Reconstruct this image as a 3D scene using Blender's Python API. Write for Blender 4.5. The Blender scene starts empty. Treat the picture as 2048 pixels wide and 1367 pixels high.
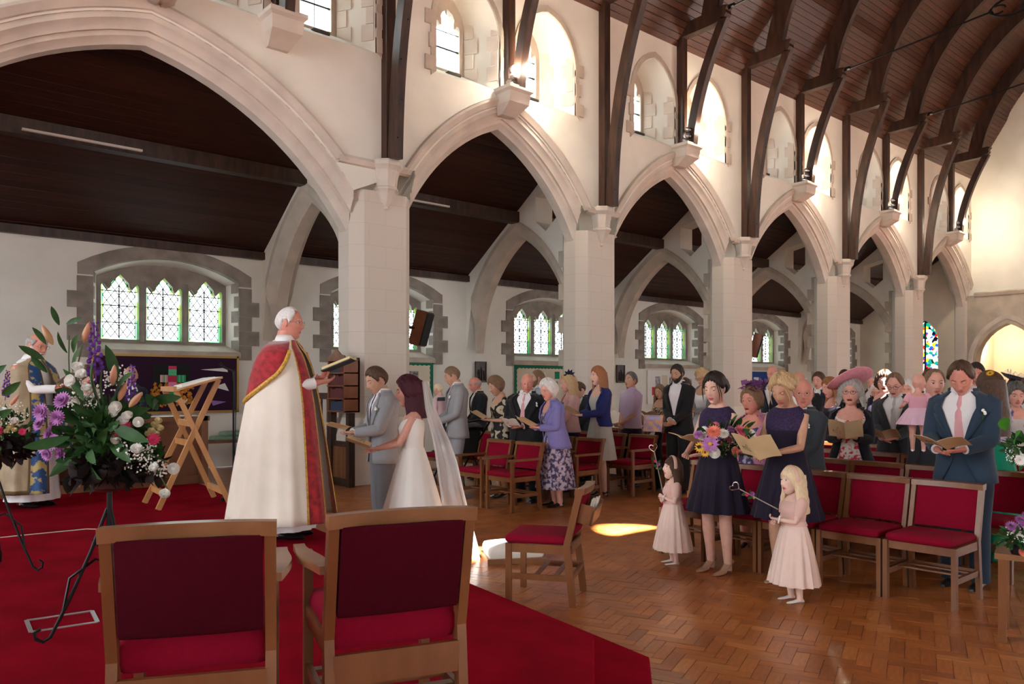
import bpy, math, random
import numpy as np
from mathutils import Vector, Matrix, Euler
from mathutils.geometry import tessellate_polygon
random.seed(7)
SC = bpy.context.scene
COL = SC.collection
PI = math.pi
# ---------------------------------------------------------------- camera
TH = math.radians(48.9); CT, ST = math.cos(TH), math.sin(TH)
FPX = 1600.0; HOR = 770.0; EYE = 1.54
cam_d = bpy.data.cameras.new('camera'); cam = bpy.data.objects.new('camera', cam_d); COL.objects.link(cam)
cam.location = (0, 0, EYE); cam.rotation_euler = (PI/2, 0, TH - PI/2)
cam_d.sensor_width = 36.0; cam_d.lens = 36.0*FPX/2048.0
cam_d.shift_y = (HOR - 683.5)/2048.0
cam_d.clip_start = 0.05; cam_d.clip_end = 300
SC.camera = cam
# ---------------------------------------------------------------- world, sun, exposure
W = bpy.data.worlds.new('daylight'); SC.world = W; W.use_nodes = True
bgn = W.node_tree.nodes['Background']; bgn.inputs[0].default_value = (0.89, 0.95, 1.0, 1); bgn.inputs[1].default_value = 2.8
sun_d = bpy.data.lights.new('sun', 'SUN'); sun_d.energy = 32.0; sun_d.angle = math.radians(0.9); sun_d.color = (1.0, 0.97, 0.92)
sun = bpy.data.objects.new('sun', sun_d); COL.objects.link(sun)
SUN_DIR = Vector((0.10, 6.3, -8.2)).normalized()
sun.rotation_euler = SUN_DIR.to_track_quat('-Z', 'Y').to_euler(); sun.location = (0, -20, 30)
SC.view_settings.view_transform = 'Standard'; SC.view_settings.look = 'None'
SC.view_settings.gamma = 1.0; SC.view_settings.use_curve_mapping = False
SC.view_settings.exposure = 1.88
SC.cycles.max_bounces = 7; SC.cycles.diffuse_bounces = 5; SC.cycles.glossy_bounces = 3
SC.cycles.transparent_max_bounces = 12; SC.cycles.sample_clamp_indirect = 6.0
def area(name, loc, direction, sx, sy, watts, color=(1, 1, 1)):
    d = bpy.data.lights.new(name, 'AREA'); d.shape = 'RECTANGLE'; d.size = sx; d.size_y = sy; d.energy = watts; d.color = color
    o = bpy.data.objects.new(name, d); COL.objects.link(o); o.location = loc
    o.rotation_euler = Vector(direction).to_track_quat('-Z', 'Z').to_euler(); return o
# ---------------------------------------------------------------- pixel helpers
def ray(px):
    r = (px - 1024.0)/FPX
    return CT + ST*r, ST - CT*r
def D(px, d, z=0.0):
    a, b = ray(px); return Vector((a*d, b*d, z))
def G(px, py, z=0.0):
    return D(px, (EYE - z)*FPX/(py - HOR), z)
def zat(py, d): return EYE + (HOR - py)*d/FPX
def YAW(a): return TH + PI - math.radians(a)   # a = 0 faces the camera, 90 faces image left, -90 right
# ---------------------------------------------------------------- materials
MATS = {}
def mat(name, c, rough=0.6, var=0.0, vscale=8.0, bump=0.0, bscale=60.0, metal=0.0, c2=None, stretch=None, spec=0.4, emit=None, estr=0.0, trans=0.0, alpha=1.0, coat=0.0, sub=0.0, detail=4.0, sheen=0.0, ramp=None):
    if name in MATS: return MATS[name]
    m = bpy.data.materials.new(name); m.use_nodes = True; nt = m.node_tree; N = nt.nodes; L = nt.links
    b = N['Principled BSDF']
    b.inputs['Base Color'].default_value = (*c, 1); b.inputs['Roughness'].default_value = rough
    b.inputs['Metallic'].default_value = metal; b.inputs['Specular IOR Level'].default_value = spec
    if coat: b.inputs['Coat Weight'].default_value = coat; b.inputs['Coat Roughness'].default_value = 0.15
    if sheen: b.inputs['Sheen Weight'].default_value = sheen
    if sub: b.inputs['Subsurface Weight'].default_value = sub; b.inputs['Subsurface Radius'].default_value = (0.012, 0.005, 0.003); b.inputs['Subsurface Scale'].default_value = 1.0
    if emit: b.inputs['Emission Color'].default_value = (*emit, 1); b.inputs['Emission Strength'].default_value = estr
    if trans: b.inputs['Transmission Weight'].default_value = trans
    if alpha < 1: b.inputs['Alpha'].default_value = alpha
    tc = None
    if var or bump or c2:
        tc = N.new('ShaderNodeTexCoord'); mp = N.new('ShaderNodeMapping'); L.new(tc.outputs['Object'], mp.inputs[0])
        if stretch: mp.inputs['Scale'].default_value = stretch
        if var or c2:
            n = N.new('ShaderNodeTexNoise'); n.inputs['Scale'].default_value = vscale; n.inputs['Detail'].default_value = detail; L.new(mp.outputs[0], n.inputs[0])
            r = N.new('ShaderNodeValToRGB'); lo, hi = ramp or (0.35, 0.65); r.color_ramp.elements[0].position = lo; r.color_ramp.elements[1].position = hi
            if c2: ca, cb = c, c2
            else: ca = tuple(max(0, x*(1-var)) for x in c); cb = tuple(min(1, x*(1+var)) for x in c)
            r.color_ramp.elements[0].color = (*ca, 1); r.color_ramp.elements[1].color = (*cb, 1)
            L.new(n.outputs[0], r.inputs[0]); L.new(r.outputs[0], b.inputs['Base Color'])
        if bump:
            n2 = N.new('ShaderNodeTexNoise'); n2.inputs['Scale'].default_value = bscale; n2.inputs['Detail'].default_value = 3; L.new(mp.outputs[0], n2.inputs[0])
            bp = N.new('ShaderNodeBump'); bp.inputs['Strength'].default_value = bump; bp.inputs['Distance'].default_value = 0.01
            L.new(n2.outputs[0], bp.inputs['Height']); L.new(bp.outputs[0], b.inputs['Normal'])
    MATS[name] = m; return m
def rand_mat(name, cols, rough=0.5, spec=0.4, bump=0.0, stretch=None, vscale=14.0, bscale=60):
    """object-random colour between the given colours, with grain"""
    if name in MATS: return MATS[name]
    m = mat(name, cols[0], rough=rough, spec=spec, bump=bump, bscale=bscale, stretch=stretch); nt = m.node_tree; N = nt.nodes; L = nt.links; b = N['Principled BSDF']
    oi = N.new('ShaderNodeObjectInfo'); r = N.new('ShaderNodeValToRGB'); cr = r.color_ramp
    while len(cr.elements) < len(cols): cr.elements.new(0.5)
    for i, c in enumerate(cols): cr.elements[i].position = i/(len(cols)-1); cr.elements[i].color = (*c, 1)
    L.new(oi.outputs['Random'], r.inputs[0])
    tc = N.new('ShaderNodeTexCoord'); mp = N.new('ShaderNodeMapping'); L.new(tc.outputs['Object'], mp.inputs[0])
    if stretch: mp.inputs['Scale'].default_value = stretch
    n = N.new('ShaderNodeTexNoise'); n.inputs['Scale'].default_value = vscale; n.inputs['Detail'].default_value = 5; L.new(mp.outputs[0], n.inputs[0])
    mr = N.new('ShaderNodeMapRange'); mr.inputs[1].default_value = 0.3; mr.inputs[2].default_value = 0.7; mr.inputs[3].default_value = 0.75; mr.inputs[4].default_value = 1.2
    L.new(n.outputs[0], mr.inputs[0])
    mx = N.new('ShaderNodeVectorMath'); mx.operation = 'SCALE'; L.new(r.outputs[0], mx.inputs[0]); L.new(mr.outputs[0], mx.inputs['Scale']); L.new(mx.outputs[0], b.inputs['Base Color'])
    return m
# ---------------------------------------------------------------- mesh builder
class MB:
    def __init__(s): s.v = []; s.f = []; s.m = []
    def add(s, vs, fs, m=0):
        o = len(s.v); s.v.extend([tuple(map(float, p)) for p in vs]); s.f.extend([tuple(i+o for i in f) for f in fs]); s.m.extend([m]*len(fs)); return s
    def box(s, lo, hi, m=0, M=None):
        (a, b, c), (d, e, f) = lo, hi
        vs = [(a,b,c),(d,b,c),(d,e,c),(a,e,c),(a,b,f),(d,b,f),(d,e,f),(a,e,f)]
        if M is not None: vs = [M @ Vector(p) for p in vs]
        return s.add(vs, [(3,2,1,0),(4,5,6,7),(0,1,5,4),(1,2,6,5),(2,3,7,6),(3,0,4,7)], m)
    def bar(s, p, q, w, h, up=(0,0,1), m=0):
        p = Vector(p); q = Vector(q); t = (q-p).normalized(); u = Vector(up)
        if abs(t.dot(u)) > .98: u = Vector((1,0,0))
        a = t.cross(u).normalized(); b = a.cross(t).normalized()
        vs = [e + a*(sx*w/2) + b*(sy*h/2) for e in (p, q) for sx, sy in ((-1,-1),(1,-1),(1,1),(-1,1))]
        return s.add(vs, [(0,1,2,3),(7,6,5,4),(4,5,1,0),(5,6,2,1),(6,7,3,2),(7,4,0,3)], m)
    def rings(s, rs, m=0, closed=True, cap=True):
        n = len(rs[0]); vs = [p for r in rs for p in r]; fs = []
        for i in range(len(rs)-1):
            for j in range(n if closed else n-1):
                k = (j+1) % n; fs.append((i*n+j, i*n+k, (i+1)*n+k, (i+1)*n+j))
        if cap and closed:
            fs.append(tuple(range(n-1, -1, -1))); fs.append(tuple((len(rs)-1)*n+j for j in range(n)))
        return s.add(vs, fs, m)
    def tube(s, pts, rad, n=8, m=0, ref=(0,0,1), flat=1.0, cap=True):
        pts = [Vector(p) for p in pts]
        if not hasattr(rad, '__len__'): rad = [rad]*len(pts)
        rs = []; a = None
        for i, p in enumerate(pts):
            t = (pts[min(i+1, len(pts)-1)] - pts[max(i-1, 0)]).normalized()
            if a is None:
                u = Vector(ref)
                if abs(t.dot(u)) > .95: u = Vector((1,0,0)) if abs(t.x) < .9 else Vector((0,1,0))
                a = (u - t*t.dot(u)).normalized()
            else: a = (a - t*t.dot(a)).normalized()
            b = t.cross(a); r = rad[i]
            ra, rb = (r if hasattr(r, '__len__') else (r, r*flat))
            rs.append([p + a*(math.cos(2*PI*k/n)*ra) + b*(math.sin(2*PI*k/n)*rb) for k in range(n)])
        return s.rings(rs, m, True, cap)
    def lathe(s, prof, n=16, m=0, c=(0,0,0), ph=0.0, sx=1, sy=1):
        rs = [[(c[0]+r*sx*math.cos(ph+2*PI*k/n), c[1]+r*sy*math.sin(ph+2*PI*k/n), c[2]+z) for k in range(n)] for r, z in prof]
        return s.rings(rs, m)
    def ball(s, c, r, n=10, k=7, m=0, M=None):
        if not hasattr(r, '__len__'): r = (r, r, r)
        rs = []
        for i in range(k+1):
            t = PI*i/k; q = max(math.sin(t), 0.02)
            ring = [Vector((r[0]*q*math.cos(2*PI*j/n), r[1]*q*math.sin(2*PI*j/n), -r[2]*math.cos(t))) for j in range(n)]
            if M is not None: ring = [M @ p for p in ring]
            rs.append([p + Vector(c) for p in ring])
        return s.rings(rs, m)
    def poly(s, outer, holes, y0, y1, m=0, plane='xz', sides=True):
        """flat plate with holes; outer/holes are 2D loops; thickness between y0 and y1"""
        loops = [outer] + list(holes)
        flat = [p for l in loops for p in l]
        tris = tessellate_polygon([[Vector((p[0], p[1], 0)) for p in l] for l in loops])
        def P(p, t): return (p[0], t, p[1]) if plane == 'xz' else ((t, p[0], p[1]) if plane == 'yz' else (p[0], p[1], t))
        n = len(flat); vs = [P(p, y0) for p in flat] + [P(p, y1) for p in flat]
        fs = [tuple(t) for t in tris] + [tuple(i+n for i in reversed(t)) for t in tris]
        if sides:
            o = 0
            for l in loops:
                k = len(l)
                for i in range(k):
                    j = (i+1) % k; fs.append((o+i, o+j, n+o+j, n+o+i))
                o += k
        return s.add(vs, fs, m)
    def mesh(s, name, mats, smooth=40):
        me = bpy.data.meshes.new(name); me.from_pydata(s.v, [], s.f)
        if not isinstance(mats, (list, tuple)): mats = [mats]
        for q in mats: me.materials.append(q)
        if len(mats) > 1: me.polygons.foreach_set('material_index', s.m)
        import bmesh
        bm = bmesh.new(); bm.from_mesh(me); bmesh.ops.recalc_face_normals(bm, faces=bm.faces); bm.to_mesh(me); bm.free()
        if smooth:
            me.shade_smooth(); me.set_sharp_from_angle(angle=math.radians(smooth))
        me.update(); return me
    def build(s, name, mats, parent=None, smooth=40, loc=None, rz=None):
        o = bpy.data.objects.new(name, s.mesh(name, mats, smooth)); COL.objects.link(o)
        if parent is not None: o.parent = parent
        if loc is not None: o.location = loc
        if rz is not None: o.rotation_euler = (0, 0, rz)
        return o
def tag(o, label=None, cat=None, group=None, kind=None):
    if label: o['label'] = label
    if cat: o['category'] = cat
    if group: o['group'] = group
    if kind: o['kind'] = kind
    return o
def empty(name, loc=(0,0,0), rz=0.0, label=None, cat=None, group=None, kind=None):
    o = bpy.data.objects.new(name, None); COL.objects.link(o); o.empty_display_size = .1
    o.location = loc; o.rotation_euler = (0, 0, rz); return tag(o, label, cat, group, kind)
def inst(name, me, parent=None, M=None, loc=None, rz=None):
    o = bpy.data.objects.new(name, me); COL.objects.link(o)
    if parent is not None: o.parent = parent
    if M is not None: o.matrix_local = M
    if loc is not None: o.location = loc
    if rz is not None: o.rotation_euler = (0, 0, rz)
    return o
def copy_tree(o, parent=None):
    kids = list(o.children); c = o.copy(); COL.objects.link(c)
    if parent is not None:
        c.parent = parent
    for k in kids: copy_tree(k, c)
    return c
def lerp(a, b, t): return a + (b-a)*t
def interp(x, tab):
    xs = [t[0] for t in tab]
    if x <= xs[0]: return tab[0][1:]
    for i in range(len(tab)-1):
        if x <= xs[i+1]:
            t = (x-xs[i])/(xs[i+1]-xs[i]); return tuple(lerp(a, b, t) for a, b in zip(tab[i][1:], tab[i+1][1:]))
    return tab[-1][1:]
# ================================================================ materials of the place
M_PLASTER = mat('cream_plaster', (0.74, 0.715, 0.635), .85, var=.05, vscale=1.3, bump=.08, bscale=30)
M_PLASTER2 = mat('warm_plaster', (0.70, 0.62, 0.50), .85, var=.05, vscale=1.3, bump=.08, bscale=30)
M_STONE = mat('pale_limestone', (0.60, 0.53, 0.455), .8, var=.10, vscale=2.0, bump=.12, bscale=40)
M_STONE_B = mat('buff_limestone', (0.47, 0.40, 0.325), .82, var=.13, vscale=2.4, bump=.15, bscale=40)
M_GREY = mat('grey_window_stone', (0.27, 0.235, 0.20), .85, var=.22, vscale=3.0, bump=.2, bscale=35)
M_WOODD = mat('dark_oak', (0.040, 0.017, 0.010), .42, var=.45, vscale=3.0, bump=.15, bscale=25, stretch=(3, 3, .6), spec=.4)
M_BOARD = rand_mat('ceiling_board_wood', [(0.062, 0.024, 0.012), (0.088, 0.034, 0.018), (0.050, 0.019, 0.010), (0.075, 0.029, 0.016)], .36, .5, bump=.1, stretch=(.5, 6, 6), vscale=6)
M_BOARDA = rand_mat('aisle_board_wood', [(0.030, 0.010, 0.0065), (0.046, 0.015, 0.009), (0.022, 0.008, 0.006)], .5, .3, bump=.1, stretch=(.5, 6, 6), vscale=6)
M_IRON = mat('black_iron', (0.012, 0.012, 0.013), .4, metal=.6)
M_LEAD = mat('lead_came', (0.03, 0.033, 0.036), .5)
M_CARPET = mat('red_carpet', (0.30, 0.002, 0.015), 1.0, var=.16, vscale=3.0, bump=.5, bscale=420, spec=.04)
def glassmat(name, cols, scale=None):
    m = bpy.data.materials.new(name); m.use_nodes = True; N = m.node_tree.nodes; L = m.node_tree.links; N.clear()
    out = N.new('ShaderNodeOutputMaterial'); t = N.new('ShaderNodeBsdfTransparent'); g = N.new('ShaderNodeBsdfGlossy'); g.inputs['Roughness'].default_value = .1
    mx = N.new('ShaderNodeMixShader'); mx.inputs[0].default_value = .05
    t.inputs[0].default_value = (*cols[0], 1)
    if len(cols) > 1:
        tc = N.new('ShaderNodeTexCoord'); v = N.new('ShaderNodeTexVoronoi'); v.inputs['Scale'].default_value = scale; L.new(tc.outputs['Object'], v.inputs['Vector'])
        sp = N.new('ShaderNodeSeparateColor'); L.new(v.outputs['Color'], sp.inputs[0]); r = N.new('ShaderNodeValToRGB'); r.color_ramp.interpolation = 'CONSTANT'
        while len(r.color_ramp.elements) < len(cols): r.color_ramp.elements.new(.5)
        for i, c in enumerate(cols): r.color_ramp.elements[i].position = i/len(cols); r.color_ramp.elements[i].color = (*c, 1)
        L.new(sp.outputs[0], r.inputs[0]); L.new(r.outputs[0], t.inputs[0])
    L.new(t.outputs[0], mx.inputs[1]); L.new(g.outputs[0], mx.inputs[2]); L.new(mx.outputs[0], out.inputs[0]); return m
M_GLASS = glassmat('clear_leaded_glass', [(0.93, 0.97, 0.95)])
M_GREENS = [glassmat('green_border_glass_a', [(.10, .50, .16)]), glassmat('green_border_glass_b', [(.35, .68, .12)]), glassmat('green_border_glass_c', [(.62, .90, .72)])]
M_STAIN = glassmat('stained_glass', [(.9, .9, .85), (.75, .06, .04), (.05, .15, .5), (.85, .85, .8), (.9, .6, .05), (.02, .02, .03), (.8, .85, .9), (.03, .25, .2)], 9.0)
# ================================================================ arcade numbers
BAY = 5.05; X0 = 6.86; YF = 10.92; YB = 11.60; YC = .5*(YF+YB); HP = .5675; CH = .178
XW = 31.6; WIDE_C = 3.30; YA = 15.0; ZA = 4.1
def circ(s, zs, za, R):
    """centre (offset from arch middle, height) of the circle through (s, zs) and (0, za)"""
    L = math.hypot(s, za-zs); k = math.sqrt(R*R-(L/2)**2); ux, uz = -s/L, (za-zs)/L
    return s/2 - uz*k, (zs+za)/2 + ux*k
ARCHES = []      # (mid, half span, zs, za, R)
ARCHES.append((WIDE_C, X0-HP-WIDE_C, 3.96, 6.03, 4.5))
for k in range(5):
    xa = X0 + BAY*k + HP; xb = min(X0 + BAY*(k+1) - HP, XW)
    ARCHES.append(((X0+BAY*(k+.5)), X0+BAY*(k+.5)-xa, 4.40, 6.20, 3.7))
def arc_half(s, zs, za, R, dr, n, zmin=None):
    cx, cz = circ(s, zs, za, R); r = R+dr
    a0 = math.acos(min(1, (s-cx)/r)) if zmin is None else math.asin((zmin-cz)/r)
    a1 = math.acos(-cx/r)
    return [(cx+r*math.cos(lerp(a0, a1, i/n)), cz+r*math.sin(lerp(a0, a1, i/n))) for i in range(n+1)]
def arch_path(mid, s, zs, za, R, dr, n=14, zmin=None):
    h = arc_half(s, zs, za, R, dr, n, zmin)
    return [(mid-x, z) for x, z in h] + [(mid+x, z) for x, z in reversed(h[:-1])]
def sweep_arch(mb, mid, s, zs, za, R, prof, n=14, zmin=None, axis='y', close=False, m=0):
    cols = [[(p[0], y, p[1]) if axis == 'y' else (y, p[0], p[1]) for p in arch_path(mid, s, zs, za, R, dr, n, zmin)] for dr, y in prof]
    rs = [[c[i] for c in cols] for i in range(len(cols[0]))]
    mb.rings(rs, m, closed=close, cap=close)
# ---------------------------------------------------------------- nave wall
wall_n = empty('wall_north', (0,0,0), kind='structure'); tag(wall_n, 'cream plastered nave wall carried on the row of pointed stone arches')
out = [(-9.0, 9.25), (-9.0, 4.0), (WIDE_C-ARCHES[0][1]-1.13, 4.0)]
for (mid, s, zs, za, R) in ARCHES: out += arch_path(mid, s, zs, za, R, .34, 14)
out += [(XW+.6, out[-1][1]), (XW+.6, 9.25)]
CLER = [(.95, .72), (4.10, .72), (5.95, .72)]
for k in range(5): CLER += [(X0+BAY*(k+.5)-.86, .70), (X0+BAY*(k+.5)+1.02, .74)]
def lancet(c, hw, z0, zs, za, n=7):
    R = ((za-zs)**2+hw*hw)/(2*hw); pts = [(c-hw, z0), (c-hw, zs)]; a1 = math.acos((R-hw)/R)
    for i in range(1, n+1): a = a1*i/n; pts.append((c-hw+R-R*math.cos(a), zs+R*math.sin(a)))
    for i in range(n-1, -1, -1): a = a1*i/n; pts.append((c+hw-R+R*math.cos(a), zs+R*math.sin(a)))
    return pts + [(c+hw, z0)]
mb = MB(); mb.poly(out, [lancet(c, hw, 6.78, 7.66, 8.56) for c, hw in CLER], YF, YF+.12)
mb.poly(out, [lancet(c, hw-.1, 6.95, 7.66, 8.46) for c, hw in CLER], YB-.12, YB)
mb.build('plaster_face', M_PLASTER, wall_n, 20)
def arch_mould(mid, s, zs, za, R, parent, name='arch_moulding'):
    mb = MB(); f = [(.0, YC), (.0, YF+.24), (.045, YF+.215), (.09, YF+.155), (.15, YF+.155), (.15, YF+.11), (.19, YF+.10), (.25, YF+.05), (.27, YF+.025), (.34, YF+.025), (.34, YF-.001)]
    prof = f + []; back = [(dr, 2*YC-y) for dr, y in reversed(f[1:])]
    sweep_arch(mb, mid, s, zs, za, R, back + f, 16); mb.build(name, M_STONE, parent, 35)
    mb = MB(); sweep_arch(mb, mid, s, zs, za, R, [(.36, YF+.02), (.38, YF-.03), (.42, YF-.05), (.47, YF-.085), (.51, YF-.07), (.53, YF+.02)], 16, 4.98); mb.build('hood_mould', M_STONE, parent, 35)
for A in ARCHES: arch_mould(*A, wall_n)
# string courses between the hoods
ends = []
for A in ARCHES:
    p = arch_path(*A, .44, 4, 4.98); ends.append((p[0][0], p[-1][0]))
for i in range(len(ARCHES)-1):
    a, b = ends[i][1]-.06, ends[i+1][0]+.06
    mb = MB(); pr = [(YF+.02, 4.93), (YF-.05, 4.95), (YF-.085, 5.02), (YF-.06, 5.06), (YF+.02, 5.09)]
    mb.rings([[(x, y, z) for y, z in pr] for x in (a, b)], cap=False, closed=False); mb.build('string_course', M_STONE, wall_n, 30)
# piers
def octo(cx, cy, hx, hy, ch, z): return [(cx-hx, cy-hy+ch, z), (cx-hx+ch, cy-hy, z), (cx+hx-ch, cy-hy, z), (cx+hx, cy-hy+ch, z), (cx+hx, cy+hy-ch, z), (cx+hx-ch, cy+hy, z), (cx-hx+ch, cy+hy, z), (cx-hx, cy+hy-ch, z)]
HY = (YB-YF)/2-.003
def joints(me): pass
M_ASH = mat('ashlar_limestone', (0.60, 0.53, 0.455), .8, var=.07, vscale=2.0, bump=.1, bscale=40)
_m = M_ASH; _nt = _m.node_tree; _b = _nt.nodes['Principled BSDF']
_br = _nt.nodes.new('ShaderNodeTexBrick'); _br.inputs['Scale'].default_value = 1.0; _br.inputs['Mortar Size'].default_value = .006; _br.inputs['Brick Width'].default_value = .62; _br.inputs['Row Height'].default_value = .34
_br.inputs['Color1'].default_value = (.60, .53, .455, 1); _br.inputs['Color2'].default_value = (.585, .51, .435, 1); _br.inputs['Mortar'].default_value = (.535, .465, .39, 1)
_tc = _nt.nodes.new('ShaderNodeTexCoord'); _mp = _nt.nodes.new('ShaderNodeMapping'); _mp.inputs['Rotation'].default_value = (PI/2, 0, 0)
_nt.links.new(_tc.outputs['Object'], _mp.inputs[0]); _nt.links.new(_mp.outputs[0], _br.inputs[0]); _nt.links.new(_br.outputs[0], _b.inputs['Base Color'])
for k in range(-1, 6):
    cx = X0+BAY*k if k >= 0 else WIDE_C-ARCHES[0][1]-HP
    pr = empty('arcade_pier', (cx, YC, 0), kind='structure'); tag(pr, 'pale limestone arcade pier with chamfered corners')
    ztop = 4.6
    mb = MB(); mb.rings([octo(0, 0, HP, HY, CH, 1.02), octo(0, 0, HP, HY, CH, ztop)]); mb.build('shaft', M_ASH, pr, 20)
    mb = MB(); mb.rings([octo(0, 0, HP+.13, HY+.13, .05, 0), octo(0, 0, HP+.13, HY+.13, .05, .76)]); mb.rings([octo(0, 0, HP+.13, HY+.13, .05, .76), octo(0, 0, HP+.12, HY+.12, .06, .80), octo(0, 0, HP+.01, HY+.01, CH, 1.03)])
    mb.build('plinth', M_STONE, pr, 20)
    cb = MB(); cb.lathe([(.015, 4.32), (.045, 4.34), (.03, 4.38), (.10, 4.46), (.15, 4.56), (.175, 4.61), (.20, 4.63), (.20, 4.66), (.175, 4.68), (.19, 4.80), (.215, 4.93), (.25, 4.97), (.275, 5.0), (.27, 5.06), (.25, 5.09)], 8, ph=PI/8)
    c = cb.build('pendant_corbel', M_STONE, pr, 25); c.location = (0, YF-YC, 0)
    # toothed stones where the pier meets the plaster of the aisle cross wall
    for i in range(9):
        w = .30 if i % 2 else .17
        mb = MB(); mb.box((-.272, 0, 0), (.272, w, .335)); inst('quoin_stone', mb.mesh('quoin_stone', M_STONE_B, 0), pr, loc=(0, HY-.02, 1.6+i*.34))
for k in range(-1, 6):
    x = WIDE_C if k < 0 else X0+BAY*(k+.5)
    xs = [5.02] if k < 0 else [x]
    for cx in xs:
        mb = MB(); bx = lambda hx, y0, z: [(cx-hx, YF+.05, z), (cx-hx, y0, z), (cx+hx, y0, z), (cx+hx, YF+.05, z)]
        mb.rings([bx(.16, YF-.08, 6.36), bx(.23, YF-.37, 6.52), bx(.24, YF-.39, 6.70), bx(.28, YF-.44, 6.74), bx(.28, YF-.44, 6.80)]); mb.build('apex_corbel', M_STONE, wall_n, 0)
mb = MB(); rnd = random.Random(3)
mb.ball((WIDE_C+.03, 10.66, 6.56), (.24, .2, .17), 14, 9); mb.v = [(x+rnd.uniform(-.02, .02), y+rnd.uniform(-.02, .02), z+rnd.uniform(-.02, .02)) for x, y, z in mb.v]
mb.build('carved_boss', M_STONE_B, wall_n, 60)
# clerestory windows
M_VENT = mat('dark_vent', (.05, .05, .05), .6)
for i, (c, hw) in enumerate(CLER):
    wn = empty('window_%d' % (i+10), (c, YF, 0), kind='structure'); tag(wn, 'clerestory lancet window in a deep splayed plaster recess')
    a = lancet(0, hw, 6.78, 7.66, 8.56); b = lancet(0, .36, 7.12, 7.95, 8.50)
    mb = MB(); mb.rings([[(x, .005, z) for x, z in a], [(x, .60, z) for x, z in b]], cap=False); mb.build('splayed_reveal', M_PLASTER, wn, 30)
    # stone edge moulding
    o = lancet(0, hw+.10, 6.70, 7.66, 8.68); mb = MB()
    n = len(a); rs = [[(o[j][0], .0, o[j][1]), (o[j][0], -.03, o[j][1]), (a[j][0]+.0, -.03, a[j][1]), (a[j][0], .02, a[j][1])] for j in range(n)]
    mb.rings(rs, closed=False, cap=False); mb.build('stone_surround', M_STONE_B, wn, 30)
    for sx in (-1, 1):
        for j, zq in enumerate((6.78, 7.16, 7.54)):
            w = .14 if j == 1 else .22
            mb = MB(); mb.box((min(sx*(hw+.0), sx*(hw+w)), -.036, 0), (max(sx*hw, sx*(hw+w)), .0, .24)); inst('quoin_stone', mb.mesh('quoin_stone', M_STONE_B, 0), wn, loc=(0, 0, zq))
    # quoins on the splay
    for sx in (-1, 1):
        for j in range(4):
            for e in (0, 1):
                t0, t1 = (0.03, .22 if j % 2 else .34) if e == 0 else (.72 if j % 2 else .60, .97)
                z0 = 6.98+j*.27; P = lambda t, z: (sx*(lerp(hw, .36, t)-.006), .60*t, z)
                zl0 = lambda t: max(z0, lerp(6.80, 7.14, t))
                mb = MB(); mb.add([P(t0, zl0(t0)), P(t1, zl0(t1)), P(t1, z0+.26), P(t0, z0+.26)], [(0,1,2,3)]); mb.v += [(x-sx*.012, y-.004, z) for x, y, z in mb.v]; mb.f += [(4,5,6,7), (0,1,5,4), (1,2,6,5), (2,3,7,6), (3,0,4,7)]; mb.m += [0]*5
                mb.build('splay_quoin', M_STONE, wn, 0)
    # frame with cusped head, glass
    def cusp(hw2, z0, zs):
        half = [(1, 0), (1, .12), (.92, .2), (.75, .2), (.6, .12), (.5, .12), (.5, .22), (.55, .34), (.4, .46), (.2, .5), (0, .56)]
        return [(-hw2, z0)] + [(-x*hw2, zs+z*.72) for x, z in half] + [(x*hw2, zs+z*.72) for x, z in half[-2::-1]] + [(hw2, z0)]
    mb = MB(); mb.poly(lancet(0, .40, 7.06, 7.95, 8.56), [cusp(.27, 7.17, 7.85)], .60, .72); mb.build('tracery', M_STONE_B, wn, 20)
    mb = MB(); mb.box((-.30, .655, 7.15), (.30, .665, 8.30)); mb.build('pane', M_GLASS, wn, 0)
    mb = MB(); mb.bar((-.27, .65, 7.55), (.27, .65, 7.55), .02, .025); mb.bar((-.27, .65, 7.85), (.27, .65, 7.85), .012, .012); mb.bar((0, .65, 7.17), (0, .65, 8.25), .008, .01); mb.build('glazing_bar', M_LEAD, wn, 0)
    mb = MB(); mb.box((-.16, .36, 6.995), (.12, .46, 7.04)); mb.build('sill_vent', M_VENT, wn, 0)
# ---------------------------------------------------------------- nave roof
CYR, CZR = 5.4, 8.58
prof = [(10.93, 9.0), (10.62, 9.42), (10.36, 9.88), (10.05, 10.38), (9.78, 10.82)]
for i in range(0, 46):
    a = math.radians(30.5 + i*1.72); y, z = CYR+4.97*math.cos(a), CZR+4.97*math.sin(a)
    if y > CYR-.06: prof.append((y, z))
def resample(P, step):
    outp = [P[0]]; acc = 0
    for i in range(len(P)-1):
        a, b = Vector(P[i]), Vector(P[i+1]); L = (b-a).length; t = step-acc
        while t <= L: outp.append(tuple(a.lerp(b, t/L))); t += step
        acc = L-(t-step)
    return outp
bp = resample(prof, .135)
ceil = empty('ceiling', (0,0,0), kind='structure'); tag(ceil, 'dark boarded wagon roof over the nave with curved oak ribs')
for i in range(len(bp)-1):
    (y0, z0), (y1, z1) = bp[i], bp[i+1]; ny, nz = -(z1-z0), (y1-y0); l = math.hypot(ny, nz); ny, nz = ny/l, nz/l
    if ny > 0: ny, nz = -ny, -nz
    g = .006/.135
    p0 = (lerp(y0, y1, g), lerp(z0, z1, g)); p1 = (lerp(y0, y1, 1-g), lerp(z0, z1, 1-g))
    off = random.uniform(0, .004)
    mb = MB(); mb.rings([[(x, p0[0]+ny*off, p0[1]+nz*off), (x, p1[0]+ny*off, p1[1]+nz*off), (x, p1[0]-ny*.03, p1[1]-nz*.03), (x, p0[0]-ny*.03, p0[1]-nz*.03)] for x in (-9, XW+.2)])
    mb.build('ceiling_board', M_BOARD, ceil, 0)
mb = MB(); outer = [(y+.0, z+.05) for y, z in bp]; south = [(2*CYR-y, z) for y, z in reversed(bp)]
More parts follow.
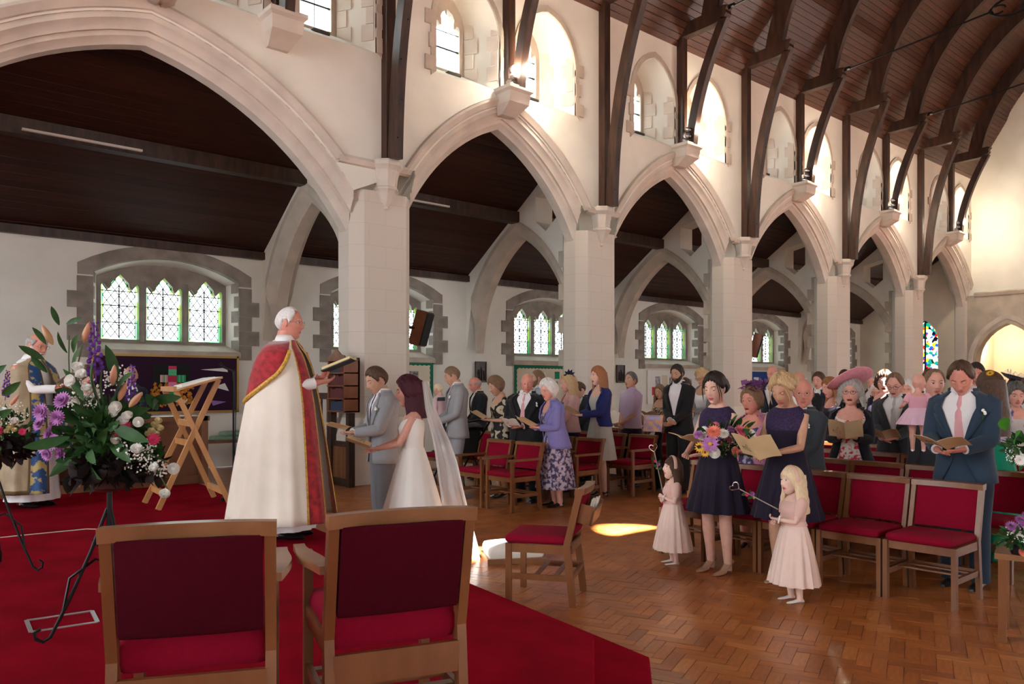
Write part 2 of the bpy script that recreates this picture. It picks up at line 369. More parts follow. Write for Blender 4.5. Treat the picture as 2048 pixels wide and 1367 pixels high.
mb.rings([[(x, y+.08*(y > 10.4), z+.06) for y, z in bp] for x in (-9, XW+.2)], closed=False, cap=False); mb.build('roof_backing', M_WOODD, ceil, 0)
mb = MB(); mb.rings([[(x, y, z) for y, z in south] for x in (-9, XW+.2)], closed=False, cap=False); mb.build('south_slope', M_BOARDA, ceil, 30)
mb = MB(); mb.box((-9, CYR-.18, CZR+4.80), (XW+.2, CYR+.18, CZR+5.05)); mb.build('ridge_sun_stop', M_WOODD, ceil, 0)  # unseen beam, added to stop sun leaking through the ridge gap
FR = [(-.68*0+X0+BAY*t/2, t % 2 == 0) for t in range(0, 10)] + [(5.02, False), (WIDE_C, None), (1.6, False)]
def frame_parts():
    pass
for fx, main in FR:
    fr = empty('roof_truss', (fx, 0, 0), kind='structure'); tag(fr, 'dark oak roof truss with wall post, curved brace and rib')
    zb = 5.09 if main else 6.80
    if main is None: zb = 6.7
    w = .15
    mb = MB(); mb.box((-w*.55, YF-.16, zb), (w*.55, YF, 9.2)); mb.build('wall_post', M_WOODD, fr, 0)
    pts = []; n = 14
    for i in range(n+1):
        t = i/n; z = lerp(zb, 9.25, t); y = 10.74 - .12*t - .78*t**2.4 if main else 10.68 - .16*t - .68*t**1.8
        pts.append((y, z))
    mb = MB(); rs = []
    for y, z in pts: rs.append([(-w/2, y, z), (w/2, y, z), (w/2, y-.20, z-.02), (-w/2, y-.20, z-.02)])
    mb.rings(rs); mb.build('curved_brace', M_WOODD, fr, 30)
    mb = MB(); mb.poly([(10.95, 9.42), (10.95, 9.16), (10.0, 9.18), (9.86, 9.20), (9.78, 9.27), (9.70, 9.25), (9.64, 9.32), (9.66, 9.40), (9.60, 9.47), (9.70, 9.50)], [], -.10, .10, plane='yz'); mb.build('hammer_beam', M_WOODD, fr, 0)
    rs = []
    for i in range(41):
        a = math.radians(9+i*4.05); c, s_ = math.cos(a), math.sin(a)
        rs.append([(-w/2, CYR+4.55*c, CZR+4.55*s_), (w/2, CYR+4.55*c, CZR+4.55*s_), (w/2, CYR+4.96*c, CZR+4.96*s_), (-w/2, CYR+4.96*c, CZR+4.96*s_)])
    mb = MB(); mb.rings(rs); mb.build('curved_rib', M_WOODD, fr, 25)
    if main:
        for j in range(7):
            mb = MB(); q = pts[1+j*2]; mb.ball((0, 0, 0), (.016, .012, .016), 6, 4); mb.build('oak_peg', M_IRON, fr, 60, loc=(.03 if j % 2 else -.03, q[0]-.205, q[1]))
for t in (1, 3, 5, 7):
    fx = X0+BAY*t/2
    tr = empty('tie_rod', (fx, 0, 0)); tag(tr, 'thin black iron tie rod with ring boss crossing the nave, %s from the camera' % ('nearest', 'second', 'third', 'farthest')[t//2], 'tie rod', 'iron tie rods')
    mb = MB(); mb.tube([(0, 9.72, 9.42), (0, 6.3, 9.74)], .022, 6); mb.tube([(0, 5.5, 9.74), (0, 1.1, 9.42)], .022, 6); mb.tube([(0, 10.0, 9.45), (0, 9.5, 9.46)], .05, 6); mb.build('rod', M_IRON, tr, 40)
    mb = MB(); mb.tube([(0, 5.9+.42*math.cos(a*PI/9), 9.74+.20*math.sin(a*PI/9)) for a in range(19)], .028, 6); 
    for sx in (-1, 1): mb.tube([(0, 5.9+sx*(.30-.16*math.cos(a*.5)), 9.74+.09*math.sin(a*.5)) for a in range(12)], .02, 6)
    mb.build('ring_boss', M_IRON, tr, 40)
# lamps on the apex corbels
M_BULB = mat('lit_spot_lamp', (1, .9, .75), .4, emit=(1, .86, .66), estr=160.0)
M_CHROME = mat('lamp_metal', (.6, .58, .55), .3, metal=.9)
for k in range(0, 6):
    cx = X0+BAY*(k-.5) if k else 5.02
    if k == 0: continue
    lp = empty('spotlight_cluster', (cx, YF-.30, 6.8)); tag(lp, 'warm glowing spotlight cluster on the arch apex corbel, number %s from the chancel' % ('', 'one', 'two', 'three', 'four', 'five')[k], 'spotlight', 'spotlights on the apex corbels')
    for (dx, dy, dz, lit) in ((-.13, -.02, .30, k == 1), (-.13, -.02, .16, False), (.13, -.06, .30, True), (-.17, .02, .06, False)):
        mb = MB(); mb.lathe([(.02, -.05), (.05, -.03), (.06, .04), (.05, .045)], 10); h = mb.build('lamp_housing', M_CHROME, lp, 40); h.location = (dx, dy, dz); h.rotation_euler = (PI/2+.3, 0, .5)
        mb = MB(); mb.ball((0, 0, 0), .075 if lit else .03, 10, 6); b = mb.build('bulb', M_BULB if lit else M_CHROME, h, 60); b.location = (0, 0, .055)
    mb = MB(); mb.tube([(-.13, .0, -.0), (-.13, .0, .36)], .012, 6); mb.build('bracket', M_IRON, lp, 40); mb = MB(); mb.tube([(.13, -.04, 0), (.13, -.04, .34)], .012, 6); mb.build('bracket', M_IRON, lp, 40)
    ld = bpy.data.lights.new('lamp_glow', 'POINT'); ld.energy = 22; ld.color = (1, .84, .64); ld.shadow_soft_size = .06; lo = bpy.data.objects.new('lamp_glow', ld); COL.objects.link(lo); lo.parent = lp; lo.location = (.2, -.25, .34)
# ---------------------------------------------------------------- aisle
wall_a = empty('wall_aisle', (0,0,0), kind='structure'); tag(wall_a, 'cream plastered outer wall of the side aisle')
AW = [(4.86, 1.27)] + [(X0+BAY*(k+.5), 1.30) for k in range(5)]
def seg(c, hw, z0, zs, za, n=12):
    R = ((za-zs)**2+hw*hw)/(2*(za-zs)); cz = za-R; a0 = math.asin(hw/R)
    return [(c-hw, z0)] + [(c+R*math.sin(lerp(-a0, a0, i/n)), cz+R*math.cos(lerp(-a0, a0, i/n))) for i in range(n+1)] + [(c+hw, z0)]
mb = MB(); mb.poly([(-9, 0), (-9, 4.3), (XW, 4.3), (XW, 0)], [seg(c, hw, 2.16, 3.50, 3.82) for c, hw in AW], YA, YA+.1); mb.build('plaster_face', M_PLASTER, wall_a, 20)
for i, (c, hw) in enumerate(AW):
    wn = empty('window_%d' % (i+1), (c, YA, 0), kind='structure'); tag(wn, 'three-light leaded window with cusped heads and green border glass')
    a = seg(0, hw, 2.16, 3.50, 3.82); b = seg(0, hw-.14, 2.30, 3.45, 3.72)
    mb = MB(); mb.rings([[(x, .004, z) for x, z in a], [(x, .34, z) for x, z in b]], cap=False); mb.build('reveal', M_PLASTER, wn, 30)
    mb = MB(); mb.poly([(-hw, 2.165), (hw, 2.165), (hw-.14, 2.305), (-hw+.14, 2.305)], [], 0, .001); 
    o = seg(0, hw+.24, 3.42, 3.62, 4.04); a2 = seg(0, hw, 3.42, 3.50, 3.82)
    mb = MB(); mb.rings([[(o[j][0], .002, o[j][1]), (o[j][0], -.035, o[j][1]), (a2[j][0], -.035, a2[j][1]), (a2[j][0]*.985, .06, a2[j][1]-.015)] for j in range(len(o))], closed=False, cap=False); mb.build('stone_arch', M_GREY, wn, 30)
    zq = [2.02, 2.30, 2.58, 2.86, 3.14, 3.40]
    for sx in (-1, 1):
        for j in range(5):
            w = .40 if j in (1, 3) else .25
            mb = MB(); mb.box((min(sx*hw, sx*(hw+w)), -.03, 0), (max(sx*hw, sx*(hw+w)), .002, zq[j+1]-zq[j]-.004)); inst('quoin_stone', mb.mesh('quoin_stone', M_GREY, 0), wn, loc=(0, 0, zq[j]))
            t0, t1 = (.0, .30) if j % 2 else (.0, .5); P = lambda t, z: (sx*(lerp(hw, hw-.14, t)-.008), .34*t, z)
            mb = MB(); mb.add([P(t0, zq[j]+.16), P(t1, zq[j]+.16), P(t1, zq[j+1]+.10), P(t0, zq[j+1]+.10)], [(0,1,2,3)]); mb.build('splay_quoin', M_GREY, wn, 0)
    mb = MB(); mb.rings([[(x, -.07, 2.05), (x, -.07, 2.12), (x, -.04, 2.165), (x, .20, 2.26), (x, .34, 2.32), (x, .34, 2.05)] for x in (-hw-.02, hw+.02)]); mb.build('window_sill', M_STONE_B, wn, 0)
    # tracery plate with three cusped lights
    hl = .315; cs = (-.755, 0, .755); zt = 3.22
    half = [(1, 0), (1, .07), (.95, .11), (.84, .115), (.74, .07), (.66, .035), (.55, .035), (.48, .08), (.47, .13), (.38, .165), (.15, .24), (0, .29)]
    def light(cx, e=0.0): return [(cx-hl+e, 2.36+e)] + [(cx-x*(hl-e), zt+z-e) for x, z in half] + [(cx+x*(hl-e), zt+z-e) for x, z in half[-2::-1]] + [(cx+hl-e, 2.36+e)]
    mb = MB(); mb.poly(seg(0, hw-.13, 2.29, 3.45, 3.73), [light(cx) for cx in cs], .30, .46); mb.build('tracery', M_GREY, wn, 20)
    for mx in (-.3775, .3775):
        mb = MB(); mb.rings([[(mx-.05, .30, z), (mx, .25, z), (mx+.05, .30, z)] for z in (2.32, 3.42)], closed=False, cap=False); mb.build('mullion', M_GREY, wn, 30)
    for cx in cs:
        mb = MB(); mb.poly(light(cx, .05), [], .395, .40); mb.build('pane', M_GLASS, wn, 0)
        # green border panes
        L1 = light(cx, .0); L2 = light(cx, .045); k = 0
        def strip(p0, p1, q0, q1, gi):
            mb = MB(); mb.add([(p0[0], .395, p0[1]), (p1[0], .395, p1[1]), (q1[0], .395, q1[1]), (q0[0], .395, q0[1])], [(0,1,2,3)]); mb.build('border_pane', M_GREENS[gi], wn, 0)
        n = len(L1)
        for j in range(n):
            jj = (j+1) % n; segn = max(1, int(round(math.dist(L1[j], L1[jj])/.16)))
            if i > 2 and segn > 1: segn = 2
            if i > 3: segn = 1
            for q in range(segn):
                f = lambda A, B, t: (lerp(A[0], B[0], t), lerp(A[1], B[1], t))
                strip(f(L1[j], L1[jj], q/segn), f(L1[j], L1[jj], (q+1)/segn), f(L2[j], L2[jj], q/segn), f(L2[j], L2[jj], (q+1)/segn), (0, 1, 2, 0, 1)[(k*7+j) % 5]); k += 1
        # lead lattice: diamonds, saddle bars
        mb = MB(); w2, z0, z1 = hl-.045, 2.40, zt+.22; dx, dz = .135, .185; th = .013
        def seg2(xa, za_, xb, zb_, t=th): mb.bar((cx+xa, .390, za_), (cx+xb, .390, zb_), t, t, up=(0, 1, 0))
        for sgn in (-1, 1):
            for j in range(-3, 12):
                # line: z = zb + sgn*(dz/dx)*(x+w2)
                zb_ = z0 + j*dz*1.0 if sgn > 0 else z0 + j*dz
                xs_ = []
                sl = sgn*dz/dx
                xa, xb = -w2, w2; za_, zbb = zb_, zb_+sl*(2*w2)
                pa, pb = [xa, za_], [xb, zbb]
                # clip in z
                def clip(z, lo):
                    for P, Q in ((pa, pb), (pb, pa)):
                        if (P[1] < z) == lo and (Q[1] < z) != lo: t = (z-P[1])/(Q[1]-P[1]); P[0] += (Q[0]-P[0])*t; P[1] = z
                if max(za_, zbb) <= z0 or min(za_, zbb) >= z1: continue
                clip(z0, True); clip(z1, False)
                if abs(pa[0]-pb[0]) > .02: seg2(pa[0], pa[1], pb[0], pb[1])
        for z in (2.66, 2.96, 3.22): seg2(-w2-.03, z, w2+.03, z, .017)
        seg2(0, 2.38, 0, 3.34, .018)
        for xx in (-w2, w2): seg2(xx, 2.38, xx, zt+.06, .012)
        lo_ = mb.build('lead_lattice', M_LEAD, wn, 0); lo_['kind'] = 'stuff'
# aisle roof
ra = empty('ceiling_aisle', (0,0,0), kind='structure'); tag(ra, 'dark boarded lean-to roof of the side aisle')
ya, za, yb, zb = YA+.02, ZA-.02, YB-.05, 6.52
nb = 29
for i in range(nb):
    t0, t1 = (i+.03)/nb, (i+.97)/nb; off = random.uniform(0, .005)
    P = lambda t, e: (lerp(ya, yb, t), lerp(za, zb, t)-off+e)
    mb = MB(); a, b = P(t0, 0), P(t1, 0); c, d = P(t1, .03), P(t0, .03)
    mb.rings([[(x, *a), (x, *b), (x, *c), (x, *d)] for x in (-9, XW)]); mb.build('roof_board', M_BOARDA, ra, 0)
mb = MB(); mb.rings([[(x, ya, za+.05), (x, yb, zb+.05), (x, yb, zb+.1), (x, ya, za+.1)] for x in (-9, XW)]); mb.build('roof_backing', M_WOODD, ra, 0)
mb = MB(); mb.box((-9, 13.12, 5.10), (XW, 13.34, 5.34)); mb.build('purlin', M_WOODD, ra, 0)
mb = MB(); mb.box((-9, YA-.12, 3.98), (XW, YA, 4.12)); mb.build('wall_plate', M_WOODD, ra, 0)
M_TUBE = mat('pale_conduit', (.6, .55, .48), .5)
for k in range(-1, 4):
    xa = (2.2 if k < 0 else X0+BAY*k+1.2)
    mb = MB(); mb.bar((xa, 13.0, 5.14), (xa+1.6, 13.0, 5.14), .05, .03); mb.build('light_fitting', M_TUBE, ra, 0)
# cross walls with pointed arches
for k in range(-1, 6):
    cx = X0+BAY*k if k >= 0 else -.7
    cw = empty('wall_cross', (cx, 0, 0), kind='structure'); tag(cw, 'plastered aisle cross wall pierced by a pointed stone arch')
    th = .25; a = (13.22, 1.58, 2.30, 4.82, 2.9)
    ap = arch_path(*a, .30, 14)
    zroof = lambda y: ZA-.0+(YA-y)/(YA-YB+.05)*(zb-za)-.01
    outp = [(11.3, zroof(11.3)), (11.3, 2.3)] + [(y, z) for y, z in ap] + [(YA+.02, 2.3), (YA+.02, zroof(YA))]
    outp[2] = (max(outp[2][0], 11.32), outp[2][1])
    holes = [] if k < 1 else [[(11.95, 5.05), (11.95, 5.72), (12.6, 5.58), (12.6, 5.05), (12.28, 4.80)]]
    mb = MB(); mb.poly(outp, holes, -th, th, plane='yz'); mb.build('plaster_face', M_PLASTER2 if k < 1 else M_PLASTER, cw, 20)
    mb = MB(); sweep_arch(mb, *a, [(.32, -th-.012), (.30, -th-.03), (.20, -th-.03), (.10, -th+.07), (.0, -th+.14), (0, th-.14), (.10, th-.07), (.2, th+.03), (.32, th+.012)], 16, axis='x'); mb.build('stone_arch', M_STONE_B, cw, 35)
# aisle west end with stained glass, nave west wall
wall_w = empty('wall_west', (0,0,0), kind='structure'); tag(wall_w, 'west end wall, pale plaster over limestone with a pointed doorway')
dr = lancet(9.75, 1.02, 0.0, 2.35, 3.72)
mb = MB(); mb.poly([(-1, 0), (-1, 4.78), (11.2, 4.78), (11.2, 0)], [dr], XW, XW+.5, plane='yz'); mb.build('ashlar_face', M_STONE_B, wall_w, 0)
mb = MB(); mb.poly([(-1, 4.78), (-1, 14), (11.2, 14), (11.2, 4.78)], [], XW+.03, XW+.5, plane='yz'); mb.build('plaster_face', M_PLASTER, wall_w, 0)
mb = MB(); mb.rings([[(XW+.05, y, 4.70), (XW-.05, y, 4.74), (XW-.08, y, 4.84), (XW+.05, y, 4.90)] for y in (-1, 10.8)]); mb.build('string_course', M_STONE_B, wall_w, 0)
o = lancet(9.75, 1.26, 0.0, 2.35, 4.05); mb = MB(); mb.rings([[(XW, o[j][0], o[j][1]), (XW-.05, o[j][0], o[j][1]), (XW-.03, dr[j][0]*.5+o[j][0]*.5, dr[j][1]*.5+o[j][1]*.5), (XW+.10, dr[j][0], dr[j][1]), (XW+.4, dr[j][0], dr[j][1])] for j in range(len(o))], closed=False, cap=False); mb.build('door_arch', M_STONE, wall_w, 30)
mb = MB(); mb.poly([(11.2, 0), (11.2, 7), (YA+.1, 7), (YA+.1, 0)], [lancet(12.55, .50, 2.0, 3.2, 4.0)], XW, XW+.3, plane='yz'); mb.build('aisle_end', M_PLASTER2, wall_w, 0)
mb = MB(); mb.poly(lancet(12.55, .50, 2.0, 3.2, 4.0), [], XW+.15, XW+.16, plane='yz'); mb.build('stained_glass', M_STAIN, wall_w, 0)
mb = MB()
for z in (2.3, 2.6, 2.9, 3.2): mb.bar((XW+.13, 12.05, z), (XW+.13, 13.05, z), .02, .02)
mb.bar((XW+.13, 12.55, 2), (XW+.13, 12.55, 4.0), .05, .05); mb.build('glazing_bar', M_LEAD, wall_w, 0)
mb = MB(); mb.box((XW+3.2, 7.5, 0), (XW+3.4, 12.2, 5)); mb.box((XW+.5, 11.2, 0), (XW+3.3, 11.3, 5)); mb.box((XW+.5, 7.5, 0), (XW+3.3, 7.6, 5)); mb.box((XW+.5, 7.5, 4.9), (XW+3.3, 11.3, 5)); mb.build('porch_wall', M_PLASTER2, wall_w, 0)
mb = MB(); mb.box((XW+1.0, 8.7, 0), (XW+1.1, 9.5, 3.3)); mb.build('porch_door', M_WOODD, wall_w, 0)
ld = bpy.data.lights.new('porch_lamp', 'POINT'); ld.energy = 45; ld.color = (1, .78, .5); ld.shadow_soft_size = .15; lo = bpy.data.objects.new('porch_lamp', ld); COL.objects.link(lo); lo.location = (XW+1.8, 10.6, 3.2)
# south side: clerestory wall over open arches, sun-blocking lean-to added (behind the camera)
wall_s = empty('wall_south', (0,0,0), kind='structure'); tag(wall_s, 'south nave wall with clerestory windows behind the camera')
SW = [(4.55, .34), (6.45, .36), (.38, .20), (9.8, .5), (11.7, .5), (15.1, .5), (17.0, .5), (20.4, .5), (22.3, .5), (25.7, .5), (27.6, .5)]
mb = MB(); mb.poly([(-9, 6.0), (-9, 9.3), (XW+.4, 9.3), (XW+.4, 6.0)], [lancet(c, hw, 7.2, 8.0, 8.6) for c, hw in SW], -.62, -.02); mb.build('plaster_face', M_PLASTER, wall_s, 0)
mb = MB(); mb.poly([(-9, 0), (-9, 3.8), (XW, 3.8), (XW, 0)], [seg(c, 1.1, 1.3, 2.7, 3.1) for c in (-6.5, -2.0, 3.0, 8.0, 13.0, 18.0, 23.0, 28.0)], -5.7, -5.45); mb.build('south_aisle_light_barrier', M_PLASTER, wall_s, 0)  # unseen outer wall, added to reduce light from the open south side
mb = MB(); mb.poly([(-.2, 6.35), (-5.5, 3.7), (-5.5, 3.6), (-.2, 6.25)], [], -9, XW, plane='yz'); mb.build('lean_to_sun_block', M_BOARDA, wall_s, 0)  # unseen roof, added to keep direct sun off the nave floor
wall_e = empty('wall_east_unseen', (0,0,0), kind='structure'); tag(wall_e, 'east end wall with a great window opening beyond the picture')
mb = MB(); mb.poly([(-5.7, 0), (-5.7, 14), (15.2, 14), (15.2, 0)], [lancet(5.4, 3.2, 1.2, 5.5, 9.5), lancet(13.2, .9, 1.5, 3.0, 4.0)], -9.3, -9.0, plane='yz'); mb.build('plaster_face', M_PLASTER, wall_e, 0)  # unseen end wall, added to cut down light from the open east
# ---------------------------------------------------------------- floor
fl = empty('floor', (0,0,0), kind='structure'); tag(fl, 'worn orange brown herringbone woodblock floor')
M_FLB = mat('woodblock_far', (0.40, 0.128, 0.030), .34, c2=(.27, .078, .018), vscale=7, spec=.45, bump=.05)
M_BLK = rand_mat('woodblock', [(0.46, .150, .034), (.36, .105, .022), (.54, .20, .052), (.41, .128, .028), (.29, .083, .018), (.48, .165, .040)], .30, .5, bump=.12, vscale=9, stretch=(1.0, 5, 1), bscale=30)
M_BLKS = mat('woodblock_mix', (0.50, .168, .040), .31, c2=(.31, .09, .021), vscale=4.2, spec=.5, bump=.06, detail=7)
mb = MB(); mb.box((-14, -14, -.08), (XW+4, YA+.2, -.006)); mb.build('floor_base', M_FLB, fl, 0)
bw = .08; bl = .24; blocks = []
ang = math.radians(22); ca, sa = math.cos(ang), math.sin(ang)
for i in range(-140, 141):
    for j in range(-45, 46):
        for typ in (0, 1):
            u = (i + 3*j)*bw; v = (i - 3*j)*bw
            cu, cv = (u+bl/2, v+bw/2) if typ == 0 else (u+bw/2, v+bw+bl/2)
            x = 6.0 + ca*cu - sa*cv; y = 5.0 + sa*cu + ca*cv
            if 1.2 < x < 11.5 and .8 < y < 10.2:
                d = x*CT + y*ST; xc = x*ST - y*CT
                if d < 2.5 or d > 11 or not -.22*d < xc < .70*d: continue
                if x < 2.85+.1*(y-2.68) and y > 2.2: continue
                blocks.append((d, x, y, typ))
blocks.sort()
rb = random.Random(11)
me_b = {}
for typ in (0, 1):
    mb = MB(); e = .0015; mb.box((-bl/2+e, -bw/2+e, -.006), (bl/2-e, bw/2-e, 0)); me_b[typ] = mb.mesh('wood_block', M_BLK, 0)
cnt = 0
mbs = MB()
for d, x, y, typ in blocks:
    r = ang + (PI/2 if typ else 0)
    dz = rb.uniform(-.0022, .0005)
    if cnt < 300 and d > 3.3 and not (x < 3.3 and y < 2.7):
        inst('wood_block', me_b[0], fl, loc=(x, y, dz), rz=r); cnt += 1
    else:
        Mx = Matrix.Translation((x, y, dz)) @ Matrix.Rotation(r, 4, 'Z'); e = .0015
        mbs.box((-bl/2+e, -bw/2+e, -.006), (bl/2-e, bw/2-e, 0), 0, Mx)
so = mbs.build('wood_blocks_far', M_BLKS, fl, 0); so['kind'] = 'stuff'
# carpeted dais, two steps, diagonal return towards the camera
DZ = .32
ds = empty('chancel_dais', (0,0,0), kind='structure'); tag(ds, 'red carpeted chancel platform with two steps')
def slab(pts, z0, z1, r=.025):
    c = Vector((sum(p[0] for p in pts)/len(pts), sum(p[1] for p in pts)/len(pts)))
    def ins(e): return [tuple(Vector(p) + (c-Vector(p)).normalized()*e) for p in pts]
    mb = MB(); mb.rings([[(x, y, z) for x, y in ins(e)] for e, z in ((0, z0), (0, z1-r), (r*.3, z1-r*.3), (r, z1))]); return mb
slab([(-9, -2.5), (-.3, -1.2), (.55, .50), (2.87, 2.68), (3.62, 9.97), (3.9, 14.9), (-9, 14.9)], 0, DZ).build('upper_platform', M_CARPET, ds, 30)
slab([(-9, -2.8), (0, -1.5), (.85, .55), (3.22, 2.62), (3.55, 5.0), (3.2, 7.2), (-9, 7.2)], 0, DZ/2).build('lower_step', M_CARPET, ds, 30)
M_TAPE = mat('white_tape', (.62, .52, .47), .6); M_STEEL = mat('brushed_steel', (.55, .56, .58), .35, metal=.8)
mb = MB(); a, b, c = G(-40, 1078, DZ+.002), G(173, 1057, DZ+.002), G(215, 1058, DZ+.002); mb.bar(a, b, .022, .004); mb.bar(b, c, .015, .004); t = mb.build('carpet_tape', M_TAPE, None, 0); tag(t, 'thin pale line of tape across the red carpet', 'tape')
hb = empty('floor_hatch', G(122, 1243, DZ), 0); tag(hb, 'rectangular steel floor socket frame set into the red carpet', 'floor hatch')
q = [G(53, 1240, DZ+.002), G(184, 1221, DZ+.002), G(195, 1243, DZ+.002), G(62, 1263, DZ+.002)]; q = [p-hb.location for p in q]
for i in range(4):
    mb = MB(); mb.bar(q[i], q[(i+1) % 4], .018 if i % 2 == 0 else .02, .006); mb.build('frame_side', M_STEEL, hb, 0)
# ================================================================ people
def skinmat(name, c): return mat(name, c, .48, var=.06, vscale=25, spec=.35, sub=.12)
SKIN = {'fair': skinmat('fair_skin', (.66, .40, .31)), 'pink': skinmat('pink_skin', (.66, .335, .26)), 'red': skinmat('ruddy_skin', (.60, .25, .185)), 'tan': skinmat('tanned_skin', (.50, .275, .18)), 'pale': skinmat('pale_skin', (.74, .50, .41))}
M_LIP = mat('lips', (.46, .14, .12), .4); M_LIPR = mat('rose_lips', (.50, .10, .12), .35); M_MOUTH = mat('open_mouth', (.06, .012, .012), .6)
M_EYEW = mat('eye_white', (.75, .72, .68), .2); M_IRIS = mat('iris', (.045, .03, .02), .15); M_LASH = mat('lash', (.02, .012, .01), .6)
M_SPEC = mat('spectacle_frame', (.03, .02, .02), .3, metal=.3)
def hairmat(name, a, b): return mat(name, a, .5, c2=b, vscale=30, stretch=(6, 6, .7), bump=.5, bscale=55, spec=.35)
HAIR = {'brown': hairmat('brown_hair', (.045, .02, .01), (.10, .05, .025)), 'dark': hairmat('dark_hair', (.012, .007, .005), (.035, .02, .014)), 'grey': hairmat('grey_hair', (.30, .28, .26), (.45, .43, .40)), 'white': hairmat('white_hair', (.62, .60, .57), (.82, .80, .77)),
 'blonde': hairmat('blonde_hair', (.42, .26, .12), (.62, .44, .24)), 'pale': hairmat('pale_blonde_hair', (.72, .54, .32), (.86, .70, .47)), 'red': hairmat('auburn_hair', (.22, .075, .025), (.36, .15, .06)), 'burgundy': hairmat('burgundy_hair', (.030, .002, .009), (.085, .006, .022)), 'light': hairmat('light_brown_hair', (.13, .07, .035), (.24, .14, .075)), 'dgrey': hairmat('dark_grey_hair', (.07, .062, .055), (.16, .145, .13))}
def cloth(name, c, rough=.85, var=.02, vscale=20, bump=.12, bscale=180, c2=None, ramp=None, sheen=.1, detail=4.0, spec=.25): return mat(name, c, rough, var=var, vscale=vscale, bump=bump, bscale=bscale, c2=c2, ramp=ramp, sheen=sheen, detail=detail, spec=spec)
M_SHOE = mat('black_leather', (.012, .011, .011), .28, spec=.5)
M_WHITE = cloth('white_cotton', (.76, .75, .74)); M_SHIRT = cloth('white_shirt', (.70, .68, .68))
MT_M = [(.80,.172,.105,.12),(.88,.172,.106,.122),(.97,.165,.106,.115),(1.07,.158,.106,.104),(1.14,.160,.108,.102),(1.22,.174,.115,.108),(1.30,.188,.120,.114),(1.36,.195,.110,.116),(1.405,.192,.090,.105),(1.44,.155,.070,.088),(1.475,.095,.058,.068),(1.50,.062,.055,.058)]
MT_F = [(.80,.172,.100,.125),(.88,.178,.100,.128),(.96,.170,.098,.118),(1.04,.148,.094,.100),(1.11,.134,.090,.090),(1.18,.140,.100,.092),(1.25,.152,.126,.098),(1.29,.158,.130,.102),(1.35,.162,.108,.102),(1.40,.160,.082,.090),(1.435,.130,.064,.076),(1.47,.080,.052,.060),(1.50,.054,.050,.052)]
def head_grid(nu, nv, feat=True, mouth=0):
    w = np.linspace(-PI, PI, nu, endpoint=False); u = w - (.5 if feat else .15)*np.sin(w); v = np.linspace(0.02, PI-.02, nv)
    U, V = np.meshgrid(u, v); dx, dy, dz = np.sin(V)*np.cos(U), np.sin(V)*np.sin(U), np.cos(V)
    x = np.where(dx > 0, .092, .103)*dx; y = .0745*dy*(1-.06*np.clip(dx, 0, 1)); z = np.where(dz > 0, .116, .120)*dz
    t = np.clip(-z/.12, 0, 1); y = y*(1-.26*t**1.5); x = np.where(x < 0, x*(1-.42*t**1.1), x*(1-.05*t)) + .030*t**2
    z = z + .012*np.clip(-dx, 0, 1)*(z < 0)*t*2
    if feat:
        f = np.clip((x-.03)/.03, 0, 1); ay = np.abs(y); g = lambda a, s: np.exp(-(a/s)**2)
        nz = np.interp(z, [-.046, -.040, -.030, -.022, .0, .022, .034], [0, .007, .021, .024, .014, .006, 0]); ns = np.interp(z, [-.04, -.022, .02], [.0145, .012, .008])
        d = nz*np.exp(-(y/ns)**2) + .005*g(ay-.013, .006)*g(z+.031, .007)
        d += -.011*g(ay-.031, .016)*g(z-.012, .012) + .0045*g(z-.033, .009)*g(y, .05)
        d += .007*g(z+.061, .011)*g(y, .021) - .0035*g(z+.0605, .0025)*g(y, .022) - .004*g(z+.079, .007)*g(y, .025) + .008*g(z+.100, .014)*g(y, .022) + .005*g(ay-.040, .018)*g(z+.018, .02)
        if mouth: d += -.012*g(z+.066, .008)*g(y, .013)
        x = x + d*f
    return x, y, z, U
def grid_faces(nu, nv): return [(i*nu+j, i*nu+(j+1) % nu, (i+1)*nu+(j+1) % nu, (i+1)*nu+j) for i in range(nv-1) for j in range(nu)] + [tuple(range(nu-1, -1, -1)), tuple((nv-1)*nu+j for j in range(nu))]
HL = {  # hairline height by |azimuth| in degrees from the face
 'short': [(0,.074),(25,.072),(42,.058),(58,.036),(70,.0),(80,-.012),(88,.022),(100,.024),(112,-.02),(140,-.06),(180,-.07)],
 'recede': [(0,.094),(20,.100),(40,.092),(55,.05),(68,.01),(80,-.01),(88,.022),(100,.022),(112,-.02),(140,-.055),(180,-.065)],
 'full': [(0,.070),(25,.066),(42,.048),(58,.018),(70,-.02),(85,-.05),(100,-.07),(120,-.08),(180,-.085)],
 'fringe': [(0,.036),(25,.034),(42,.02),(58,-.01),(70,-.05),(85,-.07),(100,-.08),(180,-.09)],
 'up': [(0,.074),(25,.070),(42,.052),(58,.028),(72,.0),(85,.0),(95,.018),(110,-.01),(140,-.05),(180,-.055)]}
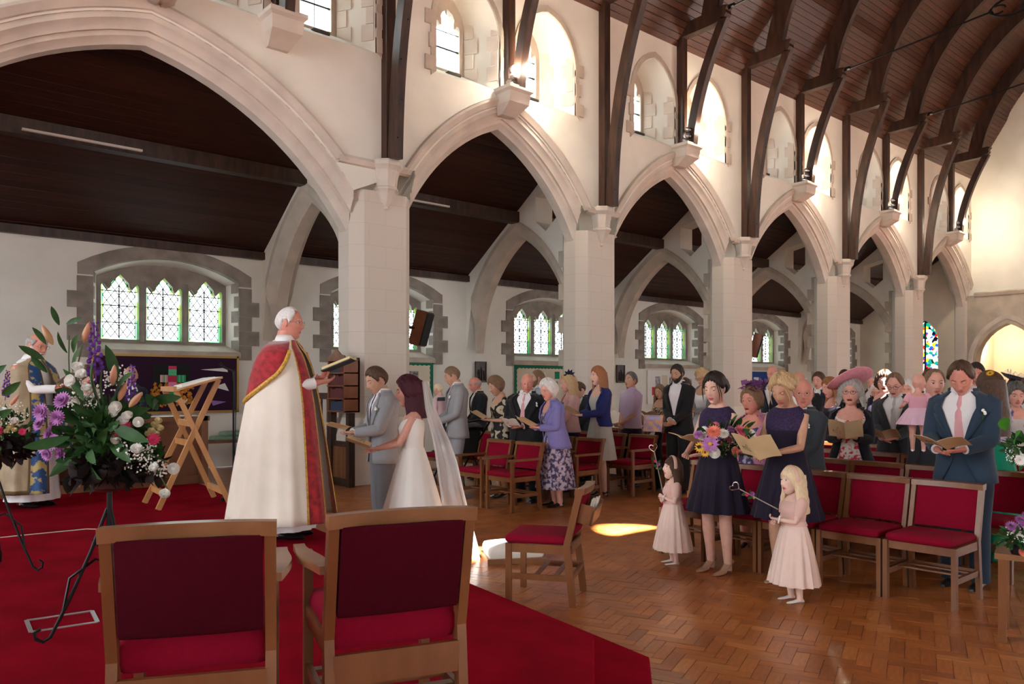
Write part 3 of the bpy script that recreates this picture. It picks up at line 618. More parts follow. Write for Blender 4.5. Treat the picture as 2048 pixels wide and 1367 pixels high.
def build_hair(mb, style, thick, T, curly=0, rs=None, top=None):
    nu, nv = 56, 30; x, y, z, U = head_grid(nu, nv, False); az = np.abs(np.degrees(U))
    tab = HL[style]; line = np.interp(az, [a for a, _ in tab], [b for _, b in tab]); r = np.random.RandomState(rs or 1)
    line = line + .004*np.sin(U*17+1) 
    th = np.clip((z-line)/.022, -1, 1); th = np.where(th < 0, -.016, thick*np.sqrt(np.clip(th, 0, 1)) + .001)
    if top is not None:  # bald crown
        up = np.clip((z-top)/.02, 0, 1); th = np.where(up > 0, th*(1-up) - .012*up, th)
        th = np.where(az < 62, -.016, th)
    pos = th > 0
    th = th + np.where(pos, (.10*thick*np.sin(U*23+z*40) + .08*thick*np.sin(U*41-z*25)), 0)
    if curly: th = th + np.where(pos, curly*(np.sin(U*9+z*70)*np.sin(z*95+U*4) + r.uniform(-.4, .4, th.shape)), 0)
    n = np.sqrt((x/.09)**2+(y/.07)**2+(z/.115)**2)+1e-6; nx, ny, nz = x/.09/n, y/.07/n, z/.115/n
    vs = [T @ Vector(p) for p in zip((x+nx*th).ravel(), (y+ny*th).ravel(), (z+nz*th).ravel())]
    mb.add(vs, grid_faces(nu, nv))
def long_hair(mb, T, length, a0=66, w0=.088, w1=.125, back=.115, thick=.03, z0=.05, wave=.0):
    n = 16; rs = []; K = 16
    for k in range(K+1):
        t = k/K; z = z0 - t*length; rx = lerp(back, back*1.05, t); ry = lerp(w0, w1, min(1, t*1.6)); th = thick*(.5+.5*math.sin(PI*min(1, .2+t)))*(1 if t < .8 else 1-.6*(t-.8)/.2)+.004
        o, i = [], []
        for j in range(n+1):
            a = math.radians(lerp(a0, 360-a0, j/n)); wv = 1+wave*math.sin(j*2.3+t*14)+.02*math.sin(j*5.1+k*.6); c = -.01-.02*t
            o.append(T @ Vector((c+rx*wv*math.cos(a), ry*wv*math.sin(a), z+.006*math.sin(j*3.1)*t))); i.append(T @ Vector((c+(rx-th)*math.cos(a), (ry-th)*math.sin(a), z)))
        rs.append(o + i[::-1])
    mb.rings(rs)
def ik(S, Wp, l1, l2, pole):
    d = Wp-S; L = d.length
    if L > (l1+l2)*.995: Wp = S + d*((l1+l2)*.995/L); d = Wp-S; L = d.length
    a = (l1*l1-l2*l2+L*L)/(2*L); h = math.sqrt(max(0, l1*l1-a*a)); u = d/L
    p = (pole-u*pole.dot(u)).normalized(); return S+u*a+p*h, Wp
def build_hand(mb, Wp, d, n, sc, curl=.5, left=True, m=0, tc=.4):
    d = d.normalized(); n = (n-d*n.dot(d)).normalized(); s = d.cross(n) * (1 if left else -1)   # s points to the thumb side
    pr = []
    for t, hw, ht in ((-.012, .024, .019), (.01, .026, .020), (.04, .036, .017), (.075, .040, .014), (.092, .037, .011)):
        c = Wp+d*t*sc; pr.append([c + s*(hw*sc*math.cos(2*PI*k/10)) + n*(ht*sc*math.sin(2*PI*k/10)) for k in range(10)])
    mb.rings(pr, m)
    for off, ln, r in ((.029, .070, .0088), (.010, .080, .0092), (-.010, .074, .0088), (-.028, .058, .0078)):
        p = Wp + d*.082*sc + s*off*sc; q = d.copy(); pts = [p-d*.012*sc, p]; a = curl*.75
        for fr in (.42, .32, .26):
            R = Matrix.Rotation(a, 3, d.cross(n)); q = (R @ q) if True else q; p = p+q*ln*fr*sc; pts.append(p)
        mb.tube(pts, [r*sc, r*sc, r*sc*.97, r*sc*.9, r*sc*.62], 7, m)
    p = Wp + d*.022*sc + s*.022*sc; q = (d*.62+s*.72+n*.25).normalized(); pts = [p, p+q*.035*sc]; q2 = (d*.86+s*.15+n*tc).normalized(); pts += [pts[-1]+q2*.030*sc, pts[-1]+q2*.052*sc]
    mb.tube(pts, [.0125*sc, .0115*sc, .0098*sc, .0065*sc], 7, m)
def limb(P, n=3):
    S, E, Wp = P; return [S, S.lerp(E, .35), S.lerp(E, .7), S.lerp(E, .92)*.85+E.lerp(Wp, .08)*.15, S.lerp(E, .97)*.5+E.lerp(Wp, .03)*.5, E.lerp(Wp, .10)*.85+S.lerp(E, .92)*.15, E.lerp(Wp, .35), E.lerp(Wp, .7), Wp]
def islands(mb):
    par = list(range(len(mb.v)))
    def find(i):
        while par[i] != i: par[i] = par[par[i]]; i = par[i]
        return i
    for f in mb.f:
        a = find(f[0])
        for q in f[1:]:
            b = find(q)
            if a != b: par[b] = a
    g = {}
    for fi, f in enumerate(mb.f): g.setdefault(find(f[0]), []).append(fi)
    return list(g.values())
def unify(mb, mats, root):
    """join head, trunk, arms, hands and legs into one continuous surface"""
    import bmesh
    o = mb.build('body', mats, root, 0)
    op = MB(); op.ball((0, 0, 0), .004, 6, 4); t = op.build('union_seed', mats, None, 0)
    v0 = mb.v[0]; t.location = root.matrix_basis @ Vector((0, 0, interp(0, [(0, 0)])[0] + max(v[2] for v in mb.v)*.55))
    md = o.modifiers.new('union', 'BOOLEAN'); md.operation = 'UNION'; md.solver = 'EXACT'; md.use_self = True; md.object = t
    UNITE.append((o, t)); return o
UNITE = []
def finish_bodies():
    bpy.context.view_layer.update(); dg = bpy.context.evaluated_depsgraph_get()
    done = []
    for o, t in UNITE:
        me = bpy.data.meshes.new_from_object(o.evaluated_get(dg)); done.append(me)
    for (o, t), me in zip(UNITE, done):
        o.modifiers.clear()
        if len(me.polygons) > 500: o.data = me
        o.data.name = 'body'
        o.data.shade_smooth(); o.data.set_sharp_from_angle(angle=math.radians(75)); bpy.data.objects.remove(t)
ARM = {'book': ((.30, .045, 1.10), (.30, -.045, 1.10)), 'down': ((.04, .25, .74), (.04, -.25, .74)), 'front': ((.19, .03, .97), (.19, -.03, .99)), 'low': ((.27, .06, 1.00), (.27, -.06, 1.00)), 'fold': ((.20, .03, .98), (.21, .0, .96))}
def person(label, px, d, ytop=None, a=49, z0=0.0, H=None, sex='m', skin='fair', hair=('short', 'brown', .016), look=(0, 12), outfit=None, arms='book', group='wedding guests', lean=0.0, cat='person', eyes='down', glasses=None, hk=1.0, wk=1.0, belly=0.0, mouth=0, beard=None, detail=1, lip=None, pos=None, curl=.55, shoes=None, longh=None, bun=None, stance=.0, armset=None, palms=None, brow=None, strands=False):
    outfit = outfit or {}
    if H is None: H = EYE + (HOR-ytop)*d/FPX - z0
    base = pos if pos is not None else D(px, d, z0)
    root = empty('person', base, YAW(a), label, cat, group)
    hk = hk*1.07 if hk >= 1 else hk
    hh = .236*hk; sb = (H-hh)/(1.75-.236); sw = sb*wk
    sk = SKIN[skin]; tabb = MT_M if sex == 'm' else MT_F
    LN = math.radians(lean)
    def bend(p):   # forward lean of the trunk about the hip
        p = Vector(p)
        zb = .92*sb
        if LN and p.z > zb:
            t = min(1, (p.z-zb)/(.25*sb)); A = LN*t; dz = p.z-zb; return Vector((p.x*math.cos(A)+dz*math.sin(A), p.y, zb+dz*math.cos(A)-p.x*math.sin(A)))
        return p
    def ring(z, off=0.0, n=28, tb=None, sx=1.0, phis=None, zf=None):
        w, df, db = interp(z, tb or tabb); bz = 1+belly*math.exp(-((z-1.08)/.14)**2); pts = []
        for k in range(n):
            ph = 2*PI*k/n if phis is None else phis[k]; c, s = math.cos(ph), math.sin(ph); e = .86
            cx = math.copysign(abs(c)**e, c); sy = math.copysign(abs(s)**e, s)
            x = (df*bz*sw+off)*cx if c > 0 else (db*sw+off)*cx; y = ((w*(1+.45*(bz-1)))*sw+off)*sy*sx
            pts.append(bend((x, y, z*sb + (zf(ph) if zf else 0))))
        return pts
    # ---- skeleton
    shy = interp(1.40, tabb)[0]*sw*.90; l1, l2 = .285*sb, .245*sb
    tg = armset or ARM[arms]
    A = {}
    for sd, tgt in ((1, tg[0]), (-1, tg[1])):
        S = bend((-.005*sb, sd*shy, 1.395*sb)); T = bend((tgt[0]*sb, tgt[1]*sb, tgt[2]*sb)) if tgt[2] > .95 else Vector((tgt[0]*sb, tgt[1]*sb*max(1, wk*.95), tgt[2]*sb))
        E, T = ik(S, T, l1, l2, Vector((-.45, sd*.55, -.9))); A[sd] = (S, E, T)
    # ---- body: one mesh (head, neck, trunk, arms, hands, legs)
    mb = MB()
    pitch, yaw = math.radians(look[1]), math.radians(look[0])
    npv = bend((.0, 0, 1.505*sb)); 
    Rh = Matrix.Rotation(yaw, 4, 'Z') @ Matrix.Rotation(pitch, 4, 'Y')
    TH_ = Matrix.Translation(npv) @ Matrix.Rotation(LN*.3, 4, 'Y') @ Rh @ Matrix.Scale(hk, 4) @ Matrix.Translation((.022, 0, .112))
    nu, nv = (60, 46) if detail else (40, 30)
    x, y, z, U = head_grid(nu, nv, True, mouth); hv = [TH_ @ Vector(p) for p in zip(x.ravel(), y.ravel(), z.ravel())]; hf = grid_faces(nu, nv)
    X, Y, Z = x.ravel(), y.ravel(), z.ravel(); mi = []
    for f in hf:
        cx, cy, cz = X[list(f)].mean(), abs(Y[list(f)].mean()), Z[list(f)].mean(); m = 0
        if cx > .05 and len(f) == 4:
            if cy < .023 and -.071 < cz < -.0505 and cy < .024*(1-abs((cz+.061)/.013)**2): m = 1
            if mouth and cy < .012+.004*mouth and -.072 < cz < -.057: m = 2
        mi.append(m)
    o = len(mb.v); mb.v.extend(tuple(p) for p in hv); mb.f.extend(tuple(i+o for i in f) for f in hf); mb.m.extend(mi)
    for sd in (1, -1):   # ears
        mb.ball(TH_ @ Vector((-.006, sd*.0735, .0)), (1, 1, 1), 8, 6, 0, (TH_.to_3x3().to_4x4() @ Matrix.Rotation(sd*.35, 4, 'Z') @ Matrix.Diagonal((.017, .007, .031, 1))))
    tr = [ring(zz) for zz in (.80, .88, .97, 1.07, 1.14, 1.22, 1.30, 1.36, 1.405, 1.44, 1.475)]
    nk = []
    for t in range(5):
        c = bend((-.012*sb, 0, 1.49*sb)).lerp(TH_ @ Vector((-.018, 0, -.055)), t/4); rr = (.060 if sex == 'm' else .050)*sw*(1 if t else 1.12)
        nk.append([c + Vector((rr*1.05*math.cos(2*PI*k/28), rr*math.sin(2*PI*k/28), 0)) for k in range(28)])
    mb.rings(tr + nk)
    am = .92 if sex == 'm' else .80
    for sd in (1, -1):
        P = limb(A[sd]); rr = [.052, .050, .045, .041, .040, .040, .038, .031, .025]; mb.tube(P, [r*sw*am for r in rr], 12)
        S, E, T = A[sd]; fd = (T-E).normalized()
        pn = Vector((0, -sd*.5, 1)) if arms in ('book', 'low') else Vector((0, -sd, .15))
        if palms: pn = Vector(palms[0 if sd > 0 else 1])
        hd = (fd + (Vector((.25, -sd*.45, 0)) if arms in ('book', 'low', 'front', 'fold') else Vector((0, 0, -.1)))).normalized()
        build_hand(mb, T, hd, pn, .98*sb if sex == 'm' else .9*sb*(1 if H > 1.3 else 1.05), .12 if (arms == 'book' and not palms and curl == .55) else curl, sd > 0)
    for sd in (1, -1):
        fx = stance*sd; hp, kn, an = Vector((0, sd*.088*sw, .88*sb)), Vector((.02*sb+fx*.5, sd*.092*sw, .48*sb)), Vector((-.02*sb+fx, sd*.090*sw, .075*sb))
        mb.tube([hp, hp.lerp(kn, .5), kn, kn.lerp(an, .28), kn.lerp(an, .65), an, an-Vector((0, 0, .05*sb))], [r*sw for r in (.085, .074, .054, .056, .042, .034, .036)], 12)
    body = unify(mb, [sk, lip or (M_LIPR if sex == 'f' else M_LIP), M_MOUTH], root)
    # ---- eyes and brows
    hm = HAIR[hair[1]] if hair else HAIR['light']
    for sd in (1, -1):
        c = Vector((.0725, sd*.031, .0115)); g = {'down': (.70, -.6), 'open': (.95, 0.0), 'shut': (.6, -.8)}[eyes]; gq = Vector((g[0], 0, g[1])).normalized()
        Rg = Vector((0, 0, 1)).rotation_difference(gq).to_matrix().to_4x4(); rs = []
        for i in range(11):
            t = PI*i/10; rs.append([TH_ @ (c + Rg @ Vector((.0125*max(math.sin(t), .02)*math.cos(2*PI*j/12), .0125*max(math.sin(t), .02)*math.sin(2*PI*j/12), .0125*math.cos(t)))) for j in range(12)])
        mbe = MB(); mbe.rings(rs[:4], 1, cap=False); mbe.v = []; mbe.f = []; mbe.m = []; mbe.rings(rs, 0); mbe.m = [1 if q < 24 or q == 120 else 0 for q in range(len(mbe.f))]; mbe.build('eye', [M_EYEW, M_IRIS], root, 70)
        cut = {'down': -.30, 'open': .28, 'shut': -.6}[eyes]; rs = []
        for i in range(7):
            el = lerp(1.45, math.asin(cut), min(i, 5)/5) - (.10 if i == 6 else 0); rs.append([TH_ @ (c + Vector((.0142*math.cos(el)*math.cos(b), .0142*math.cos(el)*math.sin(b), .0142*math.sin(el)))) for b in np.linspace(-1.5, 1.5, 9)])
        mbl = MB(); mbl.rings(rs, 0, closed=False, cap=False); mbl.m = [1 if q >= 40 else 0 for q in range(len(mbl.f))]; mbl.build('eyelid', [sk, M_LASH], root, 70)
        mbb = MB(); mbb.tube([TH_ @ Vector((bx, sd*by, bz)) for bx, by, bz in ((.0865, .014, .030), (.0855, .026, .0345), (.079, .038, .035), (.070, .047, .029))], [(.0022*hk, .0045*hk)]*3+[(.001, .002)], 6); mbb.build('eyebrow', brow or hm, root, 70)
    if glasses:
        mbg = MB(); Mg = M_SPEC if glasses == 'dark' else MATS.get('wire_frame') or mat('wire_frame', (.25, .2, .16), .3, metal=.8); th = .0018 if glasses == 'dark' else .0011
        for sd in (1, -1):
            mbg.tube([TH_ @ Vector((.0985-abs(math.cos(t))*.002, sd*(.031+.022*math.cos(t)), .006+.016*math.sin(t))) for t in np.linspace(0, 2*PI, 17)], th*hk, 5)
            mbg.tube([TH_ @ Vector(p) for p in ((.096, sd*.053, .010), (.06, sd*.072, .012), (.0, sd*.080, .010), (-.012, sd*.079, -.004))], th*hk, 5)
        mbg.tube([TH_ @ Vector((.100, yy, .010)) for yy in (-.010, 0, .010)], th*hk, 5); mbg.build('glasses', Mg, root, 70)
    # ---- hair
    if hair:
        mbh = MB(); style, col, thick = hair[:3]; kw = hair[3] if len(hair) > 3 else {}
        build_hair(mbh, style, thick, TH_, rs=int(px), **kw)
        if longh:
            Tl = Matrix.Translation(npv) @ Matrix.Rotation(yaw, 4, 'Z') @ Matrix.Rotation(pitch*.35, 4, 'Y') @ Matrix.Scale(hk, 4) @ Matrix.Translation((.022+.04*math.sin(max(0, pitch)), 0, .112)); long_hair(mbh, Tl, **longh)
        if bun:
            rb = np.random.RandomState(int(px)); 
            for q in range(9): mbh.ball(TH_ @ Vector((bun[0]+rb.uniform(-.022, .022), rb.uniform(-.03, .03), bun[1]+rb.uniform(-.025, .025))), bun[2]*rb.uniform(.45, .75)*hk, 10, 7)
        mbh.build('hair', hm, root, 70)
        if strands:
            for sd in (1, -1):
                for q in range(2):
                    mbs_ = MB(); mbs_.tube([TH_ @ Vector(p) for p in ((.066-.012*q, sd*(.048+.006*q), .062), (.078-.014*q, sd*(.066+.006*q), .02), (.070-.012*q, sd*(.070+.010*q), -.03), (.078-.02*q, sd*(.066+.012*q), -.075-.02*q))], [.004, .005, .004, .001], 6); mbs_.build('loose_strand', hm, root, 60)
    if beard:
        mbd = MB(); nu2, nv2 = 56, 46; x, y, z, U = head_grid(nu2, nv2, True); azd = np.abs(np.degrees(U))
        up = np.interp(azd, [0, 12, 25, 45, 70, 85], [-.048, -.046, -.05, -.045, -.01, .02]); k = np.clip((up-z)/.012, -1, 1); k = np.where(azd > 86, -1, k)
        k = np.where((np.abs(y) < .018) & (np.abs(z+.061) < .008), -1, k); th = np.where(k < 0, -.01, beard[1]*k+.001); n = np.sqrt((x/.09)**2+(y/.07)**2+(z/.115)**2); 
        mbd.add([TH_ @ Vector(p) for p in zip((x+x/.09/n*th).ravel(), (y+y/.07/n*th).ravel(), (z+z/.115/n*th).ravel())], grid_faces(nu2, nv2)); mbd.build('beard', HAIR[beard[0]], root, 70)
    # ---- clothes
    def tube_sleeve(name, m, off, upto=1.0, cuff=None, puff=0.0):
        for sd in (1, -1):
            P = limb(A[sd]); rr = [.060, .058, .052, .047, .046, .046, .044, .038, .034]
            full = P; k = len(P) if upto >= 1 else max(3, int(round(upto*len(P)+.4)))
            pts = full[:k]; rad = [rr[i]*sw*am+off for i in range(k)]
            if upto >= 1: pts = pts[:-1] + [pts[-2].lerp(pts[-1], .82)]
            S = pts[0]; pts = [S + (S-pts[1])*.10 + Vector((0, -sd*.03*sw, .012*sw))] + pts; rad = [rad[0]*.82] + rad
            if puff: rad = [r*(1+puff) for r in rad[:3]] + [r*(1+puff*.4) for r in rad[3:]]
            mbx = MB(); mbx.tube(pts, rad, 14); mbx.build(name, m, root, 60)
            if cuff is not None and upto >= 1:
                E, T = A[sd][1], A[sd][2]; mbx = MB(); mbx.tube([E.lerp(T, .80), E.lerp(T, .97)], [.036*sw*am+off*.5, .034*sw*am+off*.4], 14); mbx.build('shirt_cuff', cuff, root, 60)
    def legs_trousers(m, shoe):
        for sd in (1, -1):
            fx = stance*sd; hp, kn, an = Vector((0, sd*.085*sw, .86*sb)), Vector((.018*sb+fx*.5, sd*.094*sw, .48*sb)), Vector((-.015*sb+fx, sd*.094*sw, .05*sb))
            mbx = MB(); mbx.tube([hp, hp.lerp(kn, .3), hp.lerp(kn, .7), kn, kn.lerp(an, .4), kn.lerp(an, .8), an], [r*sw for r in (.100, .098, .084, .074, .070, .066, .068)], 14); mbx.build('trouser_leg', m, root, 60)
        mbx = MB(); mbx.rings([ring(zz, .016*sb) for zz in (.80, .85, .92, 1.0, 1.05)]); mbx.build('trousers', m, root, 60); shoes_(shoe)
    def shoes_(m, heel=0.0, open_=False):
        for sd in (1, -1):
            fx = stance*sd; mbx = MB(); cy = sd*.092*sw; s_ = sb if H > 1.3 else sb*1.05; rs = []
            for xx, hw, z1, z0_ in ((-.075, .020, .055, 0), (-.065, .032, .068, 0), (-.03, .036, .074, 0), (.02, .036, .066, 0), (.07, .042, .048, 0), (.12, .043, .040, 0), (.155, .034, .032, 0), (.178, .014, .022, .004)):
                lift = heel*max(0, min(1, (.07-xx)/.12)); zl = z0_+lift; zh = z1*(.75 if open_ else 1)+lift
                rs.append([((xx)*s_+fx, cy+hw*s_*math.cos(t)*(1 if math.sin(t) < .2 else .82), (zl+(zh-zl)*(.5+.5*math.sin(t)))*s_) for t in np.linspace(0, 2*PI, 12, endpoint=False)])
            mbx.rings(rs)
            if heel: mbx.tube([(-.062*s_+fx, cy, 0), (-.055*s_+fx, cy, (heel+.02)*s_)], [.006*s_, .016*s_], 8)
            mbx.build('shoe', m, root, 50)
    def skirt(name, m, zt, zh, wh, fold=.03, nf=11, off=.012, front=1.0, flare=1.0, n=72):
        rs = []; K = 16
        w, df, db = interp(zt, tabb)
        for k in range(K+1):
            t = k/K; zz = lerp(zt, zh, t); r0 = interp(max(zz, .88), tabb); e = t**flare; pts = []
            for j in range(n):
                ph = 2*PI*j/n; c, s = math.cos(ph), math.sin(ph); fo = 1+fold*e*(math.sin(nf*ph+1.2*math.sin(3*ph))+.5*math.sin((nf*2+1)*ph+t))
                xx = (max(r0[1] if c > 0 else r0[2], lerp((df if c > 0 else db), wh*.86, e))*sw+off)*c*fo; yy = (max(r0[0], lerp(w, wh, e))*sw+off)*s*fo; pts.append(bend((xx, yy, zz*sb)))
            rs.append(pts)
        mbx = MB(); mbx.rings(rs, cap=False); return mbx.build(name, m, root, 70)
    def bodice(name, m, zlo, zhi, off=.008, dipf=.05, dipb=.02, n=40, sx=1.0):
        zs = np.linspace(zlo, zhi, 14); rs = []
        for i, zz in enumerate(zs):
            t = (i/13)**4; rs.append(ring(zz, off, n, zf=lambda ph: -t*(dipf*max(0, math.cos(ph))**1.5+dipb*max(0, -math.cos(ph))**1.5)*sb, sx=sx))
        mbx = MB(); mbx.rings(rs, cap=False); return mbx.build(name, m, root, 70)
    def coat(name, m, zh, open_=.02, vz=1.12, off=.022, lap=True, hemw=.0, cut=.22, vtop=.47, lapm=None):
        zs = [zh, lerp(zh, .95, .4), .95, 1.02, 1.08, 1.14, 1.20, 1.26, 1.32, 1.37, 1.405, 1.435, 1.465, 1.487]; rs = []; n = 44
        def p0(zz): return open_ + (cut*max(0, (vz-.05-zz)/(vz-.05-zh))**1.6 if zz < vz else (vtop)*((zz-vz)/(1.45-vz))**1.15)
        for zz in zs:
            f = p0(zz); pad = .010 if 1.36 < zz < 1.45 else 0; w_ = off*sb + hemw*sw*max(0, (.95-zz)/.2) + pad*sb
            rs.append(ring(zz, w_, n, phis=[lerp(f, 2*PI-f, k/(n-1)) for k in range(n)]))
        mbx = MB(); mbx.rings(rs, closed=False, cap=False); mbx.rings([[p*1.0 for p in reversed(r)] for r in rs][0:1]*1 + [], closed=False, cap=False) if False else None
        c = mbx.build(name, m, root, 60)
        sol = c.modifiers.new('thickness', 'SOLIDIFY'); sol.thickness = .008*sb; sol.offset = -1
        if lap:
            for sd in (1, -1):
                li, lo_ = [], []
                for zz in (vz-.01, vz+.06, vz+.14, vz+.21, vz+.24, vz+.245, vz+.29, 1.45, 1.475):
                    f = p0(min(zz, 1.47)); t = (zz-vz)/(1.475-vz); wdt = .05+.42*min(1, t*1.5) if zz < vz+.242 else .22+.16*(1-t)
                    P = ring(zz, (off+.010)*sb + (.010*sb if 1.36 < zz < 1.45 else 0), 2, phis=[sd*(f-.02), sd*(f+wdt)]); li.append(P)
                mbx = MB(); mbx.rings(li, closed=False, cap=False); l = mbx.build('lapel', lapm or m, root, 40); so = l.modifiers.new('thickness', 'SOLIDIFY'); so.thickness = .006*sb
            mbx = MB(); mbx.tube([p + Vector((0, 0, .008*sb)) for p in ring(1.482, .012*sb, 17, phis=list(np.linspace(.85, 2*PI-.85, 17)))], [(.020*sb, .007*sb)]*17, 8); mbx.build('collar', m, root, 60)
    def collar(m):
        mbx = MB()
        for sd in (1, -1):
            ph = np.linspace(.12, PI, 10); top = [p + Vector((0, 0, .030*sb)) for p in ring(1.497, .004*sb, 10, phis=list(sd*ph))]; bot = [p + Vector((.0, 0, 0)) for p in ring(1.478, .013*sb, 10, phis=list(sd*ph))]; bot[0] += Vector((.012*sb, sd*.012*sb, -.018*sb))
            mbx.rings([top, bot], closed=False, cap=False)
        c = mbx.build('shirt_collar', m, root, 60); so = c.modifiers.new('thickness', 'SOLIDIFY'); so.thickness = .004*sb
    def tie(m, zend=1.08):
        zs = [1.478, 1.466, 1.45, 1.40, 1.32, 1.22, 1.13, zend+.03, zend]; hw = [.016, .019, .011, .017, .023, .029, .034, .030, .004]; rs = []
        for zz, h in zip(zs, hw):
            c = ring(zz, .012*sb, 1, phis=[0.0])[0]; k = 1.0; rs.append([c+Vector((0, -h*sb, 0)), c+Vector((.007*sb, 0, 0)), c+Vector((0, h*sb, 0)), c+Vector((-.006*sb, 0, 0))])
        mbx = MB(); mbx.rings(rs); mbx.build('tie', m, root, 30)
    def buttonhole(sd=1, m=None):
        c = ring(1.33, .036*sb, 1, phis=[sd*.72])[0]; mbx = MB(); rb = random.Random(int(px))
        for q in range(5): mbx.ball(c+Vector((rb.uniform(0, .015), rb.uniform(-.016, .016), rb.uniform(-.02, .025)))*sb, .011*sb, 7, 5, 0)
        for q in range(5): e = c+Vector((.004, rb.uniform(-.02, .02), rb.uniform(-.06, .04)))*sb; mbx.tube([c, e], [.004*sb, .002*sb], 5, 1)
        mbx.build('buttonhole_flower', [m or M_PETALW, M_LEAF], root, 60)
    env = dict(ring=ring, bend=bend, root=root, sb=sb, sw=sw, TH_=TH_, A=A, npv=npv, skirt=skirt, bodice=bodice, coat=coat, sleeve=tube_sleeve, trousers=legs_trousers, shoes=shoes_, collar=collar, tie=tie, buttonhole=buttonhole, hk=hk, H=H, tabb=tabb, am=am)
    o = outfit; kind = o.get('kind', 'suit')
    if kind == 'suit':
        J = o['jacket']; sh = o.get('shirt', M_SHIRT)
        bodice('shirt', sh, .92, 1.495, .011, 0, 0)
        if o.get('waistcoat'): coat('waistcoat', o['waistcoat'], .94, .01, 1.20, .013, False, 0, .1, .42)
        if o.get('jacket_on', True):
            coat('jacket', J, o.get('hem', .80), o.get('open', .03), o.get('vz', 1.10), .024, True, .02, o.get('cut', .25))
            tube_sleeve('sleeve', J, .014*sb, 1.0, sh)
        collar(sh)
        if o.get('tie'): tie(o['tie'])
        legs_trousers(o.get('trousers', J), o.get('shoes', M_SHOE))
        if o.get('flower', False): buttonhole(o.get('fside', 1))
    elif kind == 'shirt':
        bodice('shirt', o['shirt'], .90, 1.495, .018, 0, 0); tube_sleeve('sleeve', o['shirt'], .016*sb, o.get('sleeves', .5)); collar(o['shirt']); legs_trousers(o['trousers'], M_SHOE)
        if o.get('waistcoat'): coat('waistcoat', o['waistcoat'], .90, .02, 1.18, .026, False, 0, .1, .5)
    elif kind == 'dress':
        bodice('bodice', o['m'], 1.06, o.get('top', 1.45), .010, o.get('dip', .07), .03)
        skirt('skirt', o.get('sm', o['m']), 1.10, o.get('hem', .50), o.get('wh', .19), o.get('fold', .05), o.get('nf', 13), flare=o.get('flare', .8))
        if o.get('sleeves'): tube_sleeve('sleeve', o.get('slm', o['m']), .010*sb, o['sleeves'], puff=o.get('puff', 0))
        if o.get('jacket'):
            coat('jacket', o['jacket'], o.get('jhem', .86), o.get('open', .35), o.get('vz', 1.12), .030, True, .04, .2, .6); tube_sleeve('sleeve', o['jacket'], .015*sb, 1.0)
        shoes_(o.get('shoes', M_SHOE), o.get('heel', .04), True)
    if o.get('extra'): o['extra'](env)
    return env
M_PETALW = mat('white_petal', (.88, .87, .82), .6); M_LEAF = mat('green_leaf', (.012, .045, .010), .55, c2=(.032, .095, .022), vscale=9, spec=.22)
# ================================================================ furniture and flowers
M_BEECH = mat('varnished_beech', (.155, .055, .018), .36, c2=(.215, .085, .030), vscale=7, stretch=(1, 1, .25), spec=.45, bump=.05)
M_BEECHL = mat('pale_beech', (.20, .088, .036), .30, c2=(.27, .13, .058), vscale=6, spec=.5)
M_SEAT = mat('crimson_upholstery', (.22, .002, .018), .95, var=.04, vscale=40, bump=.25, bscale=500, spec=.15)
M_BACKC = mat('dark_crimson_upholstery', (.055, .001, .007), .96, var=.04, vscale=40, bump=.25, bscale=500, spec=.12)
M_PAPER = mat('cream_card', (.66, .50, .28), .8, var=.05, vscale=9); M_PAPERW = mat('white_paper', (.80, .79, .75), .8); M_INK = mat('sepia_ink', (.10, .06, .035), .9)
def softbox(mb, lo, hi, r=.02, dome=.0, n=8, m=0):
    """rounded cushion"""
    cx, cy = (lo[0]+hi[0])/2, (lo[1]+hi[1])/2; hx, hy = (hi[0]-lo[0])/2, (hi[1]-lo[1])/2; rs = []
    def loop(e, z, dm=0):
        pts = []; 
        for q in range(4):
            for k in range(5):
                a = PI/2*q + PI/2*k/4; sx, sy = (1, 1) if q == 0 else (-1, 1) if q == 1 else (-1, -1) if q == 2 else (1, -1)
                pts.append((cx+sx*(hx-r-e)+(r)*math.cos(a), cy+sy*(hy-r-e)+(r)*math.sin(a), z))
        return pts
    h = hi[2]-lo[2]
    rs = [loop(.012, lo[2]), loop(0, lo[2]+.3*h), loop(0, lo[2]+.65*h), loop(.012, lo[2]+.9*h), loop(.04, lo[2]+h), loop(min(hx, hy)*.6, lo[2]+h+dome)]
    mb.rings(rs, m)
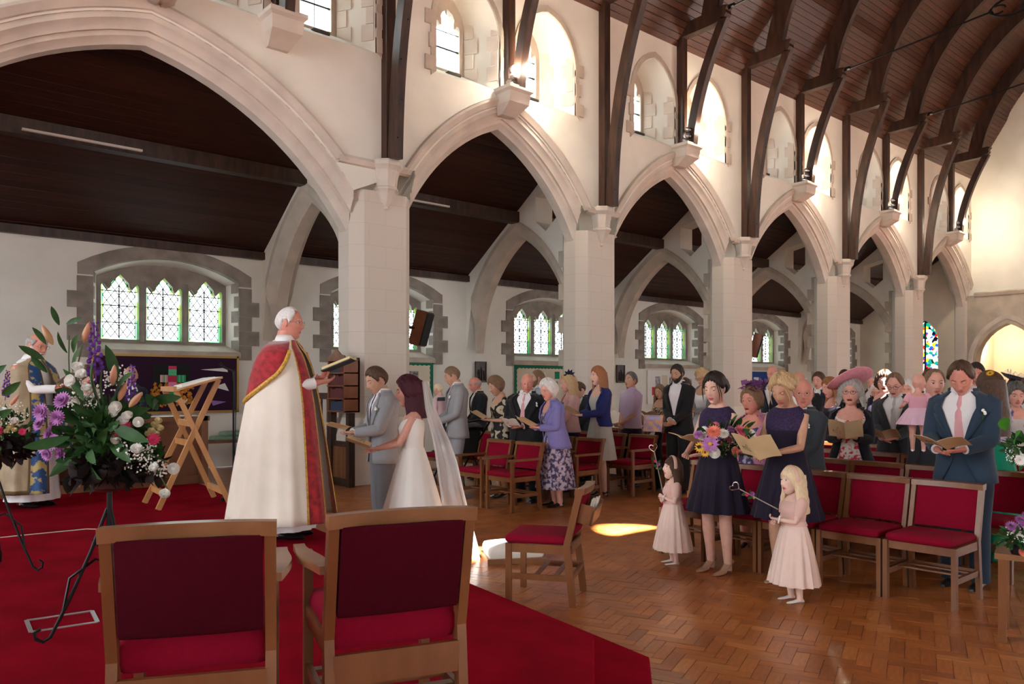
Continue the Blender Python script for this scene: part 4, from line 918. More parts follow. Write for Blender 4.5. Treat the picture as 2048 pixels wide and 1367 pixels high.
def make_chair(armed=False, curved=False, boxed=False, w=.50, wood=None):
    wood = wood or M_BEECH
    root = empty('upholstered_chair'); hw = w/2
    mb = MB(); softbox(mb, (-.20, -hw+.02, .375 if curved else .425), (.25, hw-.02, .485), .03, .012); mb.build('seat', M_SEAT, root, 60)
    lean = lambda z: -.20-.10*max(0, (z-.42))/.42
    rs = []
    for z, e in ((.49, .012), (.50, 0), (.64, 0), (.775, 0), (.785, .012)):
        x = lean(z); b = lambda y: -.018*(1-(y/hw)**2)
        rs.append([(x+.012-e*.5+b(y), y*(1-e), z) for y in np.linspace(-hw+.04, hw-.04, 9)] + [(x-.022+e*.5+b(y), y*(1-e), z) for y in np.linspace(hw-.04, -hw+.04, 9)])
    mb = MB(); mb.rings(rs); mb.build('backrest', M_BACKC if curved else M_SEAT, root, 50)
    for sd in (1, -1):
        y0 = sd*(hw-.018); mb = MB(); rs = []
        for z in (0, .20, .42, .60, .80):
            x = lean(z) + (-.045*(1-z/.42) if z < .42 else 0); rs.append([(x-.024, y0-.016, z), (x+.024, y0-.016, z), (x+.024, y0+.016, z), (x-.024, y0+.016, z)])
        mb.rings(rs); mb.build('back_post', wood, root, 0)
        mb = MB(); x = .215; zt = .425 if not armed else .62; mb.rings([[(x-.02, y0-.016, z), (x+.022, y0-.016, z), (x+.022, y0+.016, z), (x-.02, y0+.016, z)] for z in ((0, .2, zt) if not armed else (0, .43, .50, zt))]); mb.build('front_leg', wood, root, 0)
        mb = MB(); mb.box((-.22, y0-.011, .365), (.20, y0+.011, .425)); mb.build('seat_rail', wood, root, 0)
        mb = MB(); mb.box((-.22, y0-.010, .175), (.20, y0+.010, .215)); mb.build('stretcher', wood, root, 0)
        if armed:
            mb = MB(); rs = []
            for t in np.linspace(0, 1, 9):
                x = lerp(-.235, .285, t); ww = .022+.012*math.sin(PI*t) if not curved else .020+.014*math.sin(PI*min(1, t*1.2)); yo = sd*(.012+(.016*math.sin(PI*t*.75) if curved else .004)); zz = .632 + (.012*math.cos(PI*t) if curved else 0)
                rs.append([(x, y0+yo-ww, zz-.014), (x, y0+yo+ww, zz-.014), (x, y0+yo+ww, zz+.012), (x, y0+yo-ww, zz+.012)])
            mb.rings(rs); mb.build('armrest', wood if not curved else M_BEECHL, root, 30)
    mb = MB(); rs = []
    for y in np.linspace(-hw, hw, 13):
        b = (-.040 if curved else -.022)*(1-(y/hw)**2)*(-1 if curved else 1); x = lean(.80); rs.append([(x-.032+b, y, .782), (x+.034+b, y, .782), (x+.030+b, y, .822+.006*(1-(y/hw)**2)*0), (x-.040+b, y, .826)])
    mb.rings(rs); mb.build('top_rail', M_BEECHL if curved else wood, root, 20)
    mb = MB(); mb.box((.195, -hw+.03, .365), (.218, hw-.03, .425)); mb.build('front_rail', wood, root, 0)
    mb = MB(); mb.box((-.235, -hw+.03, .27 if curved else .365), (-.215, hw-.03, .37 if curved else .425)); mb.build('back_rail', wood, root, 0)
    for x in (-.16, -.06, .04, .14) if curved else (-.12, .02):
        mb = MB(); mb.box((x-.018, -hw+.03, .20), (x+.018, hw-.03, .212)); mb.build('shelf_slat', wood, root, 0)
    mb = MB(); mb.box((-.245, -hw+.03, .18), (-.225, hw-.03, .215)); mb.build('rear_stretcher', wood, root, 0)
    if boxed:
        mb = MB(); x = lean(.66)-.03
        M_ = Matrix.Translation((x, 0, .66)) @ Matrix.Rotation(-.24, 4, 'Y')
        bx = empty('book_box'); bx.parent = root; bx.matrix_local = M_
        for lo, hi, nm in (((-.10, -hw+.03, -.07), (-.085, hw-.03, .03), 'box_front'), ((-.10, -hw+.03, -.07), (0, -hw+.045, .06), 'box_side'), ((-.10, hw-.045, -.07), (0, hw-.03, .06), 'box_side'), ((-.10, -hw+.03, -.075), (0, hw-.03, -.065), 'box_base')):
            mb = MB(); mb.box(lo, hi); mb.build(nm, wood, bx, 0)
        for i, yy in enumerate((-.13, -.05, .04)): mb = MB(); mb.box((-.075+.01*i, yy-.06, -.06), (-.068+.01*i, yy+.06, .085)); mb.build('hymn_leaflet', M_PAPERW, bx, 0)
    return root
def put(o, loc, rz, label, group):
    o.location = loc; o.rotation_euler = (0, 0, rz); tag(o, label, 'chair', group); return o
EAST = PI
NTH = ['first', 'second', 'third', 'fourth', 'fifth', 'sixth', 'seventh']
plain = make_chair(); armch = make_chair(armed=True)
first = {'p': True, 'a': True}
def chair_at(kind, x, y, rz, label, group):
    src = plain if kind == 'p' else armch
    if first[kind]: first[kind] = False; o = src
    else: o = copy_tree(src)
    return put(o, (x, y, 0), rz, label, group)
for r, X in enumerate((6.08, 7.19, 8.30, 9.41, 10.52)):
    for i, Y in enumerate((2.36, 2.87, 3.38, 3.89, 4.40, 4.91)):
        if not (r == 0 and i == 5):
            chair_at('p', X, Y, EAST, 'red chair in the right block, %s row, %s from the right end' % (NTH[r], NTH[i]), 'right block of chairs')
for r, X in enumerate((6.55, 7.66, 8.77, 9.88, 10.99, 12.10)):
    Y = 7.49; prev = None
    for i in range(5):
        if r == 0 and i > 1: continue
        kd = 'a' if (i == 0 or (r in (0, 2) and i == 1) or (r == 3 and i < 2)) else 'p'
        if prev: Y += {'aa': .58, 'ap': .55, 'pp': .515}[prev+kd]
        prev = kd
        chair_at(kd, X, Y, EAST, 'red chair in the left block, %s row, %s from the aisle' % (NTH[r], NTH[i]), 'left block of chairs')
c = make_chair(boxed=True); put(c, (4.02, 4.24, 0), math.radians(125), 'single red chair with a hymn book box standing alone on the wood floor', 'loose chairs')
fg = make_chair(armed=True, curved=True, w=.475)
def fgc(pl, pr, label, o):
    a, b = D(pl[0], (EYE-DZ-.81)*FPX/(pl[1]-HOR)), D(pr[0], (EYE-DZ-.81)*FPX/(pr[1]-HOR)); v = b-a; rz = math.atan2(v.y, v.x)+PI/2
    mid = (a+b)/2; f = Vector((math.cos(rz), math.sin(rz), 0)); print('fgchair width', v.length)
    put(o, mid + f*.32 + Vector((0, 0, DZ)), rz, label, 'foreground armchairs')
fgc((193, 1068), (553, 1052), 'crimson backed armchair in the foreground, the left of two seen from behind', fg)
fgc((651, 1042), (959, 1022), 'crimson backed armchair in the foreground, the right of two seen from behind', copy_tree(fg))
# ---- booklets
def booklet(label, loc, rz, tilt=.5, openang=.5, w=.145, h=.205, roll=0.0, cover=None, group='orders of service'):
    """open cream order of service; local x = away from the reader"""
    b = empty('order_of_service', loc, rz, label, 'booklet', group)
    Mt = Matrix.Rotation(roll, 4, 'X') @ Matrix.Rotation(-tilt, 4, 'Y')
    for sd in (1, -1):
        mb = MB(); rs = []
        for k in range(6):
            t = k/5; y = sd*w*t*math.cos(openang*.5); z = w*t*math.sin(openang*.5)+.012*math.sin(PI*t)
            rs.append([Mt @ Vector((-h/2, y, z)), Mt @ Vector((h/2, y, z)), Mt @ Vector((h/2, y, z-.0025)), Mt @ Vector((-h/2, y, z-.0025))])
        mb.rings(rs); mb.build('leaf', cover or M_PAPER, b, 50)
    for off in (-.0055, .004):
        mb = MB(); rb = random.Random(4)
        P = lambda x, t: Mt @ Vector((x, -w*t*math.cos(openang*.5), w*t*math.sin(openang*.5)+.012*math.sin(PI*t)+off))
        def ln(x0, t0, x1, t1, q=.0022): mb.bar(P(x0, t0), P(x1, t1), q, .0006)
        if off < 0 or True:
            x = -.045; ln(x, .25, x, .78, .004); ln(x, .32, x+.03, .32); ln(x, .5, x+.045, .5); ln(x+.03, .32, x+.03, .62); ln(x+.045, .5, x+.07, .42); ln(x+.07, .42, x+.045, .36); ln(x, .62, x+.03, .62); ln(x+.012, .66, x+.022, .78); ln(x+.01, .7, x+.03, .72, .006)
        if off > 0:
            for i in range(7): ln(.07-.013*i, .2, .07-.013*i, .75-.1*(i % 3), .0012)
        o = mb.build('printed_sketch', M_INK, b, 0); o['kind'] = 'stuff'
    return b
def held_book(e, label, **k):
    """put a booklet on the two hands of a person"""
    r = e['root']; Ml = r.matrix_basis; h = [e['A'][s][2] + (e['A'][s][2]-e['A'][s][1]).normalized()*.085*e['sb'] for s in (1, -1)]
    m = Ml @ ((h[0]+h[1])/2 + Vector((.10, 0, .062)))
    return booklet(label, m, r.rotation_euler.z + k.pop('turn', 0), **k)
for i, (px, py, nm) in enumerate(((375, 1262, 'left'), (805, 1222, 'right'))):
    f = fg if i == 0 else None
    mb = MB(); mb.box((-.07, -.10, 0), (.07, .10, .004)); o = mb.build('service_sheet', M_PAPERW, None, 0)
    src = [q for q in bpy.data.objects if q.name.startswith('upholstered_chair') and q.get('group') == 'foreground armchairs'][i]
    ff = Vector((math.cos(src.rotation_euler.z), math.sin(src.rotation_euler.z), 0)); o.location = src.location + ff*-.03 + Vector((0, 0, .499)); o.rotation_euler = (0, 0, src.rotation_euler.z+.3); tag(o, 'folded cream service sheet left on the seat of the %s foreground armchair' % nm, 'leaflet', 'sheets on the foreground seats')
# ---- kneeler
kn = empty('kneeler', G(1026, 1118, 0), math.radians(150), 'white cushioned kneeler in a patch of sunlight beside the lone chair', 'kneeler')
mb = MB(); softbox(mb, (-.25, -.19, .05), (.25, .19, .15), .04, .02); mb.build('cushion', mat('white_velvet', (.80, .78, .70), .9, sheen=.3), kn, 60)
mb = MB(); mb.box((-.26, -.20, 0), (.26, .20, .05)); mb.build('wooden_base', M_BEECHL, kn, 0)
# ---- lectern (folding cross-legged stand)
lec = empty('folding_lectern', G(375, 1007, DZ), 0, 'light wooden folding lectern with crossed legs on the red carpet', 'lectern'); LO = lec.location
M_PINE = mat('golden_oak', (.42, .19, .065), .38, c2=(.52, .26, .10), vscale=6, stretch=(1, 1, .3), spec=.45)
pa, pb, pa2, pb2 = G(316, 1020, DZ), G(460, 1009, DZ), G(289, 1006, DZ), G(428, 994, DZ)
ta, tb, ta2, tb2 = D(437, 8.17, 1.60), D(352, 7.95, 1.48), D(413, 8.66, 1.60), D(330, 8.4, 1.48)
for p, q in ((pa, ta), (pb, tb), (pa2, ta2), (pb2, tb2)):
    mb = MB(); mb.bar(p-LO+Vector((0, 0, .004)), q-LO, .032, .05); mb.build('leg', M_PINE, lec, 0)
for t, (p, p2, q, q2) in ((.12, (pa, pa2, ta, ta2)), (.12, (pb, pb2, tb, tb2)), (.5, (pa, pa2, ta, ta2)), (.72, (pb, pb2, tb, tb2))):
    mb = MB(); mb.bar(p.lerp(q, t)-LO, p2.lerp(q2, t)-LO, .03, .06); mb.build('crossbar', M_PINE, lec, 0)
up = Vector((0, 0, .02)); d_ = (ta-tb).normalized(); s_ = (ta2-ta).normalized()
mb = MB(); c0, c1, c2_, c3 = tb-d_*.02-s_*.06, ta+d_*.03-s_*.06, ta2+d_*.03+s_*.06, tb2-d_*.02+s_*.06
mb.add([p-LO+up*k for k in (0, 1) for p in (c0, c1, c2_, c3)], [(0,1,2,3), (7,6,5,4), (0,1,5,4), (1,2,6,5), (2,3,7,6), (3,0,4,7)]); mb.build('book_rest', M_PINE, lec, 0)
mb = MB(); mb.bar(c0-LO+up*1.5, c3-LO+up*1.5, .03, .05); mb.build('ledge', M_PINE, lec, 0)
mb = MB(); e0 = [lerp(c0, c2_, .2), lerp(c1, c3, .12), lerp(c2_, c0, .18), lerp(c3, c1, .2)]; mb.add([p-LO+up*k for k in (1.05, 1.8) for p in e0], [(0,1,2,3), (7,6,5,4), (0,1,5,4), (1,2,6,5), (2,3,7,6), (3,0,4,7)]); o = mb.build('open_book', M_PAPERW, None, 0); o.location = LO; tag(o, 'open white book lying on the sloping lectern top', 'book')
# ---- microphone stand
mic = empty('microphone_stand', G(467, 999, DZ), 0, 'black microphone stand on a round base behind the lectern', 'microphone stand')
dm = (EYE-DZ)*FPX/(999-HOR); mb = MB(); mb.lathe([(.13, 0), (.135, .02), (.12, .035), (.03, .045)], 20); mb.build('round_base', M_IRON, mic, 40)
mb = MB(); mb.tube([(0, 0, .03), (0, 0, zat(742, dm)-DZ)], .011, 8); mb.build('pole', M_IRON, mic, 40)
hx = Vector((-ST, CT, 0)); zt = zat(738, dm)-DZ
mb = MB(); mb.tube([hx*-.0+Vector((0, 0, zt-.02)), hx*.06+Vector((0, 0, zt+.01))], [.012, .014], 8); mb.tube([hx*.05+Vector((0, 0, zt)), hx*.11+Vector((0, 0, zt+.03)), hx*.15+Vector((0, 0, zt+.055))], [.012, .016, .024], 10); mb.build('microphone', M_IRON, mic, 50)
mb = MB(); mb.tube([Vector((.012, 0, zt)), Vector((.03, .01, zt*.7)), Vector((.02, .01, zt*.35)), Vector((.05, .02, .05)), Vector((.2, .1, .01))], .005, 5); mb.build('cable', M_IRON, mic, 50)
# ---- choir stall front
st = empty('choir_stall', (2.7, 10.1, DZ), 0, 'panelled brown oak choir stall front below the purple display', 'choir stall')
M_OAK = mat('brown_oak', (.16, .062, .024), .4, c2=(.23, .095, .038), vscale=5, stretch=(1, 1, .2), spec=.4)
mb = MB(); mb.box((-2.2, -.10, .78), (1.02, .30, .84)); mb.build('book_shelf_top', M_OAK, st, 0)
mb = MB(); mb.box((-2.15, .02, .0), (.98, .06, .80)); mb.build('back_panel', M_OAK, st, 0)
for i in range(7): mb = MB(); mb.box((-2.15+i*.515, -.03, 0), (-2.15+i*.515+.06, .02, .80)); mb.build('stile', M_OAK, st, 0)
for z in (0.0, .70): mb = MB(); mb.box((-2.15, -.02, z), (.98, .02, z+.10)); mb.build('rail', M_OAK, st, 0)
mb = MB(); mb.box((.92, -.10, 0), (1.0, .35, .84)); mb.build('bench_end', M_OAK, st, 0)
# ---- bench with folded cushion
bn = empty('side_bench', (5.75, 14.45, 0), 0, 'low dark bench against the aisle wall under the window', 'bench')
mb = MB(); mb.box((-.8, -.2, .50), (.8, .2, .55)); mb.build('seat', M_OAK, bn, 0)
for x in (-.7, .7):
    for y in (-.15, .15): mb = MB(); mb.box((x-.03, y-.03, 0), (x+.03, y+.03, .50)); mb.build('leg', M_OAK, bn, 0)
M_CUSHG = cloth('sage_cushion', (.20, .32, .22))
cu = empty('folded_cushion', (5.78, 14.42, .55), 0, 'sage green folded cushion on the side bench', 'cushion')
for k, (x0, x1) in enumerate(((-.38, .30), (-.20, .36))): mb = MB(); softbox(mb, (x0, -.17, k*.075), (x1, .17, k*.075+.072), .03, .01); mb.build('cushion_layer', M_CUSHG, cu, 60)
# ---- purple display board
M_PURP = mat('purple_felt', (.028, .006, .026), .95); M_GILT = mat('gilt_frame', (.45, .27, .08), .4, metal=.5)
pb_ = empty('display_board', (4.82, YA-.05, 1.56), 0, 'dark purple display board with a patchwork cross and white paper shapes', 'display board')
mb = MB(); mb.box((-1.25, 0, -.50), (1.26, .03, .50)); mb.build('felt_panel', M_PURP, pb_, 0)
for lo, hi in (((-1.27, -.02, .49), (1.28, .03, .53)), ((-1.27, -.02, -.53), (1.28, .03, -.49)), ((-1.28, -.02, -.53), (-1.24, .03, .53)), ((1.25, -.02, -.53), (1.29, .03, .53))): mb = MB(); mb.box(lo, hi); mb.build('frame_side', M_GILT, pb_, 0)
mb = MB(); mb.box((-.28, -.006, -.02), (.38, 0, .36)); mb.build('black_card', mat('black_card', (.012, .014, .014), .9), pb_, 0)
mb = MB(); rb = random.Random(2)
for i in range(110):
    x, z = rb.uniform(-.30, .42), rb.uniform(-.40, .02); mb.box((x-.03, -.016-rb.random()*.006, z-.02), (x+.03, -.006, z+.02), 0, Matrix.Translation((x, 0, z)) @ Matrix.Rotation(rb.uniform(0, 3), 4, 'Y') @ Matrix.Translation((-x, 0, -z)))
o = mb.build('orange_leaf_mosaic', mat('orange_paper', (.55, .20, .015), .8, var=.4, vscale=30), pb_, 0); o['kind'] = 'stuff'
cc = [(.62, .04, .12), (.75, .55, .35), (.02, .30, .12), (.85, .25, .45), (.5, .02, .06), (.1, .5, .25)]
def cpiece(x, z, w, h, k): mb = MB(); mb.box((x-w/2, -.03, z-h/2), (x+w/2, -.012, z+h/2)); mb.build('cross_patch', mat('cross_paper_%d' % (k % 6), cc[k % 6], .7), pb_, 0)
for k in range(11): cpiece(.06, .30-.058*k, .14, .056, k*5+k//2)
for k in range(5): cpiece(-.14+.027*k, .10, .025, .13, k*2+1); cpiece(.15+.032*k, .10, .03, .13, k*3+2)
for pts, mm in (([(-.05+.62, .27), (.95+.10, .31), (.98+.10, .23)], M_PAPERW), ([(-.95, -.10), (-.66, -.02), (-.68, -.14)], M_PAPERW), ([(.10, -.32), (.42, -.24), (.40, -.36)], M_PAPERW), ([(.80, -.05), (1.02, .02), (1.10, -.13)], M_PAPERW), ([(-.75, .15), (-.55, .22), (-.52, .1)], M_PAPERW), ([(.75, -.30), (1.05, -.33), (.80, -.40)], mat('lilac_paper', (.35, .18, .5), .8))):
    mb = MB(); mb.poly(pts, [], -.014, -.006); mb.build('paper_shape', mm, pb_, 0)
# ---- notice boards on the aisle wall
M_PIN = mat('cream_pinboard', (.66, .58, .44), .9); M_GREENB = mat('green_scalloped_border', (.008, .14, .07), .8); M_BLUEB = mat('blue_felt', (.02, .06, .25), .95)
PH = [mat('photo_print_%d' % i, c, .5, c2=c2, vscale=14) for i, (c, c2) in enumerate((((.05, .05, .07), (.4, .35, .3)), ((.10, .06, .05), (.5, .4, .35)), ((.12, .13, .16), (.6, .58, .6)), ((.3, .05, .06), (.7, .5, .4)), ((.06, .10, .05), (.5, .5, .3))))]
def noticeboard(x0, x1, z0, z1, base, border, label, items, seed):
    nb_ = empty('notice_board', ((x0+x1)/2, YA-.045, (z0+z1)/2), 0, label, 'notice board'); hw, hh = (x1-x0)/2, (z1-z0)/2; rb = random.Random(seed)
    mb = MB(); mb.box((-hw, 0, -hh), (hw, .03, hh)); mb.build('panel', base, nb_, 0)
    if border:
        mb = MB(); nx = int(2*hw/.06); b_ = [(-hw-.03, hh+.03), (-hw-.03, -hh-.03), (hw+.03, -hh-.03), (hw+.03, hh+.03)]; inner = []
        for k in range(nx+1): inner.append((-hw+.03+(2*hw-.06)*k/nx, hh-.04-(.02 if k % 2 else 0)))
        nz = int(2*hh/.06)
        for k in range(nz+1): inner.append((hw-.04-(.02 if k % 2 else 0), hh-.05-(2*hh-.1)*k/nz))
        for k in range(nx+1): inner.append((hw-.03-(2*hw-.06)*k/nx, -hh+.04+(.02 if k % 2 else 0)))
        for k in range(nz+1): inner.append((-hw+.04+(.02 if k % 2 else 0), -hh+.05+(2*hh-.1)*k/nz))
        mb.poly(b_, [inner], -.012, 0); mb.build('border', border, nb_, 0)
    for (x, z, w, h, m) in items:
        mb = MB(); mb.box((x-w/2, -.008, z-h/2), (x+w/2, -.001, z+h/2)); mb.build('pinned_sheet', m, nb_, 0)
    return nb_
grn = mat('green_card', (.0, .20, .09), .7); redc = mat('red_card', (.6, .02, .03), .7)
noticeboard(8.35, 10.62, 1.05, 2.04, M_PIN, M_GREENB, 'cream notice board with green scalloped border beside the first pier', [(-.7, .22, .3, .24, PH[1]), (-.62, -.1, .25, .2, PH[3]), (.6, .18, .32, .26, PH[0]), (.82, .0, .2, .04, redc), (.8, -.15, .18, .24, PH[2]), (.3, .2, .2, .26, M_PAPERW), (0, -.1, .3, .2, PH[4])], 1)
noticeboard(13.15, 15.7, 1.0, 2.02, M_PIN, M_GREENB, 'cream notice board with green border and a green star card in the middle bay', [(-.45, .30, .42, .12, M_PAPERW), (.18, .29, .17, .19, grn), (.62, .30, .42, .12, M_PAPERW), (-.45, -.02, .16, .3, PH[2]), (-.22, -.02, .2, .3, M_PAPERW), (.1, -.02, .2, .3, PH[1]), (.55, -.05, .25, .3, PH[0])], 2)
noticeboard(18.3, 20.7, 1.0, 1.98, M_PAPERW, None, 'white notice board with photographs in the third bay', [(-.75, .1, .22, .42, PH[2]), (-.42, .12, .24, .46, M_PIN), (-.1, .1, .2, .38, PH[2]), (-.5, -.32, .2, .36, PH[1]), (-.95, -.12, .13, .24, redc), (.45, .08, .22, .4, PH[0]), (.8, .1, .2, .3, PH[2]), (-.85, -.36, .2, .2, PH[0])], 3)
noticeboard(23.4, 25.6, 1.0, 2.0, M_BLUEB, None, 'blue notice board with white sheets in the fourth bay', [(-.5, .2, .3, .22, M_PAPERW), (-.2, -.05, .4, .5, PH[2]), (.35, .1, .3, .5, PH[0]), (-.7, -.15, .2, .3, M_PAPERW)], 4)
# ---- relief plaques
M_BRONZE = mat('dark_carved_wood', (.035, .018, .012), .4, var=.3, vscale=20)
for k in range(1, 4):
    x = X0+BAY*k+.14; pq = empty('relief_plaque', (x, YA-.02, 1.86), 0, 'dark carved relief plaque on the aisle wall, %s from the chancel' % NTH[k-1], 'plaque', 'stations of the cross plaques')
    mb = MB(); mb.box((-.16, -.03, -.24), (.16, 0, .24)); mb.build('panel', M_BRONZE, pq, 0)
    for lo, hi in (((-.17, -.05, .22), (.17, -.02, .25)), ((-.17, -.05, -.25), (.17, -.02, -.22)), ((-.17, -.05, -.25), (-.145, -.02, .25)), ((.145, -.05, -.25), (.17, -.02, .25))): mb = MB(); mb.box(lo, hi); mb.build('frame_side', M_BRONZE, pq, 0)
    for i, (xx, hgt) in enumerate(((-.08, .26), (0, .32), (.08, .24))):
        mb = MB(); mb.rings([[(xx+r*math.cos(t), -.03-.02*abs(math.sin(t)), z) for t in np.linspace(0, 2*PI, 10, endpoint=False)] for z, r in ((-.2, .04), (-.05, .035), (-.2+hgt*.75, .045), (-.2+hgt*.85, .018), (-.2+hgt*.92, .026), (-.2+hgt, .012))]); mb.build('carved_figure', M_BRONZE, pq, 60)
# ---- bookcase on the pier and timber screen
bc = empty('hymn_bookcase', (6.0, 10.70, 1.13), 0, 'small oak bookcase of hymn books fixed beside the first pier', 'bookcase')
M_OAKR = mat('red_oak', (.17, .055, .020), .4, var=.2, vscale=6)
for lo, hi, nm in (((0, 0, 0), (.26, .03, .82), 'side_panel'), ((0, .50, 0), (.26, .53, .82), 'side_panel'), ((.23, 0, 0), (.26, .53, .82), 'back_panel'), ((-.01, 0, .80), (.26, .53, .83), 'top')): mb = MB(); mb.box(lo, hi); mb.build(nm, M_OAKR, bc, 0)
mb = MB(); mb.poly([(.0, .83), (.53, .83), (.50, .86), (.40, .88), (.27, .97), (.13, .88), (.03, .86)], [], .0, .025, plane='yz'); mb.build('carved_crest', M_OAKR, bc, 0)
for i in range(5):
    mb = MB(); mb.box((-.015, 0, i*.195), (.25, .53, i*.195+.02)); mb.build('shelf', M_OAKR, bc, 0)
bcol = [mat('maroon_cloth', (.10, .018, .02), .7), mat('navy_cloth', (.02, .035, .07), .7), mat('slate_cloth', (.06, .08, .10), .7)]
rb = random.Random(5); ORD = ['first', 'second', 'third', 'fourth', 'fifth', 'sixth', 'seventh', 'eighth', 'ninth', 'tenth', 'eleventh', 'twelfth', 'thirteenth', 'fourteenth', 'fifteenth', 'sixteenth']
for sh in range(4):
    y = .04; i = 0
    while y < .47:
        t = rb.uniform(.028, .042); h = rb.uniform(.13, .155); mb = MB(); mb.box((0, 0, 0), (.15, t-.002, h)); o = mb.build('hymn_book', bcol[(0 if sh in (1, 2) else (0 if y < .2 else 1)) if sh != 0 else (1 if y > .1 else 0)], None, 0)
        o.location = bc.location + Vector((.02, y, sh*.195+.0225)); tag(o, 'hymn book on the %s shelf of the pier bookcase, %s from the pier' % (('bottom', 'second', 'third', 'top')[sh], ORD[i]), 'book', 'hymn books in the pier bookcase'); y += t; i += 1
sc_ = empty('timber_screen', (6.12, 11.3, 0), 0, 'dark oak screen with spindles beside the first pier', 'screen')
for z, h in ((0, .12), (.60, .08), (1.32, .10)): mb = MB(); mb.box((-.03, -.55 if z < 1 else .0, z), (.03, 2.6, z+h)); mb.build('rail', M_WOODD, sc_, 0)
for i in range(22): mb = MB(); mb.box((-.015, -.5+i*.14, .12), (.015, -.5+i*.14+.13, .60)); mb.build('board', M_OAK, sc_, 0)
for i in range(3, 16): mb = MB(); mb.tube([(0, -.45+i*.2, .66), (0, -.45+i*.2, 1.34)], [.018, .018], 8); mb.build('spindle', M_WOODD, sc_, 50)
for y in (-.56, .0, .9, 2.6): mb = MB(); mb.box((-.05, y-.05, 0), (.05, y+.05, 1.12 if y < -.1 else 1.45)); mb.build('post', M_WOODD, sc_, 0)
# ---- loudspeakers
for px, dd, zz, nm in ((842, 13.75, 2.52, 'first'), (1511, 20.05, 2.54, 'third')):
    sp = empty('loudspeaker', D(px, dd, zz), math.radians(-60), 'wooden cased loudspeaker tilted on a bracket near the %s pier' % nm, 'loudspeaker', 'tilted loudspeakers')
    Mr = Matrix.Rotation(.28, 4, 'Y'); mb = MB(); mb.box((-.10, -.14, -.30), (.10, .14, .30), 0, Mr); mb.build('cabinet', M_OAKR, sp, 0)
    mb = MB(); mb.box((.10, -.13, -.28), (.125, .13, .28), 0, Mr); mb.build('grille', mat('black_grille', (.012, .012, .013), .8), sp, 0)
    Li = sp.matrix_basis.inverted(); k_ = round((sp.location.x-X0-HP)/BAY); mb = MB(); mb.tube([(-.05, 0, 0), Li @ Vector((X0+BAY*k_+HP-.05, 11.26, sp.location.z))], .025, 6); mb.build('bracket', M_IRON, sp, 40)
# ---- pushchair
pc = empty('pushchair', (7.04, 9.25, 0), PI/2, 'dark folded-hood pushchair behind the chairs of the left block', 'pushchair')
M_PRAM = cloth('charcoal_canvas', (.015, .016, .02)); M_TYRE = mat('grey_tyre', (.03, .03, .032), .6)
for x in (-.33, .33):
    for y in (-.24, .24):
        mb = MB(); mb.tube([(x+.11*math.cos(t), y, .125+.11*math.sin(t)) for t in np.linspace(0, 2*PI, 17)], .018, 6); mb.tube([(x, y-.012, .125), (x, y+.012, .125)], .05, 10); mb.build('wheel', M_TYRE, pc, 40)
for y in (-.24, .24):
    mb = MB(); mb.tube([(.33, y, .14), (0, y, .55), (-.42, y, 1.02)], .014, 6); mb.build('frame_tube', M_IRON, pc, 40); mb = MB(); mb.tube([(-.33, y, .14), (0, y, .55), (.22, y, .62)], .014, 6); mb.build('frame_tube', M_IRON, pc, 40)
mb = MB(); mb.tube([(-.42, -.24, 1.02), (-.46, 0, 1.05), (-.42, .24, 1.02)], .016, 6); mb.build('handle', M_IRON, pc, 40)
mb = MB(); mb.rings([[(x, y*k, z) for y in (-.2, .2)] + [(x+.05, y*k, z+.04) for y in (.2, -.2)] for x, z, k in ((.30, .42, .9), (.1, .45, 1), (-.12, .52, 1), (-.3, .86, .9))]); mb.build('seat', M_PRAM, pc, 40)
rs = []
for a_ in np.linspace(.2, 2.2, 8): rs.append([(-.14+.34*math.cos(a_)*q, y, .66+.34*math.sin(a_)*q) for y, q in ((-.23, .7), (-.2, 1), (0, 1.05), (.2, 1), (.23, .7))])
mb = MB(); mb.rings(rs, closed=False, cap=False); mb.build('hood', M_PRAM, pc, 60)
mb = MB(); softbox(mb, (.0, -.17, .52), (.34, .17, .64), .04, .03); mb.build('blanket', cloth('white_blue_blanket', (.55, .60, .68)), pc, 60)
# ---- table and stand at the right edge
tb_ = empty('side_table', D(2005, 4.80, 0), math.radians(15), 'small light wooden table at the right edge of the picture', 'table')
mb = MB(); mb.box((-.03, -.85, .50), (.40, .04, .535)); mb.build('top', M_BEECHL, tb_, 0)
for x, y in ((0, 0), (.36, 0), (0, -.78), (.36, -.78)): mb = MB(); mb.box((x-.022, y-.022, 0), (x+.022, y+.022, .50)); mb.build('leg', M_BEECH, tb_, 0)
ws = empty('reading_stand', D(2140, 5.75, 0), math.radians(20), 'white topped reading stand at the right edge behind the table', 'stand')
mb = MB(); softbox(mb, (-.3, -.24, .80), (.3, .24, .825), .05, 0); mb.build('top', mat('white_laminate', (.78, .77, .74), .35), ws, 50)
mb = MB(); mb.tube([(0, 0, .02), (0, 0, .80)], .025, 8); mb.build('post', M_IRON, ws, 40); mb = MB(); mb.lathe([(.2, 0), (.2, .015), (.03, .03)], 18); mb.build('base', M_IRON, ws, 40)
